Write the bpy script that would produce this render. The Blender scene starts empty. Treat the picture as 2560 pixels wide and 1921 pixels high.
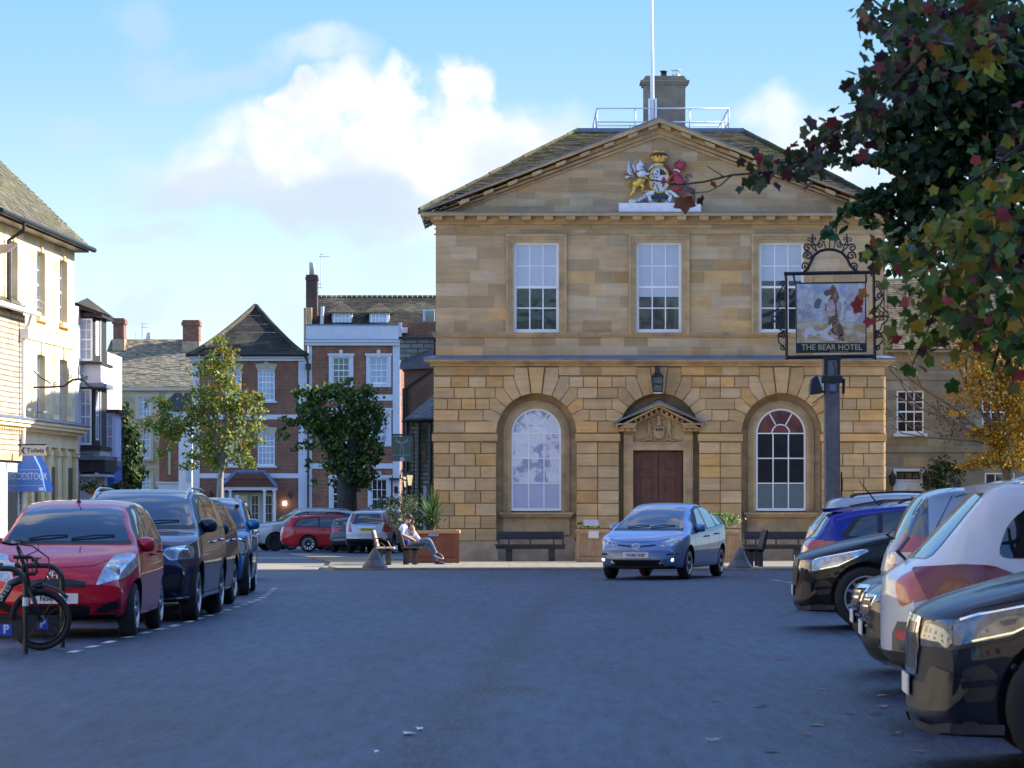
import bpy, bmesh, math, random
from mathutils import Vector, Matrix, noise as mnoise
from mathutils.bvhtree import BVHTree
R=math.radians
random.seed(7)
scene=bpy.context.scene
COL=scene.collection
# ---------------- camera ----------------
F=8500.0; CX=1280.0; HZ=1256.0          # focal length, centre and horizon of the photograph (in its own pixels)
camd=bpy.data.cameras.new("camera"); cam=bpy.data.objects.new("camera",camd); COL.objects.link(cam)
cam.location=(0,0,1.5); cam.rotation_euler=(R(90),0,0)
camd.sensor_width=36; camd.lens=36*F/2560
camd.shift_y=(HZ-960.5)/2560
camd.clip_start=0.5; camd.clip_end=4000
camd.dof.use_dof=True; camd.dof.focus_distance=88; camd.dof.aperture_fstop=12
scene.camera=cam
# ---------------- light ----------------
SUN_EL=27.0; SUN_AZ=14.0      # azimuth measured from +X towards +Y
sd=Vector((math.cos(R(SUN_EL))*math.cos(R(SUN_AZ)), math.cos(R(SUN_EL))*math.sin(R(SUN_AZ)), math.sin(R(SUN_EL))))
sl=bpy.data.lights.new("sun",'SUN'); so=bpy.data.objects.new("sun",sl); COL.objects.link(so)
sl.energy=5.0; sl.angle=R(0.53); sl.color=(1.0,0.93,0.80)
so.rotation_euler=sd.to_track_quat('Z','Y').to_euler()
scene.view_settings.view_transform='Standard'; scene.view_settings.look='None'
scene.view_settings.exposure=1.25; scene.view_settings.gamma=1
scene.render.film_transparent=False
try:
    scene.cycles.max_bounces=6; scene.cycles.transparent_max_bounces=6; scene.cycles.use_denoising=True
    scene.cycles.caustics_reflective=False; scene.cycles.caustics_refractive=False
except Exception: pass
world=bpy.data.worlds.new("World"); scene.world=world; world.use_nodes=True
wt=world.node_tree
def NN(nt,typ,ins=None,**kw):
    n=nt.nodes.new(typ)
    for k,v in kw.items(): setattr(n,k,v)
    if ins:
        for k,v in ins.items():
            s=n.inputs[k]
            if isinstance(v,bpy.types.NodeSocket): nt.links.new(v,s)
            else: s.default_value=v
    return n
def MA(nt,op,a,b=None,c=None,clamp=False):
    ins={0:a}
    if b is not None: ins[1]=b
    if c is not None: ins[2]=c
    return NN(nt,'ShaderNodeMath',ins,operation=op,use_clamp=clamp).outputs[0]
def MIXC(nt,f,a,b,bt='MIX'):
    n=NN(nt,'ShaderNodeMix',None,data_type='RGBA',blend_type=bt)
    for s,v in ((n.inputs[0],f),(n.inputs[6],a),(n.inputs[7],b)):
        if isinstance(v,bpy.types.NodeSocket): nt.links.new(v,s)
        else: s.default_value=v if not isinstance(v,tuple) or len(v)==4 else (*v,1)
    return n.outputs[2]
def SS(nt,x,a,b):
    n=NN(nt,'ShaderNodeMapRange',{0:x,1:a,2:b,3:0.0,4:1.0},interpolation_type='SMOOTHSTEP'); return n.outputs[0]
for n in list(wt.nodes): wt.nodes.remove(n)
SKY_STR=0.15
sky=NN(wt,'ShaderNodeTexSky',None,sky_type='NISHITA'); sky.sun_disc=False; sky.sun_elevation=R(SUN_EL); sky.sun_rotation=R(90-SUN_AZ)
sky.altitude=100; sky.air_density=1.0; sky.dust_density=0.35; sky.ozone_density=2.6
tc=NN(wt,'ShaderNodeTexCoord'); sx=NN(wt,'ShaderNodeSeparateXYZ',{0:tc.outputs['Generated']})
dy=MA(wt,'MAXIMUM',sx.outputs[1],0.02)
# direction on the sky ahead, in thousands of photograph pixels
u=MA(wt,'ADD',MA(wt,'MULTIPLY',MA(wt,'DIVIDE',sx.outputs[0],dy),F/1000),CX/1000)
v=MA(wt,'SUBTRACT',HZ/1000,MA(wt,'MULTIPLY',MA(wt,'DIVIDE',sx.outputs[2],dy),F/1000))
uv=NN(wt,'ShaderNodeCombineXYZ',{0:u,1:v,2:0.0}).outputs[0]
nz=NN(wt,'ShaderNodeTexNoise',{'Vector':uv,'Scale':3.2,'Detail':7.0,'Roughness':0.52})
nz2=NN(wt,'ShaderNodeTexNoise',{'Vector':uv,'Scale':9.0,'Detail':5.0,'Roughness':0.5})
wob=NN(wt,'ShaderNodeVectorMath',{0:nz.outputs['Color'],1:(0.5,0.5,0.5)},operation='SUBTRACT').outputs[0]
wob=NN(wt,'ShaderNodeVectorMath',{0:wob,'Scale':0.40},operation='SCALE').outputs[0]
uvd=NN(wt,'ShaderNodeVectorMath',{0:uv,1:wob},operation='ADD').outputs[0]
def blob(cx,cy,rx,ry,w,soft=1.0):
    d=NN(wt,'ShaderNodeVectorMath',{0:uvd,1:(cx,cy,0)},operation='SUBTRACT').outputs[0]
    d=NN(wt,'ShaderNodeVectorMath',{0:d,1:(1/rx,1/ry,0)},operation='MULTIPLY').outputs[0]
    l=NN(wt,'ShaderNodeVectorMath',{0:d},operation='LENGTH').outputs['Value']
    return MA(wt,'MULTIPLY',SS(wt,l,1.0+0.35*soft,1.0-0.55*soft),w)
def fold(l,op='MAXIMUM'):
    a=l[0]
    for b in l[1:]: a=MA(wt,op,a,b)
    return a
white=fold([blob(0.52,0.43,0.22,0.09,.75,1.3),blob(0.72,0.36,0.24,0.10,.9),blob(0.90,0.29,0.17,0.11,1.0,.8),blob(1.00,0.24,0.09,0.07,1,.7),blob(1.19,0.27,0.085,0.10,1.,.6),
  blob(1.28,0.35,0.20,0.11,.9),blob(0.73,0.26,0.06,0.04,1,.6),blob(1.05,0.36,0.32,0.13,.95,1.2),blob(1.10,0.30,0.16,0.08,.9),blob(1.15,0.47,0.20,0.10,.7,1.4),blob(0.79,0.16,0.14,0.05,.55,1.3),blob(1.36,0.28,0.10,0.06,.55,1.3),
  blob(1.95,0.33,0.10,0.08,.75,1.4),blob(2.05,0.42,0.12,0.08,.75,1.3),blob(2.25,0.50,0.20,0.14,.6,1.3),blob(1.46,0.42,0.16,0.08,.5,1.4)])
grey=fold([blob(0.55,0.49,0.30,0.07,.75),blob(0.85,0.49,0.28,0.08,.85),blob(0.50,0.19,0.18,0.05,.35),blob(0.36,0.60,0.13,0.035,.45),blob(0.98,0.62,0.10,0.08,.3),
  blob(0.36,0.80,0.13,0.06,.5),blob(0.74,0.78,0.14,0.07,.4),blob(0.36,0.07,0.10,0.09,.35),blob(0.20,0.32,0.08,0.05,.25)])
infront=SS(wt,sx.outputs[1],0.6,0.9)
lowr=SS(wt,sx.outputs[2],0.40,0.25)
infront=MA(wt,'MULTIPLY',infront,lowr)
# clouds over the rest of the sky
gn=NN(wt,'ShaderNodeTexNoise',{'Vector':NN(wt,'ShaderNodeMapping',{'Vector':tc.outputs['Generated'],'Scale':(1,1,2.6)}).outputs[0],'Scale':2.1,'Detail':7.0,'Roughness':0.55,'Distortion':0.3})
gcl=MA(wt,'MULTIPLY',SS(wt,gn.outputs[0],0.50,0.66),MA(wt,'SUBTRACT',1.0,infront))
gcl=MA(wt,'MULTIPLY',gcl,0.85)
base=MIXC(wt,1.0,sky.outputs[0],(0.70,0.96,1.32,1),'MULTIPLY')
lum=NN(wt,'ShaderNodeRGBToBW',{0:base}).outputs[0]
k=1/SKY_STR
k*=0.60; cw=(0.80*k,0.80*k,0.82*k,1); cg=(0.50*k,0.57*k,0.70*k,1)
hz=SS(wt,v,-0.05,0.95)      # paler towards the horizon ahead
skyc=MIXC(wt,MA(wt,'MULTIPLY',infront,1.0),base,MIXC(wt,hz,(0.25*k,0.49*k,0.74*k,1),(0.62*k,0.79*k,0.84*k,1)))
c=MIXC(wt,MA(wt,'MULTIPLY',MA(wt,'MULTIPLY',white,infront),SS(wt,nz2.outputs[0],0.10,0.48)),skyc,MIXC(wt,SS(wt,nz.outputs[0],.36,.60),(0.60*k,0.65*k,0.74*k,1),cw))
c=MIXC(wt,MA(wt,'MULTIPLY',grey,infront),c,cg)
c=MIXC(wt,gcl,c,cw)
bg=NN(wt,'ShaderNodeBackground',{0:c,1:SKY_STR}); out=NN(wt,'ShaderNodeOutputWorld',{0:bg.outputs[0]})
# ---------------- helpers ----------------
def W(sx,sy,Y): return Vector(((sx-CX)*Y/F, Y, 1.5+(HZ-sy)*Y/F))
def gz(Y): return 0.0 if Y<70 else -min(Y-70,190)*0.0075
def sm(a,b,x):
    t=max(0,min(1,(x-a)/(b-a))); return t*t*(3-2*t)
class MB:
    def __init__(s,M=None): s.v=[];s.f=[];s.m=[];s.t=[];s.mi=0;s.tc=(1,1,1);s.M=M
    def add(s,vs,fs):
        o=len(s.v)
        if s.M is not None: vs=[s.M@Vector(p) for p in vs]
        s.v.extend([tuple(p) for p in vs])
        for f in fs: s.f.append([i+o for i in f]); s.m.append(s.mi); s.t.append(s.tc)
        return s
    def box(s,x0,x1,y0,y1,z0,z1):
        if x0>x1:x0,x1=x1,x0
        if y0>y1:y0,y1=y1,y0
        if z0>z1:z0,z1=z1,z0
        return s.add([(x,y,z) for z in(z0,z1) for y in(y0,y1) for x in(x0,x1)],[(0,2,3,1),(4,5,7,6),(0,1,5,4),(2,6,7,3),(0,4,6,2),(1,3,7,5)])
    def prism(s,pts,y0,y1,c=0,back=True):       # polygon in xz, front at y0; c = chamfer of front edge
        n=len(pts); cx=sum(p[0] for p in pts)/n; cz=sum(p[1] for p in pts)/n
        a=sum(pts[i][0]*pts[(i+1)%n][1]-pts[(i+1)%n][0]*pts[i][1] for i in range(n))
        if a<0: pts=pts[::-1]
        if c>0:
            ins=[]
            for i in range(n):
                p0,p1,p2=Vector(pts[i-1]),Vector(pts[i]),Vector(pts[(i+1)%n])
                e1=(p1-p0);e2=(p2-p1)
                if e1.length<1e-6 or e2.length<1e-6: ins.append(tuple(p1)); continue
                e1.normalize();e2.normalize()
                n1=Vector((-e1.y,e1.x));n2=Vector((-e2.y,e2.x)); b=n1+n2
                k=min(c/max(0.3,(1+n1.dot(n2))),3*c); q=p1+b*k; ins.append(tuple(q))
            vs=[(x,y0,z) for x,z in ins]+[(x,y0+c,z) for x,z in pts]+[(x,y1,z) for x,z in pts]
            fs=[tuple(range(n))]
            for k in(0,n):
                for i in range(n): j=(i+1)%n; fs.append((k+i,k+n+i,k+n+j,k+j))
            if back: fs.append(tuple(range(3*n-1,2*n-1,-1)))
            return s.add(vs,fs)
        vs=[(x,y0,z) for x,z in pts]+[(x,y1,z) for x,z in pts]
        fs=[tuple(range(n))]+[(i,n+i,n+(i+1)%n,(i+1)%n) for i in range(n)]
        if back: fs.append(tuple(range(2*n-1,n-1,-1)))
        return s.add(vs,fs)
    def quad(s,a,b,c,d): return s.add([a,b,c,d],[(0,1,2,3)])
    def tri(s,a,b,c): return s.add([a,b,c],[(0,1,2)])
    def tube(s,path,r,n=6,closed=False,r2=None):
        P=[Vector(p) for p in path]; m=len(P); vs=[]; up=Vector((0.13,0.21,1)).normalized()
        for i,p in enumerate(P):
            if closed: t=P[(i+1)%m]-P[i-1]
            else: t=P[min(i+1,m-1)]-P[max(i-1,0)]
            if t.length<1e-9: t=Vector((0,0,1))
            t.normalize(); a=t.cross(up)
            if a.length<1e-3: a=t.cross(Vector((1,0,0)))
            a.normalize(); b=t.cross(a).normalized()
            rr=r[i] if isinstance(r,(list,tuple)) else (r if r2 is None else r+(r2-r)*i/max(1,m-1))
            for j in range(n):
                th=2*math.pi*j/n; vs.append(p+a*math.cos(th)*rr+b*math.sin(th)*rr)
        fs=[]
        for i in range(m if closed else m-1):
            k=((i+1)%m)*n
            for j in range(n): fs.append((i*n+j,i*n+(j+1)%n,k+(j+1)%n,k+j))
        if not closed: fs.append(tuple(range(n-1,-1,-1))); fs.append(tuple(range((m-1)*n,m*n)))
        return s.add(vs,fs)
    def lathe(s,prof,c=(0,0,0),n=16,axis='z',cap=True):
        vs=[];m=len(prof)
        for r,h in prof:
            for j in range(n):
                th=2*math.pi*j/n; a=r*math.cos(th);b=r*math.sin(th)
                p=(a,b,h) if axis=='z' else ((a,h,b) if axis=='y' else (h,a,b))
                vs.append((p[0]+c[0],p[1]+c[1],p[2]+c[2]))
        fs=[]
        for i in range(m-1):
            for j in range(n): fs.append((i*n+j,i*n+(j+1)%n,(i+1)*n+(j+1)%n,(i+1)*n+j))
        if cap: fs.append(tuple(range(n-1,-1,-1))); fs.append(tuple(range((m-1)*n,m*n)))
        return s.add(vs,fs)
    def ball(s,c,r,n=12,m=8,sc=(1,1,1)):
        vs=[];fs=[]
        for i in range(m+1):
            ph=math.pi*i/m
            for j in range(n):
                th=2*math.pi*j/n; vs.append((c[0]+r*sc[0]*math.sin(ph)*math.cos(th),c[1]+r*sc[1]*math.sin(ph)*math.sin(th),c[2]+r*sc[2]*math.cos(ph)))
        for i in range(m):
            for j in range(n): fs.append((i*n+j,(i+1)*n+j,(i+1)*n+(j+1)%n,i*n+(j+1)%n))
        return s.add(vs,fs)
    def build(s,name,mats,parent=None,smooth=False,angle=None):
        off=Vector(parent.get('_o',(0,0,0))) if parent is not None else Vector((0,0,0))
        me=bpy.data.meshes.new(name)
        me.from_pydata([(p[0]-off[0],p[1]-off[1],p[2]-off[2]) for p in s.v],[],s.f)
        if not isinstance(mats,(list,tuple)): mats=[mats]
        for m in mats: me.materials.append(m)
        if len(mats)>1: me.polygons.foreach_set('material_index',s.m)
        if any(t!=(1,1,1) for t in s.t) or any(m.get('tint') for m in mats):
            at=me.color_attributes.new('tint','FLOAT_COLOR','CORNER'); buf=[]
            for p,t in zip(s.f,s.t): buf.extend([t[0],t[1],t[2],1.0]*len(p))
            at.data.foreach_set('color',buf)
        if smooth: 
            me.polygons.foreach_set('use_smooth',[True]*len(s.f))
            if angle:
                try: me.set_sharp_from_angle(angle=R(angle))
                except Exception: pass
        me.validate(); me.update()
        o=bpy.data.objects.new(name,me); COL.objects.link(o)
        if parent is not None: o.parent=parent; o['_o']=tuple(off)
        return o
def thing(name,label,cat,loc=(0,0,0),rz=0,group=None,local=False):
    o=bpy.data.objects.new(name,None); COL.objects.link(o); o.empty_display_size=0.3
    o.location=loc; o.rotation_euler=(0,0,rz); o['label']=label; o['category']=cat
    if group: o['group']=group
    o['_o']=(0,0,0) if local else tuple(loc)
    return o
def tag(o,label,cat,group=None):
    o['label']=label;o['category']=cat
    if group:o['group']=group
    return o
def struct(o): o['kind']='structure'; return o
def dup(root,loc,rz=None,label=None,group=None,scale=None):
    def cp(o,par):
        c=o.copy(); COL.objects.link(c)
        if par is not None: c.parent=par
        for ch in list(o.children): cp(ch,c)
        return c
    r=cp(root,None); r.location=loc
    if rz is not None: r.rotation_euler=(0,0,rz)
    if label: r['label']=label
    if group: r['group']=group
    if scale: r.scale=scale
    return r
# ---------------- materials ----------------
MT={}
def mat(name,col,rough=0.6,metal=0.0,var=0.0,vscale=4.0,bump=0.0,bscale=30.0,tint=False,coat=0.0,spec=0.5,emit=None,estr=0,streak=None,col2=None,c2scale=2.0,c2lo=.45,c2hi=.6,trans=0.0,vec='Object',alpha=None,voro=None):
    m=bpy.data.materials.new(name); m.use_nodes=True; nt=m.node_tree; b=nt.nodes['Principled BSDF']; MT[name]=m
    b.inputs['Roughness'].default_value=rough; b.inputs['Metallic'].default_value=metal
    b.inputs['Specular IOR Level'].default_value=spec
    if coat: b.inputs['Coat Weight'].default_value=coat; b.inputs['Coat Roughness'].default_value=0.03
    c=NN(nt,'ShaderNodeRGB'); c.outputs[0].default_value=(*col,1); cs=c.outputs[0]
    co=NN(nt,'ShaderNodeTexCoord').outputs[vec]
    if col2 is not None:
        n2=NN(nt,'ShaderNodeTexNoise',{'Vector':co,'Scale':c2scale,'Detail':6.0,'Roughness':0.6})
        cs=MIXC(nt,SS(nt,n2.outputs[0],c2lo,c2hi),cs,(*col2,1))
    if streak is not None:
        mp=NN(nt,'ShaderNodeMapping',{'Vector':co,'Scale':streak})
        n3=NN(nt,'ShaderNodeTexNoise',{'Vector':mp.outputs[0],'Scale':1.0,'Detail':5.0,'Roughness':0.65})
        cs=MIXC(nt,1.0,cs,MIXC(nt,SS(nt,n3.outputs[0],0.3,0.72),(0.88,0.87,0.86,1),(1.11,1.10,1.08,1)),'MULTIPLY')
    if var:
        n1=NN(nt,'ShaderNodeTexNoise',{'Vector':co,'Scale':vscale,'Detail':6.0,'Roughness':0.65})
        cs=MIXC(nt,1.0,cs,MIXC(nt,SS(nt,n1.outputs[0],0.3,0.7),(1-var,1-var,1-var,1),(1+var,1+var,1+var,1)),'MULTIPLY')
    if tint:
        m['tint']=1; a=NN(nt,'ShaderNodeAttribute',None,attribute_name='tint')
        cs=MIXC(nt,1.0,cs,a.outputs['Color'],'MULTIPLY')
    nt.links.new(cs,b.inputs['Base Color'])
    if bump:
        nb=NN(nt,'ShaderNodeTexNoise',{'Vector':co,'Scale':bscale,'Detail':5.0,'Roughness':0.6})
        bn=NN(nt,'ShaderNodeBump',{'Height':nb.outputs[0],'Strength':bump,'Distance':0.02}); nt.links.new(bn.outputs[0],b.inputs['Normal'])
    if emit: b.inputs['Emission Color'].default_value=(*emit,1); b.inputs['Emission Strength'].default_value=estr
    if trans:
        o=nt.nodes['Material Output']; t=NN(nt,'ShaderNodeBsdfTranslucent'); nt.links.new(cs,t.inputs[0])
        mx=NN(nt,'ShaderNodeMixShader',{0:trans,1:b.outputs[0],2:t.outputs[0]}); nt.links.new(mx.outputs[0],o.inputs[0])
    return m
def brickmat(name,c1,c2,mortar,bw,bh,ms=0.012,axis='xz',rot=0,dirt=0.18,offset=0.5,bump=0.4,mixn=None):
    m=bpy.data.materials.new(name); m.use_nodes=True; nt=m.node_tree; b=nt.nodes['Principled BSDF']; MT[name]=m
    b.inputs['Roughness'].default_value=0.85; b.inputs['Specular IOR Level'].default_value=0.25
    co=NN(nt,'ShaderNodeTexCoord').outputs['Object']; s=NN(nt,'ShaderNodeSeparateXYZ',{0:co})
    a={'x':0,'y':1,'z':2}
    cv=NN(nt,'ShaderNodeCombineXYZ',{0:s.outputs[a[axis[0]]],1:s.outputs[a[axis[1]]],2:0.0})
    w=NN(nt,'ShaderNodeTexNoise',{'Vector':cv.outputs[0],'Scale':1.3,'Detail':3.0}); 
    wv=NN(nt,'ShaderNodeVectorMath',{0:w.outputs['Color'],'Scale':bh*0.35},operation='SCALE').outputs[0]
    cv2=NN(nt,'ShaderNodeVectorMath',{0:cv.outputs[0],1:wv},operation='ADD').outputs[0]
    br=NN(nt,'ShaderNodeTexBrick',{'Vector':cv2,'Color1':(*c1,1),'Color2':(*c2,1),'Mortar':(*mortar,1),'Scale':1.0,'Mortar Size':ms,'Mortar Smooth':0.3,'Bias':0.0,'Brick Width':bw,'Row Height':bh})
    br.offset=offset
    n=NN(nt,'ShaderNodeTexNoise',{'Vector':co,'Scale':1.1,'Detail':7.0,'Roughness':0.65})
    cs=MIXC(nt,1.0,br.outputs[0],MIXC(nt,SS(nt,n.outputs[0],0.3,0.7),(1-dirt,1-dirt,1-dirt,1),(1+dirt,1+dirt,1+dirt,1)),'MULTIPLY')
    if mixn:
        n2=NN(nt,'ShaderNodeTexNoise',{'Vector':co,'Scale':mixn[1],'Detail':8.0,'Roughness':0.7})
        cs=MIXC(nt,SS(nt,n2.outputs[0],mixn[2],mixn[3]),cs,(*mixn[0],1))
    nt.links.new(cs,b.inputs['Base Color'])
    h=MA(nt,'SUBTRACT',1.0,br.outputs[1]); 
    nf=NN(nt,'ShaderNodeTexNoise',{'Vector':co,'Scale':14.0,'Detail':4.0}); h=MA(nt,'ADD',h,MA(nt,'MULTIPLY',nf.outputs[0],0.8))
    bn=NN(nt,'ShaderNodeBump',{'Height':h,'Strength':bump,'Distance':0.02}); nt.links.new(bn.outputs[0],b.inputs['Normal'])
    return m
STONE=mat('ashlar',(0.53,0.350,0.175),0.9,var=0.10,vscale=2,bump=0.25,bscale=25,tint=True,streak=(0.5,0.5,7.0),spec=0.2)
STONEU=mat('ashlar_upper',(0.46,0.328,0.188),0.9,var=0.08,vscale=2,bump=0.25,bscale=25,tint=True,streak=(0.5,0.5,7.0),spec=0.2,col2=(0.36,0.27,0.175),c2scale=.7,c2lo=.58,c2hi=.85)
STONET=mat('stone_trim',(0.47,0.333,0.182),0.9,col2=(0.30,0.235,0.165),c2scale=1.3,c2lo=.52,c2hi=.72,var=0.16,vscale=2.2,bump=0.2,bscale=20,streak=(0.8,0.8,3.0),spec=0.2,tint=False)
STONEG=mat('stone_rough',(0.40,0.295,0.19),0.95,var=0.25,vscale=1.6,bump=0.6,bscale=10,spec=0.2)
LEAD=mat('lead',(0.12,0.15,0.22),0.45,var=0.2,vscale=3,spec=0.5)
WHITE=mat('white_paint',(0.80,0.80,0.80),0.45,var=0.05,vscale=2)
WHITEO=mat('white_render',(0.66,0.66,0.68),0.8,var=0.07,vscale=1.5)
CREAM=mat('cream_paint',(0.62,0.55,0.42),0.6,var=0.05)
BLACK=mat('black_paint',(0.012,0.012,0.014),0.45,var=0.2)
IRON=mat('wrought_iron',(0.015,0.015,0.018),0.5)
DARK=mat('dark_void',(0.006,0.006,0.008),0.8)
DGLASS=mat('window_glass',(0.02,0.025,0.035),0.03,spec=0.9,coat=0.6)
def bumpglass(name,col,rough,sc,st,col2=None,**k):
    m=mat(name,col,rough,col2=col2,**k); nt=m.node_tree;b=nt.nodes['Principled BSDF']
    co=NN(nt,'ShaderNodeTexCoord').outputs['Object']
    nb=NN(nt,'ShaderNodeTexNoise',{'Vector':co,'Scale':sc,'Detail':2.0,'Distortion':0.6})
    bn=NN(nt,'ShaderNodeBump',{'Height':nb.outputs[0],'Strength':st,'Distance':0.05}); nt.links.new(bn.outputs[0],b.inputs['Normal'])
    nt.links.new(bn.outputs[0],b.inputs['Coat Normal'])
    return m
OLDGLASS=bumpglass('old_window_glass',(0.012,0.015,0.02),0.04,0.9,0.12,spec=0.6,coat=0.25)
FILM=bumpglass('silver_film',(0.66,0.68,0.74),0.25,1.6,0.5,col2=(0.30,0.33,0.49),c2scale=2.2,c2lo=.47,c2hi=.56,metal=0.0,coat=.5)
BLIND=mat('white_blind',(0.44,0.50,0.58),0.4,coat=0.35,var=0.04)
BLIND2=mat('lilac_blind',(0.42,0.45,0.60),0.5,coat=0.2,var=0.04)
BLINDG=mat('green_grey_blind',(0.10,0.14,0.16),0.5,coat=0.3,var=0.1)
CURT=mat('net_curtain',(0.34,0.38,0.45),0.5,coat=0.4,streak=(9,9,0.5),var=0.1)
DOORW=mat('mahogany',(0.115,0.040,0.020),0.5,var=0.25,vscale=3,streak=(16,16,1.0))
BRASS=mat('brass',(0.6,0.42,0.15),0.3,metal=1)
GOLD=mat('gold_leaf',(0.72,0.46,0.08),0.38,metal=0.45,var=0.2,vscale=12)
# ---------------- ground ----------------
def sheet(name,x0,x1,ys,dz,m,nx=2):
    mb=MB(); 
    for a,b in zip(ys[:-1],ys[1:]):
        for i in range(nx):
            xa=x0+(x1-x0)*i/nx; xb=x0+(x1-x0)*(i+1)/nx
            mb.quad((xa,a,gz(a)+dz),(xb,a,gz(a)+dz),(xb,b,gz(b)+dz),(xa,b,gz(b)+dz))
    return mb.build(name,m)
asph=mat('asphalt',(0.062,0.070,0.088),0.62,var=0.0,spec=0.28)
nt=asph.node_tree; b=nt.nodes['Principled BSDF']; co=NN(nt,'ShaderNodeTexCoord').outputs['Object']
n1=NN(nt,'ShaderNodeTexNoise',{'Vector':NN(nt,'ShaderNodeMapping',{'Vector':co,'Scale':(1.0,0.085,1)}).outputs[0],'Scale':30.0,'Detail':4.0,'Roughness':0.8})
n2=NN(nt,'ShaderNodeTexNoise',{'Vector':NN(nt,'ShaderNodeMapping',{'Vector':co,'Scale':(1.0,0.14,1)}).outputs[0],'Scale':0.45,'Detail':5.0,'Roughness':0.6})
n3=NN(nt,'ShaderNodeTexVoronoi',{'Vector':co,'Scale':26.0})
n4=NN(nt,'ShaderNodeTexNoise',{'Vector':co,'Scale':5.0,'Detail':6.0,'Roughness':0.8})
n5=NN(nt,'ShaderNodeTexNoise',{'Vector':NN(nt,'ShaderNodeMapping',{'Vector':co,'Scale':(1.0,0.09,1)}).outputs[0],'Scale':9.0,'Detail':3.0,'Roughness':0.6})
mm_=MA(nt,'ADD',MA(nt,'MULTIPLY',n1.outputs[0],0.56),MA(nt,'ADD',MA(nt,'MULTIPLY',n4.outputs[0],0.16),MA(nt,'MULTIPLY',n5.outputs[0],0.28)))
cs=MIXC(nt,SS(nt,mm_,0.42,0.57),(0.008,0.013,0.027,1),(0.046,0.070,0.117,1))
cs=MIXC(nt,1.0,cs,MIXC(nt,SS(nt,n2.outputs[0],0.30,0.62),(0.55,0.54,0.55,1),(1.15,1.15,1.15,1)),'MULTIPLY')
cs=MIXC(nt,MA(nt,'MULTIPLY',SS(nt,n3.outputs['Distance'],0.22,0.08),0.4),cs,(0.10,0.11,0.13,1))
# dark worn band and an oil stain (real marks on the road)
sp=NN(nt,'ShaderNodeSeparateXYZ',{0:co})
wn=NN(nt,'ShaderNodeTexNoise',{'Vector':co,'Scale':0.5,'Detail':4.0}).outputs[0]
bx=MA(nt,'SUBTRACT',MA(nt,'ADD',sp.outputs[0],MA(nt,'MULTIPLY',wn,0.8)),MA(nt,'ADD',-0.85,MA(nt,'MULTIPLY',sp.outputs[1],0.035)))
band=MA(nt,'MULTIPLY',SS(nt,MA(nt,'ABSOLUTE',bx),0.42,0.0),MA(nt,'MULTIPLY',SS(nt,sp.outputs[1],62.0,48.0),0.75))
cs=MIXC(nt,band,cs,(0.014,0.014,0.018,1))
st=NN(nt,'ShaderNodeVectorMath',{0:co,1:(-0.05,27.2,0)},operation='SUBTRACT').outputs[0]
st=NN(nt,'ShaderNodeVectorMath',{0:st,1:(1/0.38,1/0.9,0)},operation='MULTIPLY').outputs[0]
st=MA(nt,'ADD',NN(nt,'ShaderNodeVectorMath',{0:st},operation='LENGTH').outputs['Value'],MA(nt,'MULTIPLY',wn,1.2))
cs=MIXC(nt,MA(nt,'MULTIPLY',SS(nt,st,1.7,1.1),0.8),cs,(0.016,0.015,0.015,1))
nt.links.new(cs,b.inputs['Base Color'])
nt.links.new(MA(nt,'ADD',0.28,MA(nt,'MULTIPLY',n1.outputs[0],0.55)),b.inputs['Roughness'])
hb=MA(nt,'ADD',n1.outputs[0],MA(nt,'MULTIPLY',n3.outputs['Distance'],0.7))
bn=NN(nt,'ShaderNodeBump',{'Height':hb,'Strength':0.8,'Distance':0.012}); nt.links.new(bn.outputs[0],b.inputs['Normal'])
ys=[-60,0,30,70,100,140,180,260,400,900,2000]
EARTH=mat('earth',(0.09,0.08,0.06),0.95,var=0.3,vscale=0.4)
struct(sheet('ground',-900,900,ys,-0.05,EARTH))
struct(sheet('road',-14,16,[-60,0,20,40,60,70,80,90,100,120,140,160,184.5],0.0,asph))
PAVE=brickmat('paving',(0.30,0.26,0.19),(0.24,0.21,0.16),(0.13,0.115,0.09),0.75,0.5,0.015,'xy',bump=0.25,dirt=0.15)
KERB=mat('kerb_stone',(0.20,0.18,0.15),0.85,var=0.2,vscale=5)
def pvz(Y): return gz(Y)+0.045
def flatpoly(name,pts,zf,m,thick=0.06,chop=None):
    mb=MB(); n=len(pts); top=[(x,y,zf(y)) for x,y in pts]; bot=[(x,y,zf(y)-thick) for x,y in pts]
    mb.add(top+bot,[tuple(range(n))]+[(i,n+i,n+(i+1)%n,(i+1)%n) for i in range(n)]); return mb.build(name,m)
pp=[(-3.95,77.9),(12.2,77.4),(16,77.0),(16,96.3),(-3.2,96.3),(-5.5,110),(-7.6,124),(-8.1,124),(-6.0,104),(-4.9,92),(-4.5,83)]
struct(flatpoly('pavement',[p for p in pp],pvz,PAVE))
kb=MB()
kp=[(-4.5,83),(-4.36,80.4),(-4.2,78.5),(-3.95,77.9),(12.2,77.4),(16,77.0)]
for (xa,ya),(xb,yb) in zip(kp[:-1],kp[1:]):
    L=math.hypot(xb-xa,yb-ya); k=max(1,int(L/0.9))
    for i in range(k):
        t0,t1=i/k,(i+0.985)/k; d=Vector((xb-xa,yb-ya)).normalized(); nn=Vector((d.y,-d.x))
        a=Vector((xa,ya))+Vector((xb-xa,yb-ya))*t0; c2=Vector((xa,ya))+Vector((xb-xa,yb-ya))*t1
        q=[a+nn*0.13,c2+nn*0.13,c2-nn*0.01,a-nn*0.01]
        mb=kb; z=pvz(ya)+0.004
        mb.add([(p.x,p.y,pvz(p.y)+0.005) for p in q]+[(p.x,p.y,gz(p.y)-0.03) for p in q],[(0,1,2,3),(0,4,5,1),(1,5,6,2),(2,6,7,3),(3,7,4,0)])
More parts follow.
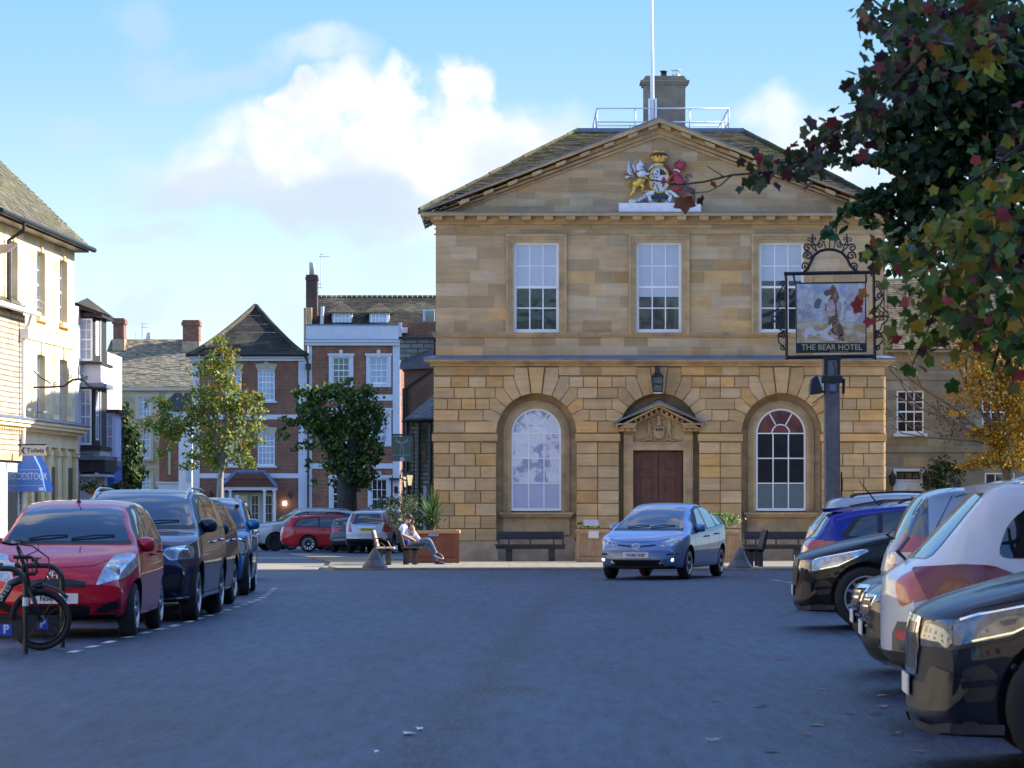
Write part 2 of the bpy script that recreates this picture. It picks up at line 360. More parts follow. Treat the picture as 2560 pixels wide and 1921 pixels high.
struct(kb.build('kerb',KERB))
struct(flatpoly('stone_crossing',[(-9.6,77.4),(-4.5,77.4),(-4.7,84),(-5.1,92.5),(-9.9,91)],lambda y:gz(y)+.012,mat('pale_setts',(0.27,0.235,0.18),.8,var=.2,vscale=2,bump=.4,bscale=8),.02))
# pavements along the two rows of buildings
pm2=MB()
lp=[(-20,30),(-9.6,30),(-9.8,60),(-10.6,85),(-11.2,104),(-12.0,150),(-20,150)]
struct(flatpoly('pavement_left',lp[::-1],lambda y:gz(y)+0.1,PAVE,0.15))
struct(flatpoly('pavement_right',[(11.5,-40),(16,-40),(16,76),(11.5,76)],lambda y:gz(y)+0.1,PAVE,0.15))
# markings
PAINT=mat('road_paint',(0.62,0.63,0.62),0.7,col2=(0.22,0.23,0.25),c2scale=7,c2lo=.42,c2hi=.62)
mk=MB()
line=[(-4.4,33.5),(-4.28,37.2),(-4.05,42),(-3.93,48),(-3.89,52.7),(-4.0,56),(-4.15,59.5)]
acc=0
for (xa,ya),(xb,yb) in zip(line[:-1],line[1:]):
    L=math.hypot(xb-xa,yb-ya); s=0.3
    while s<L:
        t0=s/L; t1=min(1,(s+0.55)/L)
        p=Vector((xa+(xb-xa)*t0,ya+(yb-ya)*t0)); q=Vector((xa+(xb-xa)*t1,ya+(yb-ya)*t1))
        mk.quad((p.x-.05,p.y,.006),(p.x+.05,p.y,.006),(q.x+.05,q.y,.006),(q.x-.05,q.y,.006)); s+=1.15
for (x0,y0,x1,y1,w) in [(-9.5,107.6,-5.9,106.4,0.30),(5.1,63.8,5.5,61.5,0.10),(5.0,65.5,5.1,64.5,.1)]:
    d=Vector((x1-x0,y1-y0)).normalized(); n=Vector((-d.y,d.x))*w/2
    mk.quad((x0-n.x,y0-n.y,gz(y0)+.006),(x1-n.x,y1-n.y,gz(y1)+.006),(x1+n.x,y1+n.y,gz(y1)+.006),(x0+n.x,y0+n.y,gz(y0)+.006))
struct(mk.build('road_markings',PAINT))
# ---------------- windows ----------------
def sash(parent,M,u0,u1,z0,z1,cols,rows,depth=0.06,fw=0.055,glass=DGLASS,arch=0,bar=0.02,meet=None,name='window',frame=WHITE,upper=None,split=None,curt=None):
    """sash window in local frame M: u along wall, y depth (0 = wall face, + into wall)"""
    f=MB(M); y0,y1=depth,depth+0.05
    if arch:
        cx=(u0+u1)/2; r=(u1-u0)/2; zs=z1-arch; A=[]
        if arch<r*0.95:
            Rr=(r*r+arch*arch)/(2*arch); zc=z1-Rr; ta=math.asin(r/Rr)
            A=[(cx+Rr*math.sin(t),zc+Rr*math.cos(t)) for t in [ta-2*ta*i/10 for i in range(11)]]
            Ri=Rr-fw; Ai=[(cx+Ri*math.sin(t),zc+Ri*math.cos(t)) for t in [ta-2*ta*i/10 for i in range(11)]]
            Ai[0]=(u1-fw,Ai[0][1]);Ai[-1]=(u0+fw,Ai[-1][1])
        else:
            A=[(cx+r*math.cos(t),zs+r*math.sin(t)) for t in [math.pi*i/20 for i in range(21)]]
            Ai=[(cx+(r-fw)*math.cos(t),zs+(r-fw)*math.sin(t)) for t in [math.pi*i/20 for i in range(21)]]
        for i in range(len(A)-1): f.prism([A[i],A[i+1],Ai[i+1],Ai[i]],y0,y1)
        f.box(u0,u0+fw,y0,y1,z0,A[-1][1]); f.box(u1-fw,u1,y0,y1,z0,A[0][1])
        pan=[(u0+fw*.5,z0+fw)]+[(u1-fw*.5,z0+fw)]+Ai
    else:
        f.box(u0,u0+fw,y0,y1,z0,z1); f.box(u1-fw,u1,y0,y1,z0,z1); f.box(u0+fw,u1-fw,y0,y1,z1-fw,z1)
        pan=[(u0+fw*.5,z0+fw),(u1-fw*.5,z0+fw),(u1-fw*.5,z1-fw*.5),(u0+fw*.5,z1-fw*.5)]
    f.box(u0+fw,u1-fw,y0-0.005,y1,z0,z0+fw*1.3)
    ztop=z1-fw if not arch else z1-arch
    for i in range(1,cols):
        x=u0+fw+(u1-u0-2*fw)*i/cols; 
        f.box(x-bar/2,x+bar/2,y0+0.012,y1-0.012,z0+fw,ztop)
    for j in range(1,rows+(1 if arch>=0.3 else 0)):
        z=z0+fw*1.3+(ztop-z0-fw*1.3)*j/rows; h=bar/2
        if meet is not None and j==meet: h=bar*0.95
        f.box(u0+fw,u1-fw,y0+(0.006 if h>bar/2 else 0.0135),y1-0.014,z-h,z+h)
    if arch>=0.3:
        cx=(u0+u1)/2; zs=z1-arch; r=(u1-u0)/2; ri=r*0.33
        pts=[(cx+ri*math.cos(t),zs+ri*math.sin(t)) for t in [math.pi*i/12 for i in range(13)]]
        po=[(cx+(ri+bar)*math.cos(t),zs+(ri+bar)*math.sin(t)) for t in [math.pi*i/12 for i in range(13)]]
        for i in range(12): f.prism([pts[i],po[i],po[i+1],pts[i+1]],y0+.012,y1-.012)
        for t in (math.pi*0.335,math.pi*0.665):
            a=(cx+ri*math.cos(t),zs+ri*math.sin(t)); b2=(cx+(r-fw)*math.cos(t),zs+(r-fw)*math.sin(t)); nx,nz=-math.sin(t)*bar/2,math.cos(t)*bar/2
            f.prism([(a[0]+nx,a[1]+nz),(b2[0]+nx,b2[1]+nz),(b2[0]-nx,b2[1]-nz),(a[0]-nx,a[1]-nz)],y0+.012,y1-.012)
    w=f.build(name,frame,parent)
    g=MB(M)
    if split is None:
        g.prism(pan,y1-0.018,y1+0.01); g.build('pane',glass,w)
    else:
        g.prism([p if p[1]<=split else (p[0],split) for p in pan] if not arch else [(u0+fw*.5,z0+fw),(u1-fw*.5,z0+fw),(u1-fw*.5,split),(u0+fw*.5,split)],y1-0.018,y1+0.01); g.build('pane',glass,w)
        h=MB(M)
        if arch: up=[(u0+fw*.5,split),(u1-fw*.5,split)]+Ai
        else: up=[(u0+fw*.5,split),(u1-fw*.5,split),(u1-fw*.5,z1-fw*.5),(u0+fw*.5,z1-fw*.5)]
        h.prism(up,y1-0.018,y1+0.01); h.build('blind',upper,w)
    return w
def wall_holes(mb,u0,u1,z0,z1,y0,y1,holes):
    """solid wall u0..u1,z0..z1 between depth y0..y1 with rectangular openings"""
    us=sorted(set([u0,u1]+[h[0] for h in holes]+[h[1] for h in holes])); us=[u for u in us if u0<=u<=u1]
    for a,b in zip(us[:-1],us[1:]):
        hs=sorted([(h[2],h[3]) for h in holes if h[0]<=a+1e-6 and h[1]>=b-1e-6]); z=z0
        for h in hs:
            if h[0]>z: mb.box(a,b,y0,y1,z,h[0])
            z=max(z,h[1])
        if z<z1: mb.box(a,b,y0,y1,z,z1)
def tintr(rng,lo=.80,hi=1.20):
    a=rng.uniform(lo,hi); k=rng.random()
    if k<.12: return (a*1.14,a*1.02,a*.80)
    if k<.34: return (a*1.06,a*1.12,a*1.25)
    return (a*rng.uniform(.98,1.04),a,a*rng.uniform(.93,1.05))
def masonry(mb,x0,x1,z0,z1,y,rh,wmin,wmax,rng,holes=(),d=0.005,gap=0.012,poly=None,c=0.0):
    nr=max(1,round((z1-z0)/rh)); rh=(z1-z0)/nr
    for r in range(nr):
        za=z0+r*rh; zb=za+rh; hs=sorted([(h[0],h[1]) for h in holes if h[2]<zb-0.02 and h[3]>za+0.02]); segs=[]; x=x0
        for h in hs:
            if h[0]>x: segs.append((x,min(h[0],x1)))
            x=max(x,h[1])
        if x<x1: segs.append((x,x1))
        for a,b in segs:
            if poly:   # clip a row by a triangle: poly(z)->(xl,xr)
                l,rr=poly((za+zb)/2); a=max(a,l);b=min(b,rr)
            if b-a<0.05: continue
            p=a
            while p<b-1e-4:
                w=rng.uniform(wmin,wmax); q=p+w
                if b-q<wmin*0.7: q=b
                mb.tc=tintr(rng); mb.prism([(p+gap/2,za+gap/2),(q-gap/2,za+gap/2),(q-gap/2,zb-gap/2),(p+gap/2,zb-gap/2)],y-d,y,c,back=False)
                p=q
    mb.tc=(1,1,1)
# ---------------- town hall ----------------
YH=96.0; KH=F/YH
def hx(sx): return (sx-CX)/KH
def hz_(sy): return 1.5+(HZ-sy)/KH
def px(n): return n/KH
HB=hz_(1404)-0.05
th=thing('town_hall','golden ashlar town hall with pediment, painted coat of arms and three arched ground floor bays','town hall',(hx(1647.5),YH,HB))
rng=random.Random(3)
C0=1647.5; ARC=[C0-306.5,C0,C0+306.5]; NR=px(100); XL,XR=hx(1084),hx(2212); UL,UR=hx(1089),hx(2209)
ZS=hz_(1083.4)
MORT=mat('mortar',(0.56,0.44,0.29),0.95,var=0.1); 
# core walls: everything behind the niches
w=MB()
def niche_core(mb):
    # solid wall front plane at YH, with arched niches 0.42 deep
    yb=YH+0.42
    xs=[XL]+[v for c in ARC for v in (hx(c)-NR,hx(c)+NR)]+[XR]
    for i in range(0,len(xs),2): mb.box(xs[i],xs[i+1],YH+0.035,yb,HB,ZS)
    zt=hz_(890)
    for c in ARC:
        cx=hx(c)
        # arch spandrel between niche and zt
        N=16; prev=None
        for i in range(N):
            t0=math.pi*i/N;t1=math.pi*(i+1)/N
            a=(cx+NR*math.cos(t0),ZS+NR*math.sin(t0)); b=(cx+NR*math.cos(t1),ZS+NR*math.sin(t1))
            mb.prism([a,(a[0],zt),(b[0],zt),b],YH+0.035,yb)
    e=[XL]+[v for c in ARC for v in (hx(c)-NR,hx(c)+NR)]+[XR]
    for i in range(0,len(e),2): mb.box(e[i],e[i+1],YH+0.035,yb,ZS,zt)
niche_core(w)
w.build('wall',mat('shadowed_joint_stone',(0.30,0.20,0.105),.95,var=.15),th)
w=MB(); w.box(XL,XR,YH+0.423,YH+14,HB,hz_(890)); w.build('wall',STONET,th)
# upper core
wins=[]
for c in ARC: wins.append((hx(c-56.2),hx(c+56.2),hz_(831.5),hz_(605.8)))
w=MB(); wall_holes(w,UL+.004,UR-.004,hz_(892),hz_(560),YH+0.012,YH+0.30,wins); w.box(UL+.004,UR-.004,YH+0.301,YH+14,hz_(892),hz_(536)); w.build('wall',MORT,th)
m=MB(); hol=[(hx(c-75.5),hx(c+75.5),hz_(833),hz_(586)) for c in ARC]
masonry(m,UL,UR,hz_(832),hz_(586.5),YH+0.011,px(30.5),px(30),px(95),rng,hol)
masonry(m,UL,UR,hz_(890),hz_(843),YH+0.011,px(24),px(35),px(75),rng)
masonry(m,UL,UR,hz_(586.5),hz_(562),YH+0.011,px(13),px(30),px(110),rng,d=0.012)
m.build('ashlar_facing',STONEU,th)
# ashlar on the right flank (its sunlit edge shows)
m=MB(Matrix.Translation((XR,YH,0))@Matrix.Rotation(R(90),4,'Z'))
masonry(m,0.04,13.9,hz_(1353),hz_(940),0.0,px(31),px(50),px(90),rng,d=0.03,c=0.015,gap=0.02)
masonry(m,0.04,13.9,hz_(890),hz_(562),-(0.0),px(30),px(40),px(90),rng,d=0.006)
m.build('ashlar_facing',STONE,th)
# tympanum
apx,apz=hx(1647.5),hz_(296); slope=(531-296)/598.0
def rake(z,extra=0): half=(apz-z)/slope-extra; return (apx-half,apx+half)
w=MB(); zb=hz_(531); hw=px(598-52); w.prism([(apx-hw,zb),(apx+hw,zb),(apx,zb+hw*slope)],YH+0.06,YH+0.5); w.build('wall',MORT,th)
m=MB(); rows=[531,515,498,481,462,443,425,403,379,354,330]
for a,b in zip(rows[:-1],rows[1:]):
    za,zb2=hz_(a),hz_(b); l,r_=rake(zb2,px(68)); l2,r2=rake(za,px(68))
    p=l2
    while p<r2-1e-3:
        q=p+rng.uniform(px(34),px(92))
        if r2-q<px(30): q=r2
        m.tc=tintr(rng,.80,1.14)
        pts=[(p+.003,za+.003),(q-.003,za+.003)]
        # clip the upper corners by the rake
        qa=min(q,r_); pa=max(p,l)
        if qa<=pa: 
            xm=(p+q)/2; zt=za+ (min(xm-l2,r2-xm))*slope; pts.append((xm,min(zb2,max(za+.02,zt))))
        else: pts+= [(q-.003, min(zb2, za+(r2-q)*slope)) if q>r_ else (q-.003,zb2-.003)]
        if qa>pa:
            if q>r_: pts.append((r_,zb2-.003))
            if p<l: pts.append((l,zb2-.003)); pts.append((p+.003,min(zb2,za+(p-l2)*slope)))
            else: pts.append((p+.003,zb2-.003))
        m.prism(pts,YH+0.055,YH+0.06,back=False); p=q
m.build('ashlar_facing',STONEU,th)
# mouldings
def run(mb,x0,x1,sy0,sy1,proj,y=YH,back=0.3,ends=True):
    mb.box(x0-(proj if ends else 0),x1+(proj if ends else 0),y-proj,y+back,hz_(sy0),hz_(sy1))
m=MB()
for (a,b,pj) in [(843,839,.05),(839,834,.09),(834,831.8,.12)]: run(m,UL,UR,a,b,pj)          # sill course
for (a,b,pj) in [(916,909,.10),(909,905,.19),(905,899.6,.27)]: run(m,XL,XR,a,b,pj)   # floor cornice
m.build('string_course',STONET,th)
m=MB(); run(m,XL,XR,899.6,896,.30); m.prism([(XL-.3,hz_(896)),(XR+.3,hz_(896)),(XR,hz_(890)),(XL,hz_(890))],YH-0.02,YH+.02)
m.add([(XL-.3,YH-.3,hz_(896)),(XR+.3,YH-.3,hz_(896)),(XR,YH+.0,hz_(889)),(XL,YH+.0,hz_(889))],[(0,1,2,3)])
m.build('lead_flashing',LEAD,th)
m=MB()
for (a,b,pj) in [(586.8,584.6,.04),(572.5,570.5,.03),(562,556,.07),(556,551,.13)]: run(m,UL,UR,a,b,pj)
run(m,UL,UR,542.5,535,.42); run(m,UL,UR,551,542.5,.15)
x=hx(1647.5); k=0
while x-k*px(55.3)>UL-px(20):
    for s in ((-1,1) if k else (1,)):
        xx=x+s*k*px(55.3); m.box(xx-px(11.5),xx+px(11.5),YH-.38,YH-.13,hz_(551.5),hz_(542.6)); 
        m.box(xx-px(10),xx+px(10),YH-.33,YH-.13,hz_(554),hz_(551.5))
    k+=1
m.build('cornice',STONET,th)
m=MB(); m.add([(UL-.44,YH-.44,hz_(535)),(UR+.44,YH-.44,hz_(535)),(UR+.3,YH+.05,hz_(529.5)),(UL-.3,YH+.05,hz_(529.5))],[(0,1,2,3)]); m.box(UL-.44,UR+.44,YH-.44,YH-.42,hz_(535),hz_(533)); m.build('lead_flashing',LEAD,th)
# raking cornice
m=MB(); tipx=px(598)
def rk(o0,o1,y0,y1,mb,ext=0):
    for s in (-1,1):
        L=tipx+ext; d=Vector((s*L,-L*slope)).normalized(); nrm=Vector((s*slope,1)).normalized()  # upward normal
        a0=Vector((apx,apz)); 
        A=(apx,apz-o0*math.hypot(1,slope)); B=(apx,apz-o1*math.hypot(1,slope))
        e=Vector((apx+s*L,apz-L*slope)); C=(e.x,e.y-o1*math.hypot(1,slope)); D=(e.x,e.y-o0*math.hypot(1,slope))
        zlim=hz_(535)
        def cl(p): return (p[0],max(p[1],zlim))
        mb.prism([A,B,cl(C),cl(D)] if s<0 else [A,cl(D),cl(C),B],y0,y1)
rk(px(3),px(14),YH-.44,YH+.3,m); rk(px(14),px(26),YH-.15,YH+.3,m,-px(30)); rk(px(26),px(36),YH-.10,YH+.3,m,-px(55)); rk(px(36),px(44),YH-.03,YH+.3,m,-px(75))
ang=math.atan(slope)
for s in (-1,1):
    k=0
    while True:
        dd=px(6)+k*px(60); 
        if dd>px(520): break
        cx_=apx+s*(dd+ (px(10) if k==0 else 0)); 
        for (o0,o1,yf) in ((14.2,22.5,.38),):
            zc=apz-abs(cx_-apx)*slope; h0=px(o0)*math.hypot(1,slope);h1=px(o1)*math.hypot(1,slope); hw_=px(12)
            m.prism([(cx_-hw_,zc-h1+s*hw_*slope),(cx_+hw_,zc-h1-s*hw_*slope),(cx_+hw_,zc-h0-s*hw_*slope),(cx_-hw_,zc-h0+s*hw_*slope)],YH-yf,YH-.151)
        k+=1
m.build('raking_cornice',STONET,th)
m=MB(); rk(px(0),px(3),YH-.46,YH+.3,m,px(4)); m.build('lead_flashing',LEAD,th)
# ground floor rustication
m=MB(); ROWS=[938.6,969.5,997,1024.8,1053.4,1083.4]; BAND=(1083.4,1105.2); LOW=[1105.2,1134.5,1165.7,1195.7,1227.5,1259,1290.7,1322.6,1353.5]
V=[132,117,102,82,55]; TH=[14,27.5,40.5,53.6,67.5,82.5]; TOP=[1024.8,997,969.5,941.2,918.5]
G=px(1.6)
def blk(pts,y0=YH-0.0,c=0.018,d=0.035):
    m.tc=tintr(rng,.86,1.14); m.prism(pts,YH-d+.02,YH+.035,c,back=False)
def rowblocks(xa,xb,sy0,sy1,mode,d=0.035,lens=None):
    """fill x range with blocks"""
    w_=xb-xa
    if w_<px(12): return
    n=max(1,round(w_/px(lens or 62)))
    if n==1: cuts=[xa,xb]
    elif mode%2 or n<3: cuts=[xa+w_*i/n for i in range(n+1)]
    else: cuts=[xa,xa+w_*0.25]+[xa+w_*(0.25+0.5*i/(n-1)) for i in range(1,n-1)]+[xa+w_*0.75,xb]; cuts=sorted(set(cuts))
    for a,b in zip(cuts[:-1],cuts[1:]): blk([(a+G/2,hz_(sy1)+G/2),(b-G/2,hz_(sy1)+G/2),(b-G/2,hz_(sy0)-G/2),(a+G/2,hz_(sy0)-G/2)],d=d)
edges=[XL]+[v for c in ARC for v in (hx(c)-NR,hx(c)+NR)]+[XR]
piers=[(edges[i],edges[i+1]) for i in range(0,len(edges),2)]
for j,(a,b) in enumerate(zip(LOW[:-1],LOW[1:])):
    for (l,r_) in piers: rowblocks(l,r_,a,b,j,lens=58)
for (l,r_) in piers:
    m.tc=tintr(rng); m.box(l-.03 if l>XL+.1 else l-.05,r_+.03 if r_<XR-.1 else r_+.05,YH-.06,YH+.3,hz_(1103.5),hz_(1085.5))
# row just above the springing: ends follow the arch
for i in range(4):
    l=piers[i][0];r_=piers[i][1]; a,b=1053.4,1083.4
    dz=hz_(a)-ZS; dx=NR-math.sqrt(NR*NR-dz*dz)
    ql=[(l,hz_(b)),( (l+r_)/2 ,hz_(b)),((l+r_)/2,hz_(a)),(l-(dx if i>0 else 0),hz_(a))]
    qr=[((l+r_)/2,hz_(b)),(r_,hz_(b)),(r_+(dx if i<3 else 0),hz_(a)),((l+r_)/2,hz_(a))]
    for q in (ql,qr):
        cxm=sum(p[0] for p in q)/4; q=[(p[0]+(G/2 if p[0]<cxm else -G/2),p[1]+(G/2 if p[1]<hz_(1070) else -G/2)) for p in q]; blk(q)
# voussoirs
for c in ARC:
    cx=hx(c)
    def intr(deg,s): return (cx+s*NR*math.cos(R(deg)),ZS+NR*math.sin(R(deg)))
    for s in (-1,1):
        for k in range(5):
            v_=px(V[k]); zt=hz_(TOP[k]); t0,t1=R(TH[k]),R(TH[k+1])
            p1=(cx+s*v_,min(ZS+v_*math.tan(t0),zt-.05)); p2=(cx+s*v_,zt); p3=(cx+s*(zt-ZS)/math.tan(t1),zt)
            e=0.6
            pts=[intr(TH[k]+e,s),p1,p2,p3,intr((TH[k]+TH[k+1])/2,s) if False else intr(TH[k+1]-e,s)]
            pts=[(p[0]-0,p[1]) for p in pts]
            blk(pts,d=0.05 if k==4 else 0.035)
        # springer wedge between row and first voussoir
    e=.6; zt=hz_(918.5); xk=(zt-ZS)/math.tan(R(82.5))
    m.tc=(1.08,1.05,.98); m.prism([intr(82.5+e,-1),intr(82.5+e,1),(cx+xk-.02,zt),(cx-xk+.02,zt)],YH-.11,YH+.035,.018,back=False)
    m.tc=(1,1,1)
# rows beside the voussoirs
for j,(a,b) in enumerate(zip([941.5]+ROWS[1:4],ROWS[1:5])):
    off={0:V[3],1:V[2],2:V[1],3:V[0]}[j]
    xs=[XL]
    for c in ARC: xs+= [hx(c-off),hx(c+off)]
    xs.append(XR)
    for i in range(0,len(xs),2): rowblocks(xs[i],xs[i+1],a,b,j,lens=52)
fx=[XL]
for c in ARC: fx+=[hx(c-V[4]),hx(c+V[4])]
fx.append(XR)
for i in range(0,len(fx),2): masonry(m,fx[i]+.01,fx[i+1]-.01,hz_(938.5),hz_(916.5),YH+.035,px(22),px(28),px(60),rng,d=.045,gap=.004)
m.tc=(1,1,1)
m.build('rusticated_facing',STONE,th)
# soffits / niche reveals are the core; stone surrounds inside the niches
for c in (ARC[0],ARC[2]):
    m=MB(); cx=hx(c); ri=px(63.5); ro=px(82.5); N=20
    for (a_,b_,yf) in ((ri,ri+px(7),.20),(ri+px(7),ri+px(13),.23),(ri+px(13),ro,.265)):
        for i in range(N):
            t0=math.pi*i/N;t1=math.pi*(i+1)/N
            m.prism([(cx+a_*math.cos(t0),ZS+a_*math.sin(t0)),(cx+b_*math.cos(t0),ZS+b_*math.sin(t0)),(cx+b_*math.cos(t1),ZS+b_*math.sin(t1)),(cx+a_*math.cos(t1),ZS+a_*math.sin(t1))],YH+yf+.05,YH+.423)
        for s in (-1,1):
            x0,x1=sorted((cx+s*a_,cx+s*b_)); m.box(x0,x1,YH+yf+.05,YH+.423,hz_(1281),ZS)
    m.box(cx-px(93),cx+px(93),YH+.10,YH+.423,hz_(1287),hz_(1281.5)); m.box(cx-px(89),cx+px(89),YH+.16,YH+.423,hz_(1293),hz_(1287))
    m.box(cx-px(84),cx+px(84),YH+.33,YH+.423,hz_(1338),hz_(1293))
    m.build('window_surround',STONET,th)
for (l,r_) in piers: m=MB(); m.box(l-.04,r_+.04,YH-.05,YH+.45,HB,hz_(1353.5)); m.build('plinth',STONEG,th)
for c in ARC[::2]: m=MB(); m.box(hx(c)-NR+.04,hx(c)+NR-.04,YH+.36,YH+.424,HB,hz_(1345)); m.build('plinth',STONEG,th)
# upper window surrounds
for c in ARC:
    m=MB(); x0,x1=hx(c-56.2),hx(c+56.2); z0,z1=hz_(832),hz_(605.8)
    for (o0,o1,pj) in ((0,7,.03),(7,13.5,.055),(13.5,19.5,.09)):
        a,b=px(o0),px(o1)
        m.box(x0-b,x0-a,YH-pj,YH+.02,z0,z1+b); m.box(x1+a,x1+b,YH-pj,YH+.02,z0,z1+b); m.box(x0-a,x1+a,YH-pj,YH+.02,z1+a,z1+b)
    m.build('window_surround',STONET,th)
MH=Matrix.Translation((0,YH,0))
for i,c in enumerate(ARC):
    zr=[hz_(831.5),hz_(605.8)]
    sash(th,MH,hx(c-56.2),hx(c+56.2),zr[0],zr[1],3,4,depth=.09,fw=px(6.5),bar=px(3.0),meet=2,glass=OLDGLASS,upper=BLIND,split=hz_([722,742,702][i]))
for i,c in ((0,ARC[0]),(2,ARC[2])):
    sash(th,MH,hx(c)-px(62.8),hx(c)+px(62.8),hz_(1277.6),ZS+px(62.8),3,3,depth=.30,fw=px(5),bar=px(3),arch=px(62.8),glass=[BLIND2,None,BLINDG][i],upper=[FILM,None,OLDGLASS][i],split=hz_(1205 if i==0 else 1211))
m=MB(MH); cx=hx(ARC[2]); r_=px(59); m.prism([(cx+r_*math.cos(t),ZS+px(2)+r_*.97*math.sin(t)) for t in [math.pi*i/16 for i in range(17)]],.325,.331); m.build('painted_red_reflection',mat('red_reflection_tint',(0.13,0.030,0.025),.3,coat=.7,var=.6,vscale=2.5),th)  # red reflection in the fanlight, painted as a thin coloured piece over the pane
# doorcase
m=MB(); cx=hx(C0); yd=YH+.08
m.box(hx(1559.5),hx(1583),yd,YH+.423,HB,hz_(1087)); m.box(hx(1709),hx(1732.5),yd,YH+.423,HB,hz_(1087))
m.box(hx(1566),hx(1583),yd-.03,yd-.001,HB,hz_(1126)); m.box(hx(1709),hx(1727),yd-.03,yd-.001,HB,hz_(1126)); m.box(hx(1566),hx(1727),yd-.031,YH+.2,hz_(1126),hz_(1107))
m.box(hx(1575.5),hx(1583),yd-.05,yd-.032,HB,hz_(1126)); m.box(hx(1709),hx(1717),yd-.05,yd-.032,HB,hz_(1126)); m.box(hx(1575.5),hx(1717),yd-.052,yd-.032,hz_(1126),hz_(1118))
m.box(hx(1559.5),hx(1732.5),yd+.1,YH+.423,hz_(1107),hz_(1082)); m.prism([(hx(1559.5),hz_(1082)),(hx(1732.5),hz_(1082)),(hx(1732.5),hz_(1062)),(cx,hz_(1012)),(hx(1559.5),hz_(1062))],yd+.10,YH+.423)
for s in (-1,1):
    for (a,b,p0,p1,yf) in ((85,112,1059,1063,.34),(87,109,1063,1070,.30),(88,104,1072,1079,.12),(88.2,106,1070,1072,.18)):
        x0,x1=sorted((cx+s*px(a-(30 if a<86 else 28)),cx+s*px(b))); m.box(x0,x1,yd-yf,yd+.1,hz_(p1),hz_(p0))
    for t in range(3):
        xx=cx+s*px(62+t*15); m.box(xx-px(4),xx+px(4),yd-.2,yd+.1,hz_(1078),hz_(1072))
    # raking members
    for (o0,o1,yf,l) in ((3,11,.38,112),(11,16,.30,104),(24,27.5,.06,72)):
        s_=.50; L=px(l)
        A=(cx,hz_(1001.5+o0*1.12));B=(cx,hz_(1001.5+o1*1.12));C=(cx+s*L,hz_(1001.5+o1*1.12)-L*s_);D=(cx+s*L,hz_(1001.5+o0*1.12)-L*s_)
        zl=hz_(1059)
        if o0==3: C=(C[0],max(C[1],zl)); D=(D[0],max(D[1],zl+.01))
        m.prism([A,B,C,D],yd-yf,yd+.1)
    for t in range(7):
        xx=cx+s*px(6+t*13); zc=hz_(1001.5+17.5*1.12)-abs(xx-cx)*.5; m.prism([(xx-px(3.6),zc-px(6.5)+s*px(3.6)*.5),(xx+px(3.6),zc-px(6.5)-s*px(3.6)*.5),(xx+px(3.6),zc-s*px(3.6)*.5),(xx-px(3.6),zc+s*px(3.6)*.5)],yd-.16,yd+.1)
m.box(cx-px(74),cx+px(74),yd-.06,yd-.045,hz_(1109),hz_(1106))
dc=m.build('doorcase',STONET,th)
m=MB()
for s in (-1,1):
    L=px(114); m.prism([(cx,hz_(1001.5)),(cx,hz_(1005)),(cx+s*L,hz_(1005)-L*.5),(cx+s*L,hz_(1001.5)-L*.5)],yd-.42,yd+.1)
    m.add([(cx,yd-.4,hz_(1001.5)+.002),(cx+s*L,yd-.4,hz_(1001.5)-L*.5+.002),(cx+s*L,YH+.40,hz_(996)-L*.5),(cx,YH+.40,hz_(996))],[(0,1,2,3)])
m.build('lead_flashing',LEAD,dc)
# carved arms over the door
m=MB(); ya=yd+.1
sh=[(cx-px(12),hz_(1067)),(cx+px(14),hz_(1067)),(cx+px(14),hz_(1090)),(cx+px(8),hz_(1095)),(cx+px(1),hz_(1098)),(cx-px(6),hz_(1095)),(cx-px(12),hz_(1090))]
m.prism(sh,ya-.10,ya,.02)
for s in (-1,1):
    q=cx+px(1)+s*px(25)
    m.tube([(q,ya-.05,hz_(1056)),(q+s*px(1),ya-.06,hz_(1066)),(q-s*px(1),ya-.05,hz_(1078))],[px(3.4),px(5.2),px(3.8)],8)
    m.ball((q,ya-.06,hz_(1052.5)),px(3.6),8,6)
    m.tube([(q,ya-.05,hz_(1078)),(q-s*px(4),ya-.05,hz_(1088)),(q-s*px(5),ya-.05,hz_(1098))],[px(3.4),px(2.6),px(2)],6)
    m.tube([(q,ya-.05,hz_(1078)),(q+s*px(3),ya-.05,hz_(1088)),(q+s*px(2),ya-.05,hz_(1098))],[px(3.4),px(2.6),px(2)],6)
    m.tube([(q-s*px(2),ya-.06,hz_(1061)),(q-s*px(9),ya-.07,hz_(1068)),(q-s*px(7),ya-.08,hz_(1062))],px(1.7),6)
    m.tube([(q+s*px(3),ya-.06,hz_(1061)),(q+s*px(9),ya-.06,hz_(1068)),(q+s*px(11),ya-.06,hz_(1060))],px(1.7),6)
    m.tube([(cx+s*px(k),ya-.04,hz_(1099+z)) for k,z in ((6,1),(14,3),(22,0),(30,1),(38,4),(44,1),(42,-2))],px(2.4),6)
    for t in range(3): m.box(cx+px(1)+(t-1)*px(7)-px(1.8),cx+px(1)+(t-1)*px(7)+px(1.8),ya-.12,ya-.10,hz_(1077),hz_(1071))
m.tube([(cx+px(1)+px(4)*math.cos(a),ya-.06,hz_(1048)+px(7)*math.sin(a)) for a in [i*.8 for i in range(8)]],px(3),6)
m.tube([(cx+px(1),ya-.06,hz_(1040)),(cx+px(1),ya-.07,hz_(1064))],px(5),8)
for k in range(6): m.ball((cx+px(1)+px(12)*math.cos(k*math.pi/5),ya-.05,hz_(1054)+px(12)*math.sin(k*math.pi/5)),px(3.2),8,6)
m.build('carved_arms',STONET,dc)
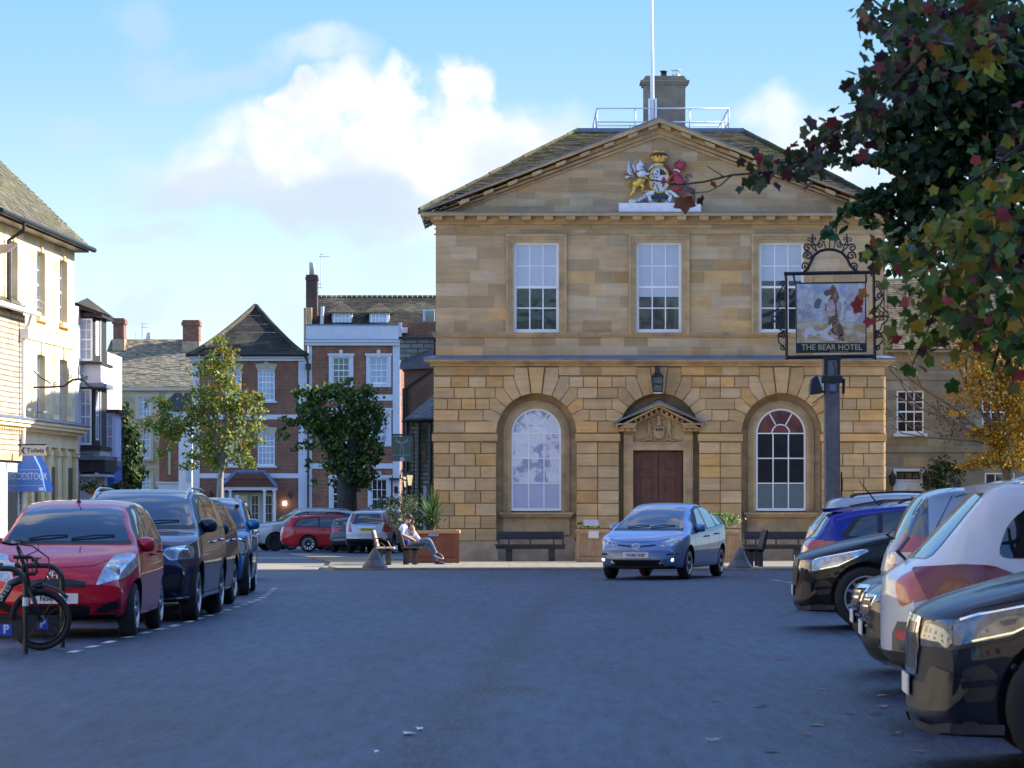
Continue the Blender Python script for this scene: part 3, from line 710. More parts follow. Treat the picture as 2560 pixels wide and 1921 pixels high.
# door
d=MB(); x0,x1=hx(1583),hx(1709); z0,z1=HB,hz_(1126); d.box(x0,x1,YH+.30,YH+.42,z0,z1)
mid=hx(1647)
for (a,b) in ((x0+px(3),mid-px(1)),(mid+px(1),x1-px(3))):
    d.box(a,b,YH+.262,YH+.30,z0,z1-px(4))
doors=d.build('door',DOORW,th)
d=MB()
for (a,b) in ((x0+px(3),mid-px(1)),(mid+px(1),x1-px(3))):
    for (t,bt) in ((1143,1177),(1191,1290),(1304,1380)):
        for (i0,yy) in ((0,.254),(px(3.5),.245)):
            xa,xb=a+px(13)+i0,b-px(13)-i0; za,zb2=hz_(bt)+i0,hz_(t)-i0
            if i0==0:
                tt=px(2.2)
                d.box(xa,xb,YH+yy,YH+.262,zb2-tt,zb2); d.box(xa,xb,YH+yy,YH+.262,za,za+tt); d.box(xa,xa+tt,YH+yy,YH+.262,za+tt,zb2-tt); d.box(xb-tt,xb,YH+yy,YH+.262,za+tt,zb2-tt)
            else: d.prism([(xa,za),(xb,za),(xb,zb2),(xa,zb2)],YH+yy,YH+.262,.006)
d.build('door_panel',DOORW,doors)
d=MB(); d.ball((hx(1650),YH+.235,hz_(1267)),px(3),10,8); d.build('door_knob',BRASS,doors,smooth=True)
d=MB(); d.box(hx(1548),hx(1747),YH-.25,YH+.42,HB,HB+.10); d.build('doorstep',STONEG,th)
# roof
SLATE=brickmat('stone_slate',(0.115,0.105,0.065),(0.06,0.055,0.04),(0.015,0.014,0.012),0.32,0.155,0.020,'xz',dirt=0.35,bump=1.0,mixn=((0.14,0.15,0.035),1.4,.55,.75))
SLATES=brickmat('stone_slate_side',(0.19,0.165,0.115),(0.11,0.10,0.075),(0.03,0.028,0.022),0.30,0.14,0.018,'yz',dirt=0.35,bump=1.0,mixn=((0.15,0.16,0.05),1.6,.55,.72))
ex,ez=UL-.45,hz_(530); D=4.4; dx0,dx1=(1446-CX)*(YH+D)/F,(1855-CX)*(YH+D)/F; dz_=1.5+(HZ-326)*(YH+D)/F
rf=MB(); y0=YH-.35; Bk=14.3
nrow=46
def slope_rows(mb,A,B,C,D_,n,jit=0.02):
    # A,B eave left/right; D_,C ridge left/right; overlapping courses
    A,B,C,D_=map(Vector,(A,B,C,D_)); nn=(B-A).cross(D_-A).normalized()
    if nn.z<0: nn=-nn
    for i in range(n):
        t0,t1=i/n,(i+1.08)/n; t1=min(t1,1.0)
        a=A.lerp(D_,t0);b=B.lerp(C,t0);c=B.lerp(C,t1);d=A.lerp(D_,t1)
        segs=max(1,int((b-a).length/0.30))
        for k in range(segs):
            s0,s1=k/segs,(k+1)/segs; h=0.010+random.random()*jit*.7; h2=h*.3
            p=[a.lerp(b,s0)+nn*h,a.lerp(b,s1)+nn*h,d.lerp(c,s1)+nn*h2,d.lerp(c,s0)+nn*h2]
            q=[a.lerp(b,s0)-nn*.03,a.lerp(b,s1)-nn*.03]
            o=random.uniform(.7,1.35); mb.tc=(o,o*random.uniform(.95,1.03),o*random.uniform(.8,1.0))
            mb.add(p+q,[(0,1,2,3),(4,5,1,0)])
    mb.tc=(1,1,1)
ROOFM=mat('stone_tiles',(0.060,0.050,0.032),0.95,var=0.35,vscale=5,bump=0.8,bscale=14,tint=True,col2=(0.085,0.09,0.022),c2scale=1.1,c2lo=.52,c2hi=.72,spec=.2)
yE=YH+.1
tq=(.6+.4)/(D+.4); q0=Vector((ex,yE-.5,ez)).lerp(Vector((dx0,YH+D,dz_)),tq); q1=Vector((UR+.45,yE-.5,ez)).lerp(Vector((dx1,YH+D,dz_)),tq)
slope_rows(rf,q0,q1,(dx1,YH+D,dz_),(dx0,YH+D,dz_),nrow)
slope_rows(rf,(ex,YH+6.2,ez),(ex,yE-.5,ez),(dx0,YH+D,dz_),(dx0,YH+Bk-5,dz_),nrow)
slope_rows(rf,(UR+.45,yE-.5,ez),(UR+.45,YH+6.2,ez),(dx1,YH+Bk-5,dz_),(dx1,YH+D,dz_),nrow)
for s,e,dd in ((-1,ex,dx0),(1,UR+.45,dx1)):
    P=[Vector((e,yE-.5,ez)).lerp(Vector((dd,YH+D,dz_)),t/14) for t in range(15)]
    for a,b in zip(P[:-1],P[1:]):
        j=random.uniform(.04,.065); o=random.uniform(1.2,2.4); rf.tc=(o,o,o*.85); rf.tube([a+Vector((0,0,j*.5)),b+Vector((0,0,j*.5))],j,6)
rf.tc=(1,1,1)
rfo=rf.build('roof',ROOFM,th)
m=MB(); m.box(dx0-.05,dx1+.05,YH+D-.05,YH+Bk-4.9,dz_-.1,dz_+.06); m.box(dx0-.1,dx1+.1,YH+D-.12,YH+D+.1,dz_-.06,dz_+.02); m.build('roof_deck',LEAD,th)
# back gable fill behind pediment
m=MB(); m.prism([(apx-px(560),hz_(530)),(apx+px(560),hz_(530)),(apx,hz_(530)+px(560)*slope)],YH+.5,YH+.6); m.build('wall',STONET,th)
# pediment roof (ridge running back to the deck)
rf=MB(); 
for s in (-1,1):
    A=Vector((apx+s*px(570),YH-.1,apz-px(570)*slope-.03)); T=Vector((apx,YH-.1,apz-.03)); T2=Vector((apx,YH+D+.3,apz-.05)); A2=Vector((apx+s*px(150),YH+D+.3,apz-px(150)*slope-.03))
    rf.add([A,T,T2,A2],[(0,1,2,3)])
rf.build('roof',LEAD,th)
# railing
GALV=mat('galvanised_steel',(0.55,0.57,0.60),0.45,metal=0.4)
m=MB(); Yr=YH+D+.15; kr=F/Yr
def rx(s): return (s-CX)/kr
def rz_(s): return 1.5+(HZ-s)/kr
zt,zm,z0=rz_(271.5),rz_(305.5),dz_
for yy in (Yr,Yr+4.6):
    m.tube([(rx(1492),yy,zt),(rx(1822),yy,zt)],.021,8); m.tube([(rx(1492),yy,zm),(rx(1822),yy,zm)],.021,8)
    for s in (1492,1588,1724,1822): m.tube([(rx(s),yy,z0),(rx(s),yy,zt)],.021,8)
for s in (1492,1822):
    for z in (zt,zm): m.tube([(rx(s),Yr,z),(rx(s),Yr+4.6,z)],.021,8)
    for yy in (Yr+1.5,Yr+3): m.tube([(rx(s),yy,z0),(rx(s),yy,zt)],.021,8)
m.build('roof_railing',GALV,th,smooth=True)
# chimney
CHIM=mat('chimney_stone',(0.20,0.165,0.12),0.95,var=0.25,vscale=1.5,bump=.4,bscale=12)
Yc=YH+D+2.2; kc=F/Yc
def qx(s): return (s-CX)/kc
def qz(s): return 1.5+(HZ-s)/kc
m=MB(); m.box(qx(1610.5),qx(1713.5),Yc,Yc+.9,dz_-.2,qz(212)); m.box(qx(1606),qx(1718),Yc-.05,Yc+.95,qz(212),qz(206)); m.box(qx(1601.5),qx(1723.5),Yc-.1,Yc+1.0,qz(206),qz(201))
m.prism([(qx(1606),qz(201)),(qx(1718),qz(201)),(qx(1710),qz(190)),(qx(1614),qz(190))],Yc-.02,Yc+.9)
ch=m.build('chimney',CHIM,th)
m=MB(); m.lathe([(.10,0),(.11,.02),(.09,.06),(.09,.17),(.12,.18),(.12,.21)],(qx(1661),Yc+.4,qz(191)),12); m.build('chimney_pot',BLACK,ch,smooth=True)
m=MB(); m.lathe([(.12,0),(.12,.1)],(qx(1692),Yc+.4,qz(191)),12); 
for a in (0,1.57,3.14,4.71): m.tube([(qx(1692)+.1*math.cos(a),Yc+.4+.1*math.sin(a),qz(189)),(qx(1692)+.1*math.cos(a),Yc+.4+.1*math.sin(a),qz(173))],.008,4)
m.lathe([(.15,0),(.15,.012)],(qx(1692),Yc+.4,qz(173)),12); m.build('chimney_pot',GALV,ch)
# flagpole
Yp=YH+D+1.0; kp_=F/Yp
fp=thing('flagpole','white flagpole rising beside the stone chimney on the town hall roof','flagpole',((1631-CX)/kp_,Yp,dz_))
m=MB(); a=Vector(((1631.5-CX)/kp_,Yp,1.5+(HZ-310)/kp_)); b=Vector(((1628.5-CX)/kp_,Yp,1.5+(HZ+60)/kp_)); b=a+(Vector(((1629-CX)/kp_,Yp,1.5+(HZ-0)/kp_))-a)*1.15
m.tube([a-Vector((0,0,.4)),a.lerp(b,.5),b],[px(5.6),px(4.8),px(4.2)],12); m.build('pole',WHITE,fp,smooth=True)
m=MB(); 
for s in (-1,1): m.box(a.x+s*px(5.7) if s>0 else a.x-px(11),a.x+px(11) if s>0 else a.x-px(5.7),Yp-px(6),Yp+px(6),dz_,1.5+(HZ-247)/kp_)
m.box(a.x-px(11),a.x+px(11),Yp+px(6),Yp+px(9),dz_,1.5+(HZ-250)/kp_); m.build('pole_clamp',WHITE,fp)
# lantern over the door
lt=thing('hanging_lantern','black wrought lantern with bottle-end glass hung over the town hall door','lantern',(hx(1642.5),YH-.35,hz_(986)))
lx=hx(1642.5); ly=YH-.35; 
LGL=mat('bullion_glass',(0.10,0.13,0.12),0.2,coat=.5,var=.3,vscale=20)
m=MB(); m.box(lx-px(5.5),lx+px(5.5),ly-.06,YH-.10,hz_(935),hz_(916)); m.lathe([(px(16),0),(px(15),px(3)),(px(8),px(9)),(px(5.5),px(18))],(lx,ly,hz_(944)),4); 
m.M=None
for sx_ in (-1,1):
    for sy_ in (-1,1): m.tube([(lx+sx_*px(13),ly+sy_*px(13),hz_(944)),(lx+sx_*px(11),ly+sy_*px(11),hz_(981))],px(1.3),4)
for z,r_ in ((944,13.5),(962,12),(981,11.5)):
    q=[(lx-px(r_),ly-px(r_),hz_(z)),(lx+px(r_),ly-px(r_),hz_(z)),(lx+px(r_),ly+px(r_),hz_(z)),(lx-px(r_),ly+px(r_),hz_(z))]
    for i in range(4): m.tube([q[i],q[(i+1)%4]],px(1.3),4)
m.build('lantern_frame',IRON,lt)
m=MB(); m.add([(lx+a*px(12),ly+b*px(12),hz_(945)) for a,b in ((-1,-1),(1,-1),(1,1),(-1,1))]+[(lx+a*px(10.4),ly+b*px(10.4),hz_(980)) for a,b in ((-1,-1),(1,-1),(1,1),(-1,1))],[(0,1,5,4),(1,2,6,5),(2,3,7,6),(3,0,4,7)])
m.build('lantern_glass',LGL,lt)
m=MB(); m.box(lx-px(10),lx+px(10),ly-px(10),ly+px(10),hz_(985.5),hz_(981.5)); m.build('lantern_base',WHITEO,lt)
# ---------------- coat of arms ----------------
RED=mat('arms_red',(0.32,0.035,0.06),0.5,var=0.25,vscale=8)
SILV=mat('arms_white',(0.62,0.62,0.68),0.5,var=0.12,vscale=8)
PURP=mat('arms_purple',(0.10,0.015,0.035),0.5)
TEAL=mat('arms_blue_green',(0.045,0.09,0.12),0.6,var=.2)
ABLK=mat('arms_black',(0.02,0.02,0.035),0.5)
def P5(x,y,d): return (hx(1540+x/8.3),YH+.06-d,hz_(360+y/8.3))
def s5(n): return px(n/8.3)
ca=tag(MB().build('x',WHITE),'','') if False else None
m=MB(); m.box(hx(1546),hx(1751),YH-.36,YH+.02,hz_(533.5),hz_(510.6)); 
BOARD=mat('weathered_white_board',(0.70,0.70,0.74),0.7,var=.12,vscale=6,col2=(0.30,0.27,0.22),c2scale=5,c2lo=.62,c2hi=.7)
coa=m.build('coat_of_arms',BOARD,th)
def V5(pts,r,mb,d=.15,n=7):
    mb.tube([P5(x,y,d) for x,y in pts],[s5(q) for q in r] if isinstance(r,(list,tuple)) else s5(r),n)
# shield
m=MB(); c=P5(895,750,0)
E=[(c[0]+s5(190)*math.cos(t),c[2]+s5(262)*math.sin(t)) for t in [2*math.pi*i/28 for i in range(28)]]
m.prism(E,YH-.10,YH+.05,.02); sh=m.build('shield',SILV,coa)
m=MB(); m.tube([(c[0]+s5(200)*math.cos(t),YH-.10,c[2]+s5(272)*math.sin(t)) for t in [2*math.pi*i/30 for i in range(30)]],s5(22),8,closed=True); m.build('shield_rim',GOLD,sh,smooth=True)
def hat(m,pts,d=.175): m.prism([(P5(x,y,0)[0],P5(x,y,0)[2]) for x,y in pts],YH+.06-d,YH-.09)
m=MB(); hat(m,[(905,515),(985,560),(1035,640),(905,660)])
for k in range(3): hat(m,[(920+k*42,600),(945+k*42,600),(945+k*42,655),(920+k*42,655)],.178)
hat(m,[(830,570),(870,560),(870,620),(850,600)])
for (x,y) in ((770,640),(830,640),(790,700),(850,705),(770,760),(830,770),(785,830),(765,880),(850,780)): hat(m,[(x-15,y-20),(x+16,y-14),(x+12,y+18),(x-17,y+12)])
hat(m,[(690,640),(700,625),(990,1000),(975,1005)],.181) if False else None
hat(m,[(830,860),(845,850),(900,985),(885,990)])
m.build('shield_charge',ABLK,sh)
m=MB(); hat(m,[(960,700),(1000,690),(1025,740),(1010,840),(985,910),(955,900),(965,830),(940,760)]); hat(m,[(925,820),(965,800),(960,835),(930,850)]); hat(m,[(1010,780),(1040,760),(1040,800),(1015,820)]); m.build('shield_charge',RED,sh)
m=MB(); 
for (x,y) in ((735,690),(745,760),(805,860),(840,930),(870,840),(765,800)): hat(m,[(x-13,y-13),(x+13,y-13),(x+13,y+13),(x-13,y+13)])
m.build('shield_charge',GOLD,sh)
# crown and helmet mantling
m=MB(); cc=P5(893,270,.10); m.ball((cc[0],cc[1]-.05,P5(0,250,0)[2]),s5(150),16,8,(1.12,.6,.52)); m.ball((P5(760,270,0)[0],YH-.1,P5(0,270,0)[2]),s5(55),10,6); m.ball((P5(1028,270,0)[0],YH-.1,P5(0,270,0)[2]),s5(55),10,6)
cr=m.build('crown',PURP,coa,smooth=True)
m=MB(); m.lathe([(s5(120),0),(s5(140),s5(30)),(s5(145),s5(70)),(s5(158),s5(90))],(cc[0],YH-.12,P5(0,395,0)[2]),20)
for k in range(7):
    t=math.pi*(1+k/6.0); m.ball((cc[0]+s5(150)*math.cos(t),YH-.12+s5(150)*math.sin(t)*.8,P5(0,290,0)[2]),s5(34),8,6); m.tube([(cc[0]+s5(150)*math.cos(t),YH-.12+s5(150)*math.sin(t)*.8,P5(0,330,0)[2]),(cc[0]+s5(150)*math.cos(t),YH-.12+s5(150)*math.sin(t)*.8,P5(0,265,0)[2])],s5(16),6)
for k in (-90,-45,0,45,90): m.ball((cc[0]+s5(k),YH-.16,P5(0,172-abs(k)*.05*-1,0)[2]),s5(30),8,6)
m.build('crown_gold',GOLD,cr,smooth=True)
m=MB(); V5([(800,440),(880,425),(980,445)],[40,48,40],m,.12); V5([(800,440),(720,500),(670,560)],[40,30,14],m,.10); m.build('mantling',SILV,coa,smooth=True)
m=MB(); V5([(990,460),(1060,510),(1110,600),(1130,700)],[30,44,40,22],m,.08); m.build('mantling',RED,coa,smooth=True)
# winged beast supporter
m=MB()
V5([(540,700),(520,620),(490,540),(470,480),(455,420)],[86,95,78,62,54],m,.18,10)
V5([(470,400),(520,440),(560,480)],[56,46,26],m,.22,9); V5([(495,370),(500,330)],[16,6],m,.2); V5([(415,380),(410,330)],[14,5],m,.2)
V5([(560,600),(640,640),(690,620)],[40,26,20],m,.2); V5([(400,700),(300,660),(210,700),(205,720)],[30,36,34,20],m,.12)
for k in range(6):
    V5([(360-k*9,690-k*6),(300-k*12,560-k*10+k*8),(250-k*4+k*0,345+k*38)],[24,26,8],m,.10+.012*k)
    V5([(400,600),(360+k*4,480),(400-k*14,350+k*22)],[20,24,8],m,.06+.01*k)
bw=m.build('winged_beast',SILV,coa,smooth=True)
m=MB(); V5([(560,690),(520,760),(470,820),(400,850),(370,880)],[80,92,80,84,66],m,.16,10)
V5([(380,880),(370,980),(310,1060),(300,1150)],[58,34,24,20],m,.18); V5([(290,1160),(330,1175),(350,1170)],[34,34,18],m,.22); V5([(255,1200),(355,1200)],22,m,.2)
V5([(520,850),(560,900),(540,960),(560,1000),(610,1010)],[52,34,22,18,20],m,.2); V5([(600,1000),(680,985)],[20,12],m,.2)
V5([(600,700),(660,750),(720,800)],[30,18,16],m,.22)
V5([(330,870),(250,890),(225,850),(270,790),(310,740)],[12,12,12,12,8],m,.1)
m.build('beast_hindquarters',GOLD,bw,smooth=True)
m=MB(); V5([(405,590),(480,575),(560,555)],14,m,.275); m.build('beast_collar',ABLK,bw)
# lion supporter
m=MB(); V5([(1340,900),(1320,800),(1260,700),(1230,620),(1300,520)],[80,92,98,92,70],m,.18,10)
V5([(1360,560),(1330,450),(1340,390)],[70,105,80],m,.22,10); V5([(1250,480),(1230,400)],[50,34],m,.2)
for k in range(9): t=k*.7; V5([(1335+90*math.cos(t),450+90*math.sin(t)),(1335+125*math.cos(t+.25),450+120*math.sin(t+.25))],[26,10],m,.25)
V5([(1200,640),(1130,700),(1080,790)],[44,32,28],m,.22); V5([(1270,780),(1180,810),(1080,830)],[44,32,22],m,.22)
V5([(1340,900),(1250,950),(1170,960),(1120,980)],[70,52,34,22],m,.2); V5([(1360,900),(1400,1000),(1360,1100),(1340,1190)],[62,44,30,28],m,.16)
V5([(1400,820),(1500,760),(1440,690),(1470,640),(1550,650),(1570,700)],[14,14,14,16,16,8],m,.1)
ln=m.build('red_lion',RED,coa,smooth=True)
m=MB(); V5([(1190,560),(1250,560),(1320,600)],20,m,.32); m.build('lion_collar',SILV,ln)
# ribbon
m=MB()
def ribbon(pts,w,mb,d):
    Pn=[Vector(p) for p in pts]
    for i in range(len(Pn)-1):
        def nrm(k):
            t=(Pn[min(k+1,len(Pn)-1)]-Pn[max(k-1,0)]).normalized(); return Vector((-t.y,t.x))*w/2
        a,b=Pn[i]+nrm(i),Pn[i+1]+nrm(i+1); c2,e=Pn[i+1]-nrm(i+1),Pn[i]-nrm(i)
        mb.prism([(P5(q.x,q.y,0)[0],P5(q.x,q.y,0)[2]) for q in (a,b,c2,e)],YH+.06-d,YH+.06-d+.035)
ribbon([(260,1215),(380,1200),(480,1170),(580,1100),(680,1030),(760,1010)],60,m,.28)
ribbon([(1030,1010),(1110,1000),(1190,1050),(1260,1120),(1360,1190),(1470,1210),(1520,1190)],60,m,.28)
arc=[(900-225*math.cos(math.pi*i/12),1080+210*math.sin(math.pi*i/12)) for i in range(13)]
ribbon(arc,62,m,.31)
V5([(690,1080),(750,1050),(780,1000)],[14,26,22],m,.3); V5([(1110,1080),(1050,1050),(1015,1000)],[14,26,22],m,.3)
rb=m.build('motto_ribbon',SILV,coa)
m=MB(); V5([(900,1030),(900,1230)],[36,30],m,.15); V5([(880,1050),(740,1140)],[40,26],m,.14); V5([(920,1050),(1060,1140)],[40,26],m,.14)
V5([(500,1240),(570,1225),(650,1270),(560,1285)],[20,44,30,20],m,.33); V5([(1310,1230),(1230,1225),(1130,1280),(1220,1285)],[20,44,30,20],m,.33)
m.build('foliage_base',TEAL,coa,smooth=True)
def text(s,loc,size,m,parent=None,name='lettering',rot=(90,0,0),ext=0.004,align='CENTER',shear=0,sx=1.0,bold=0):
    cu=bpy.data.curves.new(name,'FONT'); cu.body=s; cu.size=size; cu.align_x=align; cu.align_y='CENTER'; cu.extrude=ext; cu.offset=bold; cu.resolution_u=3; cu.shear=shear
    o=bpy.data.objects.new(name,cu); COL.objects.link(o); 
    M=(Matrix.Translation(loc) if not isinstance(loc,Matrix) else loc)@Matrix.Rotation(R(rot[2]),4,'Z')@Matrix.Rotation(R(rot[1]),4,'Y')@Matrix.Rotation(R(rot[0]),4,'X')@Matrix.Diagonal((sx,1,1,1))
    dg=bpy.context.evaluated_depsgraph_get(); me=bpy.data.meshes.new_from_object(o.evaluated_get(dg)); bpy.data.objects.remove(o); 
    me.transform(M)
    if parent is not None:
        me.transform(Matrix.Translation(-Vector(parent.get('_o',(0,0,0)))))
    me.materials.clear(); me.materials.append(m)
    r=bpy.data.objects.new(name,me); COL.objects.link(r)
    if parent is not None: r.parent=parent; r['_o']=parent['_o']
    return r
def ftext(word,pts,size,m,parent,d):
    """letters laid one by one along points, joined in one mesh"""
    mb=MB()
    for ch,(x,y,a) in zip(word,pts):
        if ch==' ': continue
        p=P5(x,y,d); o=text(ch,Matrix.Translation(p)@Matrix.Rotation(R(a),4,'Y'),size,m)
        me=o.data; mb.add([tuple(v.co) for v in me.vertices],[tuple(q.vertices) for q in me.polygons]); bpy.data.objects.remove(o)
    mb.build('lettering',m,parent)
L="DEFEND LE"; 
ftext(L,[(900-225*math.cos(a),1080+210*math.sin(a),(90-math.degrees(a))) for a in [math.pi*(.22+.56*i/8.0) for i in range(9)]],s5(66),ABLK,rb,.325)
ftext("DIEU",[(430,1185,-22),(490,1160,-30),(545,1122,-36),(600,1085,-38)],s5(62),ABLK,rb,.295)
# ---------------- brick houses behind (YB) ----------------
BRICK=brickmat('red_brick',(0.22,0.07,0.035),(0.16,0.06,0.035),(0.26,0.19,0.14),0.225,0.075,0.010,'xz',dirt=0.22)
BRICK2=brickmat('orange_brick',(0.29,0.095,0.04),(0.16,0.06,0.035),(0.28,0.20,0.14),0.225,0.075,0.010,'xz',dirt=0.25)
BRICKY=brickmat('red_brick_side',(0.26,0.085,0.04),(0.14,0.055,0.035),(0.26,0.19,0.14),0.225,0.075,0.010,'yz',dirt=0.22)
TILE_D=mat('dark_roof_tiles',(0.034,0.028,0.021),0.9,var=.35,vscale=3,tint=True,col2=(0.10,0.09,0.055),c2scale=.5,c2lo=.5,c2hi=.68,bump=.6,bscale=10,spec=.3)
TILE_S=mat('cotswold_slates',(0.23,0.195,0.145),0.95,var=.3,vscale=4,tint=True,bump=.6,bscale=10,spec=.2)
TILE_R=mat('clay_tiles',(0.15,0.055,0.035),0.9,var=.3,vscale=4,tint=True,spec=.2)
PAINTW=mat('white_stucco',(0.55,0.54,0.57),0.7,var=.05,vscale=2)
LSTONE=mat('yellow_ashlar',(0.80,0.63,0.37),0.9,var=.08,vscale=1.2,spec=.2,tint=True)
SSTONE=mat('far_ashlar',(0.50,0.39,0.24),0.9,var=.15,vscale=1.2,spec=.2,tint=True)
class Q:      # pixel -> metres on a plane at distance Y
    def __init__(s,Y): s.Y=Y; s.k=F/Y
    def x(s,a): return (a-CX)/s.k
    def z(s,a): return 1.5+(HZ-a)/s.k
    def n(s,a): return a/s.k
q=Q(185.0); YB=185.0; G0=gz(185)-.3
bh=thing('brick_house','brick house with a steep pyramid roof and a hipped porch behind the parked cars','house',(q.x(620),YB,G0))
MBW=Matrix.Translation((0,YB,0))
m=MB(); 
wl=[(563,604,921,1003),(644,687,921,1003),(563,604,1080,1165),(644,687,1080,1165)]
hol=[(q.x(a),q.x(b),q.z(d),q.z(c)) for a,b,c,d in wl]
m.M=MBW; wall_holes(m,q.x(499),q.x(746),G0,q.z(902),0,.3,hol); m.box(q.x(484),q.x(765),.301,9,G0,q.z(893)); m.build('wall',BRICK,bh)
m=MB(MBW); 
m.box(q.x(482),q.x(499),-.06,.3,G0,q.z(903)); m.box(q.x(746),q.x(771),-.06,.3,G0,q.z(903)); 
m.box(q.x(499),q.x(746),-.04,.0,q.z(1049),q.z(1037)); m.box(q.x(499),q.x(746),-.04,.0,q.z(1196),q.z(1184))
m.box(q.x(478),q.x(765),-.2,.3,q.z(903),q.z(896)); m.box(q.x(473),q.x(768),-.35,.3,q.z(896),q.z(892)); m.build('stucco_trim',PAINTW,bh)
KEY=mat('keystone_stone',(0.46,0.37,0.25),.9,var=.1)
for i,(a,b,c,d) in enumerate(wl):
    sash(bh,MBW,q.x(a),q.x(b),q.z(d),q.z(c),4 if i<2 else 4,5,depth=.07,fw=.07,bar=.03,arch=q.n(7),glass=CURT,meet=3)
    k=MB(MBW); zt=q.z(c); cx=(q.x(a)+q.x(b))/2; hw_=(q.x(b)-q.x(a))/2; n=7
    Rr=(hw_*hw_+q.n(7)**2)/(2*q.n(7)); zc=zt-Rr
    A=[(cx+Rr*math.sin(t)*1.0,zc+Rr*math.cos(t)) for t in [math.asin(hw_/Rr)*(1-2*j/6) for j in range(7)]]
    B=[(cx+(p[0]-cx)*1.28,zt+q.n(13)-abs(p[0]-cx)*.12) for p in A]
    for j in range(6): k.prism([A[j],A[j+1],B[j+1],B[j]],-.03,.0)
    k.prism([(cx-.07,zt),(cx+.07,zt),(cx+.11,zt+q.n(16)),(cx-.11,zt+q.n(16))],-.07,-.031); k.build('window_head',KEY,bh)
    k=MB(MBW); k.box(q.x(a)-.12,q.x(b)+.12,-.08,.07,q.z(d)-.1,q.z(d)); k.build('window_sill',PAINTW,bh)
# pyramid roof with sprocketed foot
rf=MB(); ap=Vector((q.x(622),YB+5.0,1.5+(HZ-767)*(YB+5)/F)); 
def pyr(e,zb,zt,wide):  # ring at e
    return e
base=[Vector((q.x(470),YB-.4,q.z(891))),Vector((q.x(768),YB-.4,q.z(891))),Vector((q.x(768),YB+9.5,q.z(891))),Vector((q.x(470),YB+9.5,q.z(891)))]
def ringpt(b,t): 
    p=b.lerp(ap,t); p.z=b.z+(ap.z-b.z)*(t**1.22); return p
for f in range(4):
    a0,b0=base[f],base[(f+1)%4]; N=46
    for i in range(N):
        t0,t1=i/N,min(1,(i+1.0)/N); o=random.uniform(.7,1.3)
        A,B_,C_,D_=ringpt(a0,t0),ringpt(b0,t0),ringpt(b0,t1),ringpt(a0,t1)
        segs=max(1,int((B_-A).length/.5)) if f in (0,1) else 1
        for k in range(segs):
            s0,s1=k/segs,(k+1)/segs; o=random.uniform(.65,1.4); rf.tc=(o,o,o); h=Vector((0,-.006 if f==0 else 0,.004))
            rf.add([A.lerp(B_,s0)+h,A.lerp(B_,s1)+h,D_.lerp(C_,s1),D_.lerp(C_,s0)],[(0,1,2,3)])
for f in (0,1):
    P=[ringpt(base[f],t/16) for t in range(17)]
    rf.tc=(2.6,2.5,2.2) if f==0 else (1.2,1.2,1.1); rf.tube([p+Vector((0,0,.05)) for p in P],.14,6)
rf.build('roof',TILE_D,bh)
m=MB(); m.tube([(q.x(470),YB-.5,q.z(888)),(q.x(766),YB-.5,q.z(888))],.08,8); m.tube([(q.x(764),YB-.5,q.z(892)),(q.x(770),YB-.45,q.z(905)),(q.x(771),YB-.2,q.z(925)),(q.x(771),YB-.2,G0)],.06,8); m.box(q.x(765),q.x(778),YB-.45,YB-.1,q.z(925),q.z(910)); m.box(q.x(745),q.x(765),YB-.2,YB+.2,q.z(885),q.z(878)); m.build('gutter_and_downpipe',BLACK,bh)
# porch
m=MB(MBW); pr=[( -1.9,0)]
eL,eR,tL,tR=q.x(557),q.x(696),q.x(590),q.x(662); ze,zt=q.z(1218),q.z(1183)
def rows(mb,A,B,C,D_,n,base_=(1,1,1)):
    A,B,C,D_=map(Vector,(A,B,C,D_))
    for i in range(n):
        t0,t1=i/n,(i+1)/n; o=random.uniform(.7,1.3); mb.tc=(o*base_[0],o*base_[1],o*base_[2]); h=Vector((0,-.02,.02))
        mb.add([A.lerp(D_,t0)+h,B.lerp(C,t0)+h,B.lerp(C,t1),A.lerp(D_,t1)],[(0,1,2,3)])
rows(m,(eL,-1.6,ze),(eR,-1.6,ze),(tR,-.1,zt),(tL,-.1,zt),9); rows(m,(eL,0,ze),(eL,-1.6,ze),(tL,-.1,zt),(tL,-.05,zt),9); rows(m,(eR,-1.6,ze),(eR,0,ze),(tR,-.05,zt),(tR,-.1,zt),9)
m.tc=(1,1,1)
pch=m.build('porch',TILE_R,bh)
m=MB(MBW); 
for (a,b) in (((eL,-1.62,ze+.03),(tL,-.1,zt+.05)),((eR,-1.62,ze+.03),(tR,-.1,zt+.05)),((tL,-.1,zt+.05),(tR,-.1,zt+.05))): m.tube([a,b],.11,6)
m.build('porch_lead',LEAD,pch)
m=MB(MBW); 
m.box(eL+.05,eR-.05,-1.5,-1.35,q.z(1226),ze); m.box(eL+.05,eL+.2,-1.35,0,q.z(1226),ze); m.box(eR-.2,eR-.05,-1.35,0,q.z(1226),ze)
for x in (560,581,666,690): m.tube([(q.x(x),-1.42,G0),(q.x(x),-1.42,q.z(1226))],.07,8); m.box(q.x(x)-.1,q.x(x)+.1,-1.52,-1.32,q.z(1229),q.z(1226.2))
m.box(q.x(557),q.x(563),-.2,0,G0,q.z(1226)); m.box(q.x(684),q.x(690),-.2,0,G0,q.z(1226)); m.build('porch_post',PAINTW,pch)
m=MB(MBW); m.box(q.x(563),q.x(684),-.05,-.01,G0,q.z(1232)); m.build('porch_panelling',mat('sage_paint',(0.33,0.33,0.27),.6),pch)
for (a,b) in ((597,619),(627,648),(659,682)):
    sash(pch,MBW,q.x(a),q.x(b),q.z(1330),q.z(1238),2,4,depth=-.09,fw=.05,bar=.02,frame=CREAM,name='glazed_door')
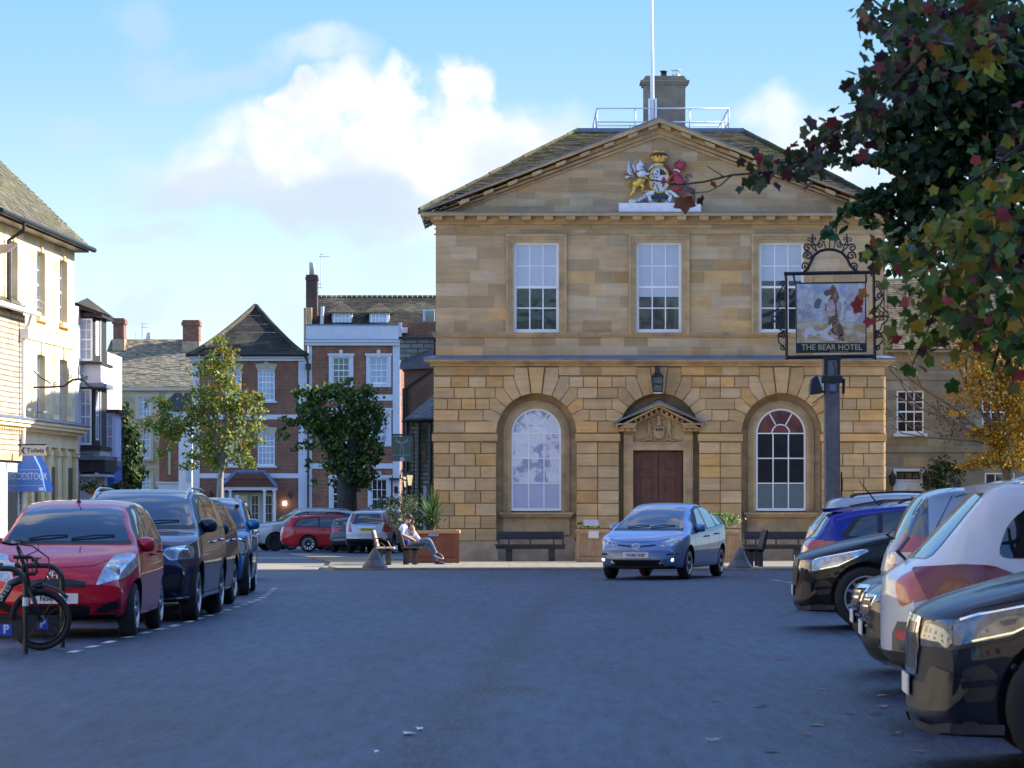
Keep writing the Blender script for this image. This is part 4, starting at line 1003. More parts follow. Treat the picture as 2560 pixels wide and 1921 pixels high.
for x in (527,725):
    m=MB(MBW); m.lathe([(.02,0),(.13,.08),(.10,.30),(.03,.38),(.01,.5)],(q.x(x),-.15,q.z(1248)),8); m.build('wall_lamp',BLACK,bh)
m=MB(MBW); m.ball((q.x(712),-.12,q.z(1259)),.11,10,8); m.build('lit_lamp',mat('lamp_glow',(1,.9,.7),emit=(1,.82,.55),estr=6),bh)
# ---------------- tall brick hotel ----------------
ht=thing('brick_hotel','tall brick building with white quoins, parapet and two dormers beside the pyramid roofed house','hotel',(q.x(885),YB,G0))
wl=[(831.6,874,893.7,960),(925,968.6,893.7,960),(831.6,874,1030,1108),(931,969,1030,1108),(831.6,874,1198,1275),(929,968,1198,1300)]
hol=[(q.x(a),q.x(b),q.z(d),q.z(c)) for a,b,c,d in wl]
m=MB(MBW); wall_holes(m,q.x(780),q.x(982),G0,q.z(865),0,.3,hol); m.box(q.x(772),q.x(1000),.301,10,G0,q.z(820)); m.build('wall',BRICK2,ht)
m=MB(MBW); m.box(q.x(771.3),q.x(780),-.05,.3,G0,q.z(865)); m.box(q.x(982),q.x(1000),-.06,.3,G0,q.z(865))
m.box(q.x(780),q.x(982),-.04,0,q.z(1002),q.z(987)); m.box(q.x(780),q.x(982),-.04,0,q.z(1172),q.z(1159))
m.box(q.x(765),q.x(1000),-.02,.3,q.z(849),q.z(814)); m.box(q.x(762),q.x(1001),-.30,.3,q.z(856),q.z(850)); m.box(q.x(763),q.x(1000),-.20,.3,q.z(864.5),q.z(856)); m.build('stucco_trim',PAINTW,ht)
m=MB(MBW); m.box(q.x(764),q.x(1001),-.06,.32,q.z(814),q.z(811)); m.box(q.x(761),q.x(1001),-.33,-.0,q.z(850),q.z(849)); m.build('coping',LEAD,ht)
for i,(a,b,c,d) in enumerate(wl):
    sash(ht,MBW,q.x(a),q.x(b),q.z(d),q.z(c),3,4,depth=.05,fw=.06,bar=.028,meet=2,glass=(CURT if i in(1,3,2) else OLDGLASS))
    k=MB(MBW); x0,x1,z0,z1=hol[i]; o=q.n(9.5)
    k.box(x0-o,x0,-.06,.04,z0-.18,z1+o); k.box(x1,x1+o,-.06,.04,z0-.18,z1+o); k.box(x0,x1,-.06,.04,z1,z1+o); k.box(x0,x1,-.06,.04,z0-.18,z0-.001); k.box(x0-o-.06,x1+o+.06,-.10,-.061,z1+o-.12,z1+o); k.box((x0+x1)/2-.1,(x0+x1)/2+.1,-.12,-.062,z1,z1+o+.2)
    k.build('window_surround',PAINTW,ht)
rf=MB(MBW); yr0,yr1=.4,5.2
zr=1.5+(HZ-744)*(YB+yr1)/F; zb=1.5+(HZ-815)*(YB+yr0)/F
slope_rows(rf,(q.x(768),yr0,zb),(q.x(1090),yr0,zb),(q.x(1090),yr1,zr),(q.x(768),yr1,zr),30)
rf.tc=(2.6,2.3,1.7)
for k in range(24): a=q.x(778)+k*(q.x(1090)-q.x(778))/24; rf.tube([(a,yr1,zr+.02),(a+(q.x(1090)-q.x(778))/24-.03,yr1,zr+.02)],.11,6)
rf.tc=(1,1,1)
rf.build('roof',TILE_D,ht)
for (a,b,apx_) in ((825.5,880,853),(919,973,946)):
    y0_=.9; k=MB(Matrix.Translation((0,YB+y0_,0))); z0,z1=q.z(812),q.z(779); x0,x1=q.x(a),q.x(b); xa=q.x(apx_)
    k.box(x0+.05,x1-.05,.05,3,z0,z1); dm=k.build('dormer',PAINTW,ht)
    sash(dm,Matrix.Translation((0,YB+y0_,0)),x0+.14,x1-.14,z0+.05,z1-.02,4,2,depth=-.02,fw=.07,bar=.04,glass=BLIND)
    k=MB(Matrix.Translation((0,YB+y0_,0))); zt=q.z(752); e=.22
    rows(k,(x0-e,-.25,z1),(x1+e,-.25,z1),(xa+.05,1.3,zt),(xa-.05,1.3,zt),9,(.62,.55,.50)); rows(k,(x0-e,3,z1),(x0-e,-.25,z1),(xa-.05,1.3,zt),(xa-.05,3,zt),9,(.5,.45,.4)); rows(k,(x1+e,-.25,z1),(x1+e,3,z1),(xa+.05,3,zt),(xa+.05,1.3,zt),9,(.5,.45,.4)); k.tc=(1,1,1)
    k.box(x0-e,x1+e,-.22,0,z1-.06,z1-.005); k.build('dormer_roof',TILE_S,dm)
m=MB(MBW); m.box(q.x(762),q.x(790),1.0,2.2,q.z(820),q.z(697)); m.box(q.x(760.5),q.x(792),.95,2.25,q.z(697),q.z(690)); m.box(q.x(762),q.x(790.5),.98,2.22,q.z(690),q.z(684)); chs=m.build('chimney',brickmat('soot_brick',(0.10,0.05,0.04),(0.06,0.035,0.03),(0.10,0.08,0.07),.225,.075,.01),ht)
m=MB(MBW); m.lathe([(.16,0),(.15,.4),(.17,.42),(.15,.46),(.17,.5),(.15,.56),(.17,.62),(.14,.72)],(q.x(776),1.6,q.z(684)),12); m.build('chimney_pot',mat('pale_clay',(0.55,0.50,0.42),.8),chs,smooth=True)
m=MB(MBW); m.box(q.x(759),q.x(766),.1,1.0,q.z(890),q.z(770)); m.box(q.x(766),q.x(778),.3,1.1,q.z(815),q.z(768)); m.build('stone_kneeler',STONEG,ht)
m=MB(MBW); m.tube([(q.x(803),.6,q.z(812)),(q.x(805),.6,q.z(765))],.1,8); m.build('vent_pipe',PAINTW,ht)
m=MB(MBW); m.tube([(q.x(799),1.2,q.z(718)),(q.x(800),1.2,q.z(632))],.025,5)
for (a,b,y_) in ((794,820,638),(796,806,632),(790,803,707),(790,803,716)): m.tube([(q.x(a),1.2,q.z(y_)),(q.x(b),1.2,q.z(y_))],.018,4)
for a in (797,803,808,813): m.tube([(q.x(a),1.0,q.z(638)),(q.x(a),1.4,q.z(638))],.012,4)
m.build('aerial',GALV,ht)
m=MB(MBW); m.box(q.x(809.5),q.x(816),-.08,-.001,q.z(900),q.z(893)); m.build('alarm_box',RED,ht)
m=MB(MBW); m.box(q.x(983),q.x(998),-.1,-.061,G0,q.z(1208)); dr=m.build('door',mat('lilac_door',(0.55,0.50,0.58),.5),ht); m=MB(MBW); m.box(q.x(986),q.x(995),-.12,-.101,q.z(1235),q.z(1216)); m.build('door_glass',DGLASS,dr); 
m=MB(MBW); m.box(q.x(974),q.x(1000),-.9,-.07,q.z(1201),q.z(1196)); m.build('door_canopy',BLACK,ht)
# ---------------- brick and stone buildings tucked beside the hall (Y 150) ----------------
q2=Q(150.0); M2=Matrix.Translation((0,150,0)); G2=gz(150)-.3
bs=thing('brick_gable_range','narrow brick range with slate roofs squeezed between the hotel and the town hall','building',(q2.x(1045),150,G2))
m=MB(M2); m.box(q2.x(1010),q2.x(1120),0,6,G2,q2.z(925)); m.box(q2.x(1004),q2.x(1120),.5,6,q2.z(925),q2.z(805)); m.build('wall',BRICK,bs)
m=MB(M2); m.box(q2.x(999),q2.x(1083.5),.3,.5,q2.z(900),q2.z(848)); m.build('tile_hanging',brickmat('hung_slates',(0.30,0.27,0.21),(0.20,0.18,0.15),(0.05,0.05,0.05),.55,.21,.02),bs)
m=MB(M2); m.box(q2.x(996),q2.x(1090),.2,.55,q2.z(848),q2.z(842)); m.build('gutter',BLACK,bs)
m=MB(M2); m.add([(q2.x(1000),-.3,q2.z(925)),(q2.x(1083.5),-.3,q2.z(921)),(q2.x(1084.5),.29,q2.z(868)),(q2.x(1000),.29,q2.z(902))],[(0,1,2,3)]); m.build('slate_roof',mat('blue_slate',(0.05,0.055,0.07),.6,var=.3),bs)
m=MB(M2); m.prism([(q2.x(1008),q2.z(972)),(q2.x(1075),q2.z(925)),(q2.x(1082),q2.z(925)),(q2.x(1012),q2.z(975))],-.12,-.01); m.box(q2.x(1006),q2.x(1013),-.15,-.01,q2.z(985),q2.z(972)); m.tube([(q2.x(1009),-.1,G2),(q2.x(1009),-.1,q2.z(975))],.06,6); m.tube([(q2.x(1015),-.1,q2.z(1052)),(q2.x(1015),-.1,q2.z(975))],.05,6); m.build('gutter_and_downpipe',BLACK,bs)
m=MB(M2); m.box(q2.x(996),q2.x(1003),.2,.9,q2.z(850),q2.z(806)); m.box(q2.x(1003),q2.x(1018),.3,.49,q2.z(832),q2.z(818)); m.build('white_parapet',PAINTW,bs)
m=MB(M2); m.box(q2.x(1056),q2.x(1085),1.0,1.3,q2.z(800),q2.z(771)); m.build('dormer_window',WHITEO,bs)
m=MB(M2); m.add([(q2.x(1062),.9,q2.z(802)),(q2.x(1084),.9,q2.z(778)),(q2.x(1084),.9,q2.z(800))],[(0,1,2)]); m.box(q2.x(1062),q2.x(1084),.95,.99,q2.z(800),q2.z(775)); m.build('dormer_glass',DGLASS,bs)
q3=Q(138.0); M3=Matrix.Translation((0,138,0)); G3=gz(138)-.3
st_=thing('rubble_stone_range','low rubble stone building with black pipes and slate roof against the town hall','building',(q3.x(1046),138,G3))
RUB=brickmat('rubble_stone',(0.46,0.37,0.25),(0.28,0.22,0.15),(0.12,0.10,0.08),.34,.17,.03,'xz',dirt=.3,bump=.8)
m=MB(M3); m.box(q3.x(1012),q3.x(1120),0,5,G3,q3.z(1052)); m.build('wall',RUB,st_)
m=MB(M3); slope_rows(m,(q3.x(1008),-.4,q3.z(1053)),(q3.x(1120),-.4,q3.z(1046)),(q3.x(1120),2.5,1.5+(HZ-960)*140.5/F),(q3.x(1083),2.5,1.5+(HZ-985)*140.5/F),16); m.build('roof',mat('slate_tiles',(0.09,0.09,0.10),.7,var=.3,tint=True),st_)
m=MB(M3); m.tube([(q3.x(1006),-.45,q3.z(1054)),(q3.x(1085),-.45,q3.z(1050))],.07,6)
for a,r_ in ((1017,.07),(1047,.09),(1076,.08),(1022,.04)): m.tube([(q3.x(a),-.15,G3),(q3.x(a),-.15,q3.z(1054))],r_,6)
m.box(q3.x(1043),q3.x(1051),-.28,-.01,q3.z(1062),q3.z(1054)); m.build('gutter_and_downpipe',BLACK,st_)
m=MB(M3); m.box(q3.x(1056),q3.x(1066),-.05,-.001,q3.z(1155),q3.z(1064)); m.box(q3.x(1069),q3.x(1072),-.05,-.001,q3.z(1150),q3.z(1060)); m.build('narrow_window',DGLASS,st_)
m=MB(M3); m.box(q3.x(1058),q3.x(1066),-.08,-.001,G3,q3.z(1216)); m.build('door',PAINTW,st_)
# small things on this side
sg=thing('pub_sign','green hanging board with a white stag head and antlers, beside the stone range','hanging sign',(0,0,0)); qs=Q(134.0)
sg.location=(qs.x(1004),134,qs.z(1155)); sg['_o']=tuple(sg.location); Ms=Matrix.Translation((0,134,0))
GRN=mat('sage_green_board',(0.10,0.12,0.09),.5)
m=MB(Ms); m.box(qs.x(982),qs.x(1028),-.03,.03,qs.z(1154),qs.z(1091)); m.build('board',GRN,sg)
m=MB(Ms); m.box(qs.x(979),qs.x(1033),-.05,.05,qs.z(1090),qs.z(1085.5)); m.box(qs.x(1028.2),qs.x(1036),-.04,.04,qs.z(1088),qs.z(1084)); m.tube([(qs.x(1034),0,G3+.2),(qs.x(1034),0,qs.z(1085))],.05,6); m.build('bracket',BLACK,sg)
m=MB(Ms)
cx,cz=1005,1118
for s in (-1,1):
    m.tube([(qs.x(cx+s*a),-.04,qs.z(b)) for a,b in ((1,1109),(6,1106),(11,1106),(14,1101),(13,1097))],qs.n(1.0),5); m.tube([(qs.x(cx+s*6),-.04,qs.z(1106)),(qs.x(cx+s*8),-.04,qs.z(1102))],qs.n(.8),5)
    m.tube([(qs.x(cx+s*a),-.04,qs.z(b)) for a,b in ((0.5,1110),(3,1113),(1.5,1120),(5,1126),(4,1134))],qs.n(.6),5)
m.build('stag_emblem',PAINTW,sg)
text('The Woodstock Arms',(qs.x(1005),134-.034,qs.z(1138)),qs.n(5),PAINTW,sg)
m=MB(Ms); m.prism([(qs.x(1000),qs.z(1153)),(qs.x(1011),qs.z(1153)),(qs.x(1011),qs.z(1145)),(qs.x(1005.5),qs.z(1142)),(qs.x(1000),qs.z(1145))],-.045,-.031); m.build('small_plaque',PAINTW,sg)
LITG=mat('lit_lantern_glass',(.5,.45,.25),.4,emit=(.9,.75,.35),estr=.35)
lpst=thing('lamp_post','black lamp post with two cream glazed lanterns next to the planting','street lamp',(qs.x(1019),133,G3)); Ml=Matrix.Translation((0,133,0)); ql=Q(133.0)
m=MB(Ml); m.tube([(ql.x(1019),0,G3),(ql.x(1019),0,ql.z(1186))],.06,8); m.tube([(ql.x(1015),0,ql.z(1170)),(ql.x(1003),0,ql.z(1178)),(ql.x(1000),0,ql.z(1196)),(ql.x(1015),0,ql.z(1202))],.03,6); m.tube([(ql.x(1019),0,ql.z(1200)),(ql.x(1028),0,ql.z(1224))],.03,6); m.build('post',BLACK,lpst)
for (a,b,yy) in ((1015,1192,.15),(1025,1188,-.1)):
    m=MB(Ml); m.lathe([(ql.n(10),0),(ql.n(9),ql.n(2)),(ql.n(3),ql.n(9)),(ql.n(1),ql.n(12))],(ql.x(a),yy,ql.z(b)),6); m.lathe([(ql.n(2),-ql.n(3)),(ql.n(4),0)],(ql.x(a),yy,ql.z(b+26)),6); lh=m.build('lantern_head',BLACK,lpst)
    m=MB(Ml); m.lathe([(ql.n(4),0),(ql.n(7.5),ql.n(25.6))],(ql.x(a),yy,ql.z(b+26)),6); m.build('lantern_glass',LITG,lh)
# ---------------- far stone house ----------------
qf=Q(210.0); MF=Matrix.Translation((0,210,0)); GF=gz(210)-.3
fh=thing('stone_house','long stone house with a mottled stone slate roof and brick chimneys behind the young tree','house',(qf.x(370),210,GF))
wl=[(346.6,376,992.6,1043),(346.6,376,1082,1147),(346.6,376,1192,1236),(421,442,992.6,1043)]
hol=[(qf.x(a),qf.x(b),qf.z(d),qf.z(c)) for a,b,c,d in wl]
m=MB(MF); wall_holes(m,qf.x(240),qf.x(398),GF,qf.z(968),.01,.3,[h for h in hol[:3]]); wall_holes(m,qf.x(398),qf.x(500),qf.z(1080),qf.z(968),.011,.3,[hol[3]]); m.box(qf.x(240),qf.x(500),.301,9,GF,qf.z(969)); m.build('wall',SSTONE,fh)
r2=random.Random(5); m=MB(MF); masonry(m,qf.x(240),qf.x(398),GF,qf.z(980),.01,.34,.5,1.1,r2,hol[:3],d=.008); masonry(m,qf.x(398),qf.x(500),qf.z(1080),qf.z(980),.01,.34,.5,1.1,r2,[hol[3]],d=.008); m.build('ashlar_facing',SSTONE,fh)
for i,(a,b,c,d) in enumerate(wl): 
    sash(fh,MF,qf.x(a),qf.x(b),qf.z(d),qf.z(c),3,4,depth=.05,fw=.06,bar=.035,glass=CURT)
    k=MB(MF); k.box(qf.x(a)-.2,qf.x(b)+.2,-.1,.05,qf.z(d)-.14,qf.z(d)); k.box(qf.x(a)-.2,qf.x(a),-.05,.04,qf.z(d),qf.z(c)+.2);k.box(qf.x(b),qf.x(b)+.2,-.05,.04,qf.z(d),qf.z(c)+.2);k.box(qf.x(a),qf.x(b),-.05,.04,qf.z(c),qf.z(c)+.2); k.build('window_surround',mat('pale_stone',(0.55,0.47,0.34),.9) if i==0 else MT['pale_stone'],fh)
m=MB(MF); m.box(qf.x(262),qf.x(490),-.3,.2,qf.z(977),qf.z(969)); m.box(qf.x(300),qf.x(398),-.03,0,qf.z(1171),qf.z(1167)); m.build('cornice',MT['pale_stone'],fh)
rf=MB(MF); Yr_=5.5; zr=1.5+(HZ-849)*(215.5)/F
slope_rows(rf,(qf.x(235),-.3,qf.z(968)),(qf.x(500),-.3,qf.z(968)),(qf.x(482),Yr_,zr),(qf.x(252),Yr_,zr),40,jit=.05); rf.build('roof',TILE_S,fh)
def chim(x0,x1,yt,yb_,ys,M,qq,parent,depth=(4.0,5.4),matl=None,stone=True):
    k=MB(M); a,b=qq.x(x0),qq.x(x1); zt=qq.z(yt)
    k.box(a,b,depth[0],depth[1],qq.z(ys),zt-.35); k.box(a-.08,b+.08,depth[0]-.08,depth[1]+.08,zt-.35,zt-.12); k.box(a-.02,b+.02,depth[0]-.02,depth[1]+.02,zt-.12,zt)
    c=k.build('chimney',matl,parent)
    if stone: k=MB(M); k.box(a-.04,b+.04,depth[0]-.04,depth[1]+.04,qq.z(yb_),qq.z(ys)-.002); k.build('chimney_base',STONEG,c)
    return c
CB=mat('chimney_brick',(0.30,0.10,0.055),.9,var=.35,vscale=3); CB=brickmat('chimney_bricks',(0.34,0.11,0.05),(0.15,0.06,0.04),(0.2,0.15,0.12),.225,.075,.012)
chim(441,482,791.6,880,846,MF,qf,fh,matl=CB); chim(264,291,787,870,840,MF,qf,fh,matl=CB); 
c=chim(334,356,836,860,850,MF,qf,fh,(6.2,7),CB,False); k=MB(MF); k.lathe([(.22,0),(.22,.25),(.18,.27),(.18,.45)],(qf.x(345),6.6,qf.z(837)),10); k.build('chimney_pot',GALV,c)
m=MB(MF); m.tube([(qf.x(330),5.6,qf.z(850)),(qf.x(331),5.6,qf.z(797))],.03,4); m.tube([(qf.x(327),5.6,qf.z(798)),(qf.x(345),5.6,qf.z(798))],.02,4); m.tube([(qf.x(329),5.6,qf.z(807)),(qf.x(345),5.6,qf.z(807))],.02,4); m.tube([(qf.x(313),5.6,qf.z(850)),(qf.x(313),5.6,qf.z(819))],.015,4); m.build('aerial',GALV,fh)
# brick wing and white shopfront
bw_=thing('brick_wing','small brick shop with a white fascia below the stone house','shop',(qf.x(425),205,GF)); qg=Q(205.0); MG=Matrix.Translation((0,205,0))
m=MB(MG); m.box(qg.x(398),qg.x(449),0,4.9,qg.z(1206),qg.z(1081)); m.build('wall',BRICK2,bw_)
m=MB(MG); m.box(qg.x(393),qg.x(449),-.3,4.5,GF,qg.z(1209)); m.box(qg.x(391),qg.x(451),-.4,.1,qg.z(1209),qg.z(1205)); m.build('shopfront',PAINTW,bw_)
m=MB(MG); m.box(qg.x(420),qg.x(427),-.03,-.001,qg.z(1187),qg.z(1130)); m.build('window',DGLASS,bw_)
m=MB(MG); m.prism([(qg.x(421),qg.z(1003)),(qg.x(440),qg.z(984)),(qg.x(483),qg.z(984)),(qg.x(483),qg.z(1027)),(qg.x(427),qg.z(1027))],-.8,4); m.build('slate_roof',MT['blue_slate'],bw_)
m=MB(MG); m.box(qg.x(449),qg.x(482),-.6,4,GF,qg.z(1030)); m.build('rendered_wall',WHITEO,bw_)
m=MB(MG); m.box(qg.x(468),qg.x(480),-.65,-.601,qg.z(1205),qg.z(1130)); m.build('window',CURT,bw_)
# ---------------- cream building on the right ----------------
qr=Q(125.0); MR=Matrix.Translation((0,125,0)); GR=gz(125)-.3
cbd=thing('cream_stone_house','cream stone house with sash windows and a white front door, right of the town hall','house',(qr.x(2400),125,GR))
RST=mat('dull_ashlar',(0.25,0.20,0.13),.9,var=.2,vscale=1,tint=True,spec=.2)
wl=[(2241.6,2310,977,1083.7),(2455,2520,977,1085),(2462,2538,1182,1290),(2600,2668,977,1085)]
hol=[(qr.x(a),qr.x(b),qr.z(d),qr.z(c)) for a,b,c,d in wl]+[(qr.x(2243),qr.x(2300),GR,qr.z(1178))]
m=MB(MR); wall_holes(m,qr.x(2190),qr.x(2760),GR,qr.z(876),.01,.3,hol); m.box(qr.x(2190),qr.x(2760),.301,9,GR,qr.z(877)); m.build('wall',RST,cbd)
m=MB(MR); masonry(m,qr.x(2190),qr.x(2760),GR,qr.z(880),.01,.36,.6,1.3,r2,hol,d=.006); m.build('ashlar_facing',RST,cbd)
for i,(a,b,c,d) in enumerate(wl):
    sash(cbd,MR,qr.x(a),qr.x(b),qr.z(d),qr.z(c),3 if i!=1 else 3,4,depth=.06,fw=.06,bar=.03,meet=2,glass=OLDGLASS if i!=0 else CURT2)  if False else sash(cbd,MR,qr.x(a),qr.x(b),qr.z(d),qr.z(c),3,4,depth=.06,fw=.06,bar=.03,meet=2,glass=OLDGLASS)
    k=MB(MR); k.box(qr.x(a)-.12,qr.x(b)+.12,-.12,.06,qr.z(d)-.12,qr.z(d)); k.build('window_sill',PAINTW,cbd)
m=MB(MR); m.box(qr.x(2190),qr.x(2760),-.08,.01,qr.z(1131),qr.z(1116)); m.box(qr.x(2190),qr.x(2760),-.06,.01,qr.z(950),qr.z(935)); m.box(qr.x(2190),qr.x(2760),-.3,.0,qr.z(882),qr.z(874)); m.build('string_course',RST,cbd)
rf=MB(MR); slope_rows(rf,(qr.x(2185),-.35,qr.z(874)),(qr.x(2770),-.35,qr.z(874)),(qr.x(2770),4.5,1.5+(HZ-697)*129.5/F),(qr.x(2185),4.5,1.5+(HZ-697)*129.5/F),34); rf.build('roof',mat('dark_stone_tiles',(0.13,0.105,0.075),.95,var=.3,tint=True,spec=.2),cbd)
m=MB(MR); x0,x1=qr.x(2240),qr.x(2303); m.box(x0,x1,.0,.08,GR,qr.z(1199)); dr=m.build('door',mat('grey_white_door',(0.60,0.58,0.58),.5),cbd)
for (a,b,c,d) in ((2246,2268,1210,1232),(2273,2296,1210,1232),(2246,2268,1238,1300),(2273,2296,1238,1300)):
    m=MB(MR); m.prism([(qr.x(a),qr.z(d)),(qr.x(b),qr.z(d)),(qr.x(b),qr.z(c)),(qr.x(a),qr.z(c))],-.02,-.001,.008); m.build('door_panel',MT['grey_white_door'],dr)
text('2',(qr.x(2270),125-.03,qr.z(1227)),.13,BLACK,dr)
m=MB(MR); m.box(qr.x(2276),qr.x(2293),-.035,-.02,qr.z(1231),qr.z(1225)); m.build('letter_slot',GALV,dr)
m=MB(MR); m.box(x0-.1,x0-.001,-.06,.1,GR,qr.z(1172)); m.box(x1+.001,x1+.1,-.06,.1,GR,qr.z(1172)); m.box(x0,x1,-.06,.1,qr.z(1179),qr.z(1172)); m.box(x0,x1,-.04,.08,qr.z(1203),qr.z(1199)); m.build('door_frame',PAINTW,cbd)
m=MB(MR)
for i in range(3): a=x0+.08+(x1-x0-.1)*i/3; m.box(a,a+(x1-x0)/3-.09,-.01,.05,qr.z(1196),qr.z(1183))
m.build('fanlight',DGLASS,cbd)
for a in (2230,2313): k=MB(MR); k.lathe([(.02,0),(.10,.08),(.14,.36),(.03,.52),(.01,.62)],(qr.x(a),-.2,qr.z(1216)),6); k.build('wall_lantern',BLACK,cbd)
IVY=None
rg=thing('unseen_shade_block','unseen stone block added behind the town hall to shade the cars beyond','building',(6,130,gz(130)))  # added out of view behind the hall to throw shade on the far cars
m=MB(); m.box(.6,11.8,116,150,-1.5,10.6); m.build('wall',RST,rg); m=MB(); m.add([(.4,115.8,10.6),(12.0,115.8,10.6),(12.0,133,12.2),(.4,133,12.2)],[(0,1,2,3)]); m.add([(.4,150.2,10.6),(12.0,150.2,10.6),(12.0,133,12.2),(.4,133,12.2)],[(3,2,1,0)]); m.build('roof',TILE_S,rg)  # wall and roof of the added unseen shade block
# shading terrace on the right of the street (outside the frame): the inn that throws its shadow on the road
rt=thing('coaching_inn','long stone coaching inn along the right side of the street','inn',(14.2,30,0))
m=MB(); m.box(14.2,24,-45,83.6,-.2,10.2); m.build('wall',RST,rt)
rf=MB(); 
rf.add([(13.8,-45,10.2),(13.8,83.8,10.2),(19,83.8,16.0),(19,-45,16.0)],[(0,1,2,3)]); rf.add([(24.4,-45,10.2),(24.4,83.8,10.2),(19,83.8,16.0),(19,-45,16.0)],[(3,2,1,0)]); rf.add([(13.8,83.8,10.2),(24.4,83.8,10.2),(19,83.8,16)],[(0,1,2)]); rf.build('roof',TILE_S,rt)
MI=Matrix.Translation((14.2,0,0))@Matrix.Rotation(R(-90),4,'Z')
w0=None
for k in range(14):
    for z in (1.0,4.0,7.2):
        yy=2+k*6.0
        w_=sash(rt,MI,-yy-.55,-yy+.55,z,z+1.9,3,4,depth=-.06,fw=.07,bar=.03)
bk=thing('terrace_behind','stone terrace closing the far end of the street behind the viewer','terrace',(0,-48,0))
m=MB(); m.box(-26,26,-58,-48,-.2,8.5); m.build('wall',SSTONE,bk); rf=MB(); rf.add([(-27,-47.6,8.5),(27,-47.6,8.5),(27,-53,13),(-27,-53,13)],[(0,1,2,3)]); rf.build('roof',TILE_S,bk)
# ---------------- sunlit row on the left ----------------
# street line: X = -18.25 + 0.0535*Y ; local frame: u runs along the wall away from the viewer, depth goes into the wall (-X)
LD=Vector((0.0535,1,0)).normalized()
def leftM(Y0,push=0.0):
    o=Vector((-18.25+.0535*Y0+push,Y0,0))
    n=Vector((-LD.y,LD.x,0))      # into the wall
    return Matrix(((LD.x,n.x,0,o.x),(LD.y,n.y,0,o.y),(0,0,1,0),(0,0,0,1)))
def Yof(sx): return 18.25/(.0535+(1280-sx)/8500)
def zof(sy,sx): return 1.5+(HZ-sy)*Yof(sx)/F
Y0=92.0; ML=leftM(Y0); GL=-.6
yh=thing('yellow_stone_house','tall sunlit yellow ashlar house with shopfront cornice and mossy slate roof','house',(-13.3,96,GL))
def uY(Y): return (Y-Y0)/LD.y
def us(sx): return uY(Yof(sx))
ue=us(187)
wl=[(us(160)-.62,us(160)+.55,6.68,8.50),(us(104)-.62,us(104)+.55,6.68,8.50),(us(160)-.62,us(160)+.55,3.80,5.62),(us(104)-.62,us(104)+.55,3.80,5.62)]
hol=[w_ for w_ in wl]
# near bay (hidden below by the lower neighbour)
w0=(us(35)-.62,us(35)+.55,6.68,8.50); hol2=hol+[w0]
r3=random.Random(9)
m=MB(ML); wall_holes(m,-5,ue,3.3,9.0,.01,.35,hol2); m.box(-5,ue,.351,8,GL,9.0); m.box(-5,ue,.01,.35,GL,3.3); m.build('wall',LSTONE,yh)
m=MB(ML); masonry(m,-5,ue,3.72,5.98,.01,.30,.5,1.0,r3,hol2,d=.004,gap=.004); masonry(m,-5,ue,6.35,8.98,.01,.30,.5,1.0,r3,hol2,d=.004,gap=.004); m.build('ashlar_facing',LSTONE,yh)
m=MB(ML); m.box(-5,ue+.02,-.035,.02,5.98,6.35); m.box(-5,ue+.02,-.06,.02,6.32,6.37); m.build('string_course',LSTONE,yh)
for (a,b,c,d) in wl+[w0]:
    sash(yh,ML,a,b,c,d,3,4,depth=.17,fw=.06,bar=.03,meet=2,glass=DGLASS)
    if c>6: k=MB(ML); k.box(a-.12,b+.12,-.12,.14,c-.14,c); k.build('window_sill',LSTONE,yh)
    k=MB(ML); k.box((a+b)/2-.09,(a+b)/2+.09,-.045,.01,d,d+.42); k.build('keystone',LSTONE,yh)
m=MB(ML); m.box(-5,ue+.1,-.42,-.02,3.62,3.70); m.box(-5,ue+.05,-.36,-.02,3.52,3.62); m.box(-5,ue+.02,-.10,0.0,3.05,3.52)
k=0; u_=-4.8
while u_<ue-.1: m.box(u_,u_+.10,-.27,-.10,3.42,3.52); u_+=.22
m.build('shop_cornice',LSTONE,yh)
m=MB(ML); m.box(-5,ue+.12,-.45,.0,3.70,3.74); m.add([(-5,-.45,3.74),(ue+.12,-.45,3.74),(ue+.12,.005,3.86),(-5,.005,3.86)],[(0,1,2,3)]); m.build('lead_flashing',LEAD,yh)
# shopfront: pilasters and deep openings
m=MB(ML)
for uc in (ue-.15,ue-1.75,ue-2.9,ue-4.3,ue-5.4,ue-6.8): m.box(uc-.2,uc+.2,-.09,.0,GL,3.05); m.box(uc-.26,uc+.26,-.14,-.0,2.82,2.95)
m.build('pilaster',LSTONE,yh)
for a,b in ((ue-1.5,ue-.4),(ue-4.05,ue-3.15),(ue-6.5,ue-5.7)):
    m=MB(ML); m.box(a,b,-.012,-.001,GL,2.5); m.build('shop_opening',mat('brown_timber',(0.16,0.10,0.05),.6) if 'brown_timber' not in MT else MT['brown_timber'],yh)
rf=MB(ML); slope_rows(rf,(ue+.2,-.45,9.0),(-6,-.45,9.0),(-6,3.6,12.9),(ue-.0,3.6,12.9),34,jit=.03)
rf.tc=(.8,.8,.6); rf.add([(ue+.16,-.3,8.98),(ue-.05,3.6,12.85),(ue-.05,8,9)],[(0,1,2)])
rf.build('roof',mat('mossy_slates',(0.115,0.10,0.07),.95,var=.35,vscale=4,tint=True,col2=(0.10,0.105,0.025),c2scale=2.0,c2lo=.48,c2hi=.66,bump=.8,bscale=12),yh)
m=MB(ML); m.box(-5,ue+.1,-.40,-.0,8.86,8.96); m.tube([(-5,-.52,8.97),(ue+.35,-.52,8.95)],.075,8); m.tube([(-1.9,-.5,8.95),(-1.9,-.5,8.7),(-1.9,-.1,8.45),(-1.9,-.1,3.8)],.06,8); m.build('gutter_and_downpipe',BLACK,yh)
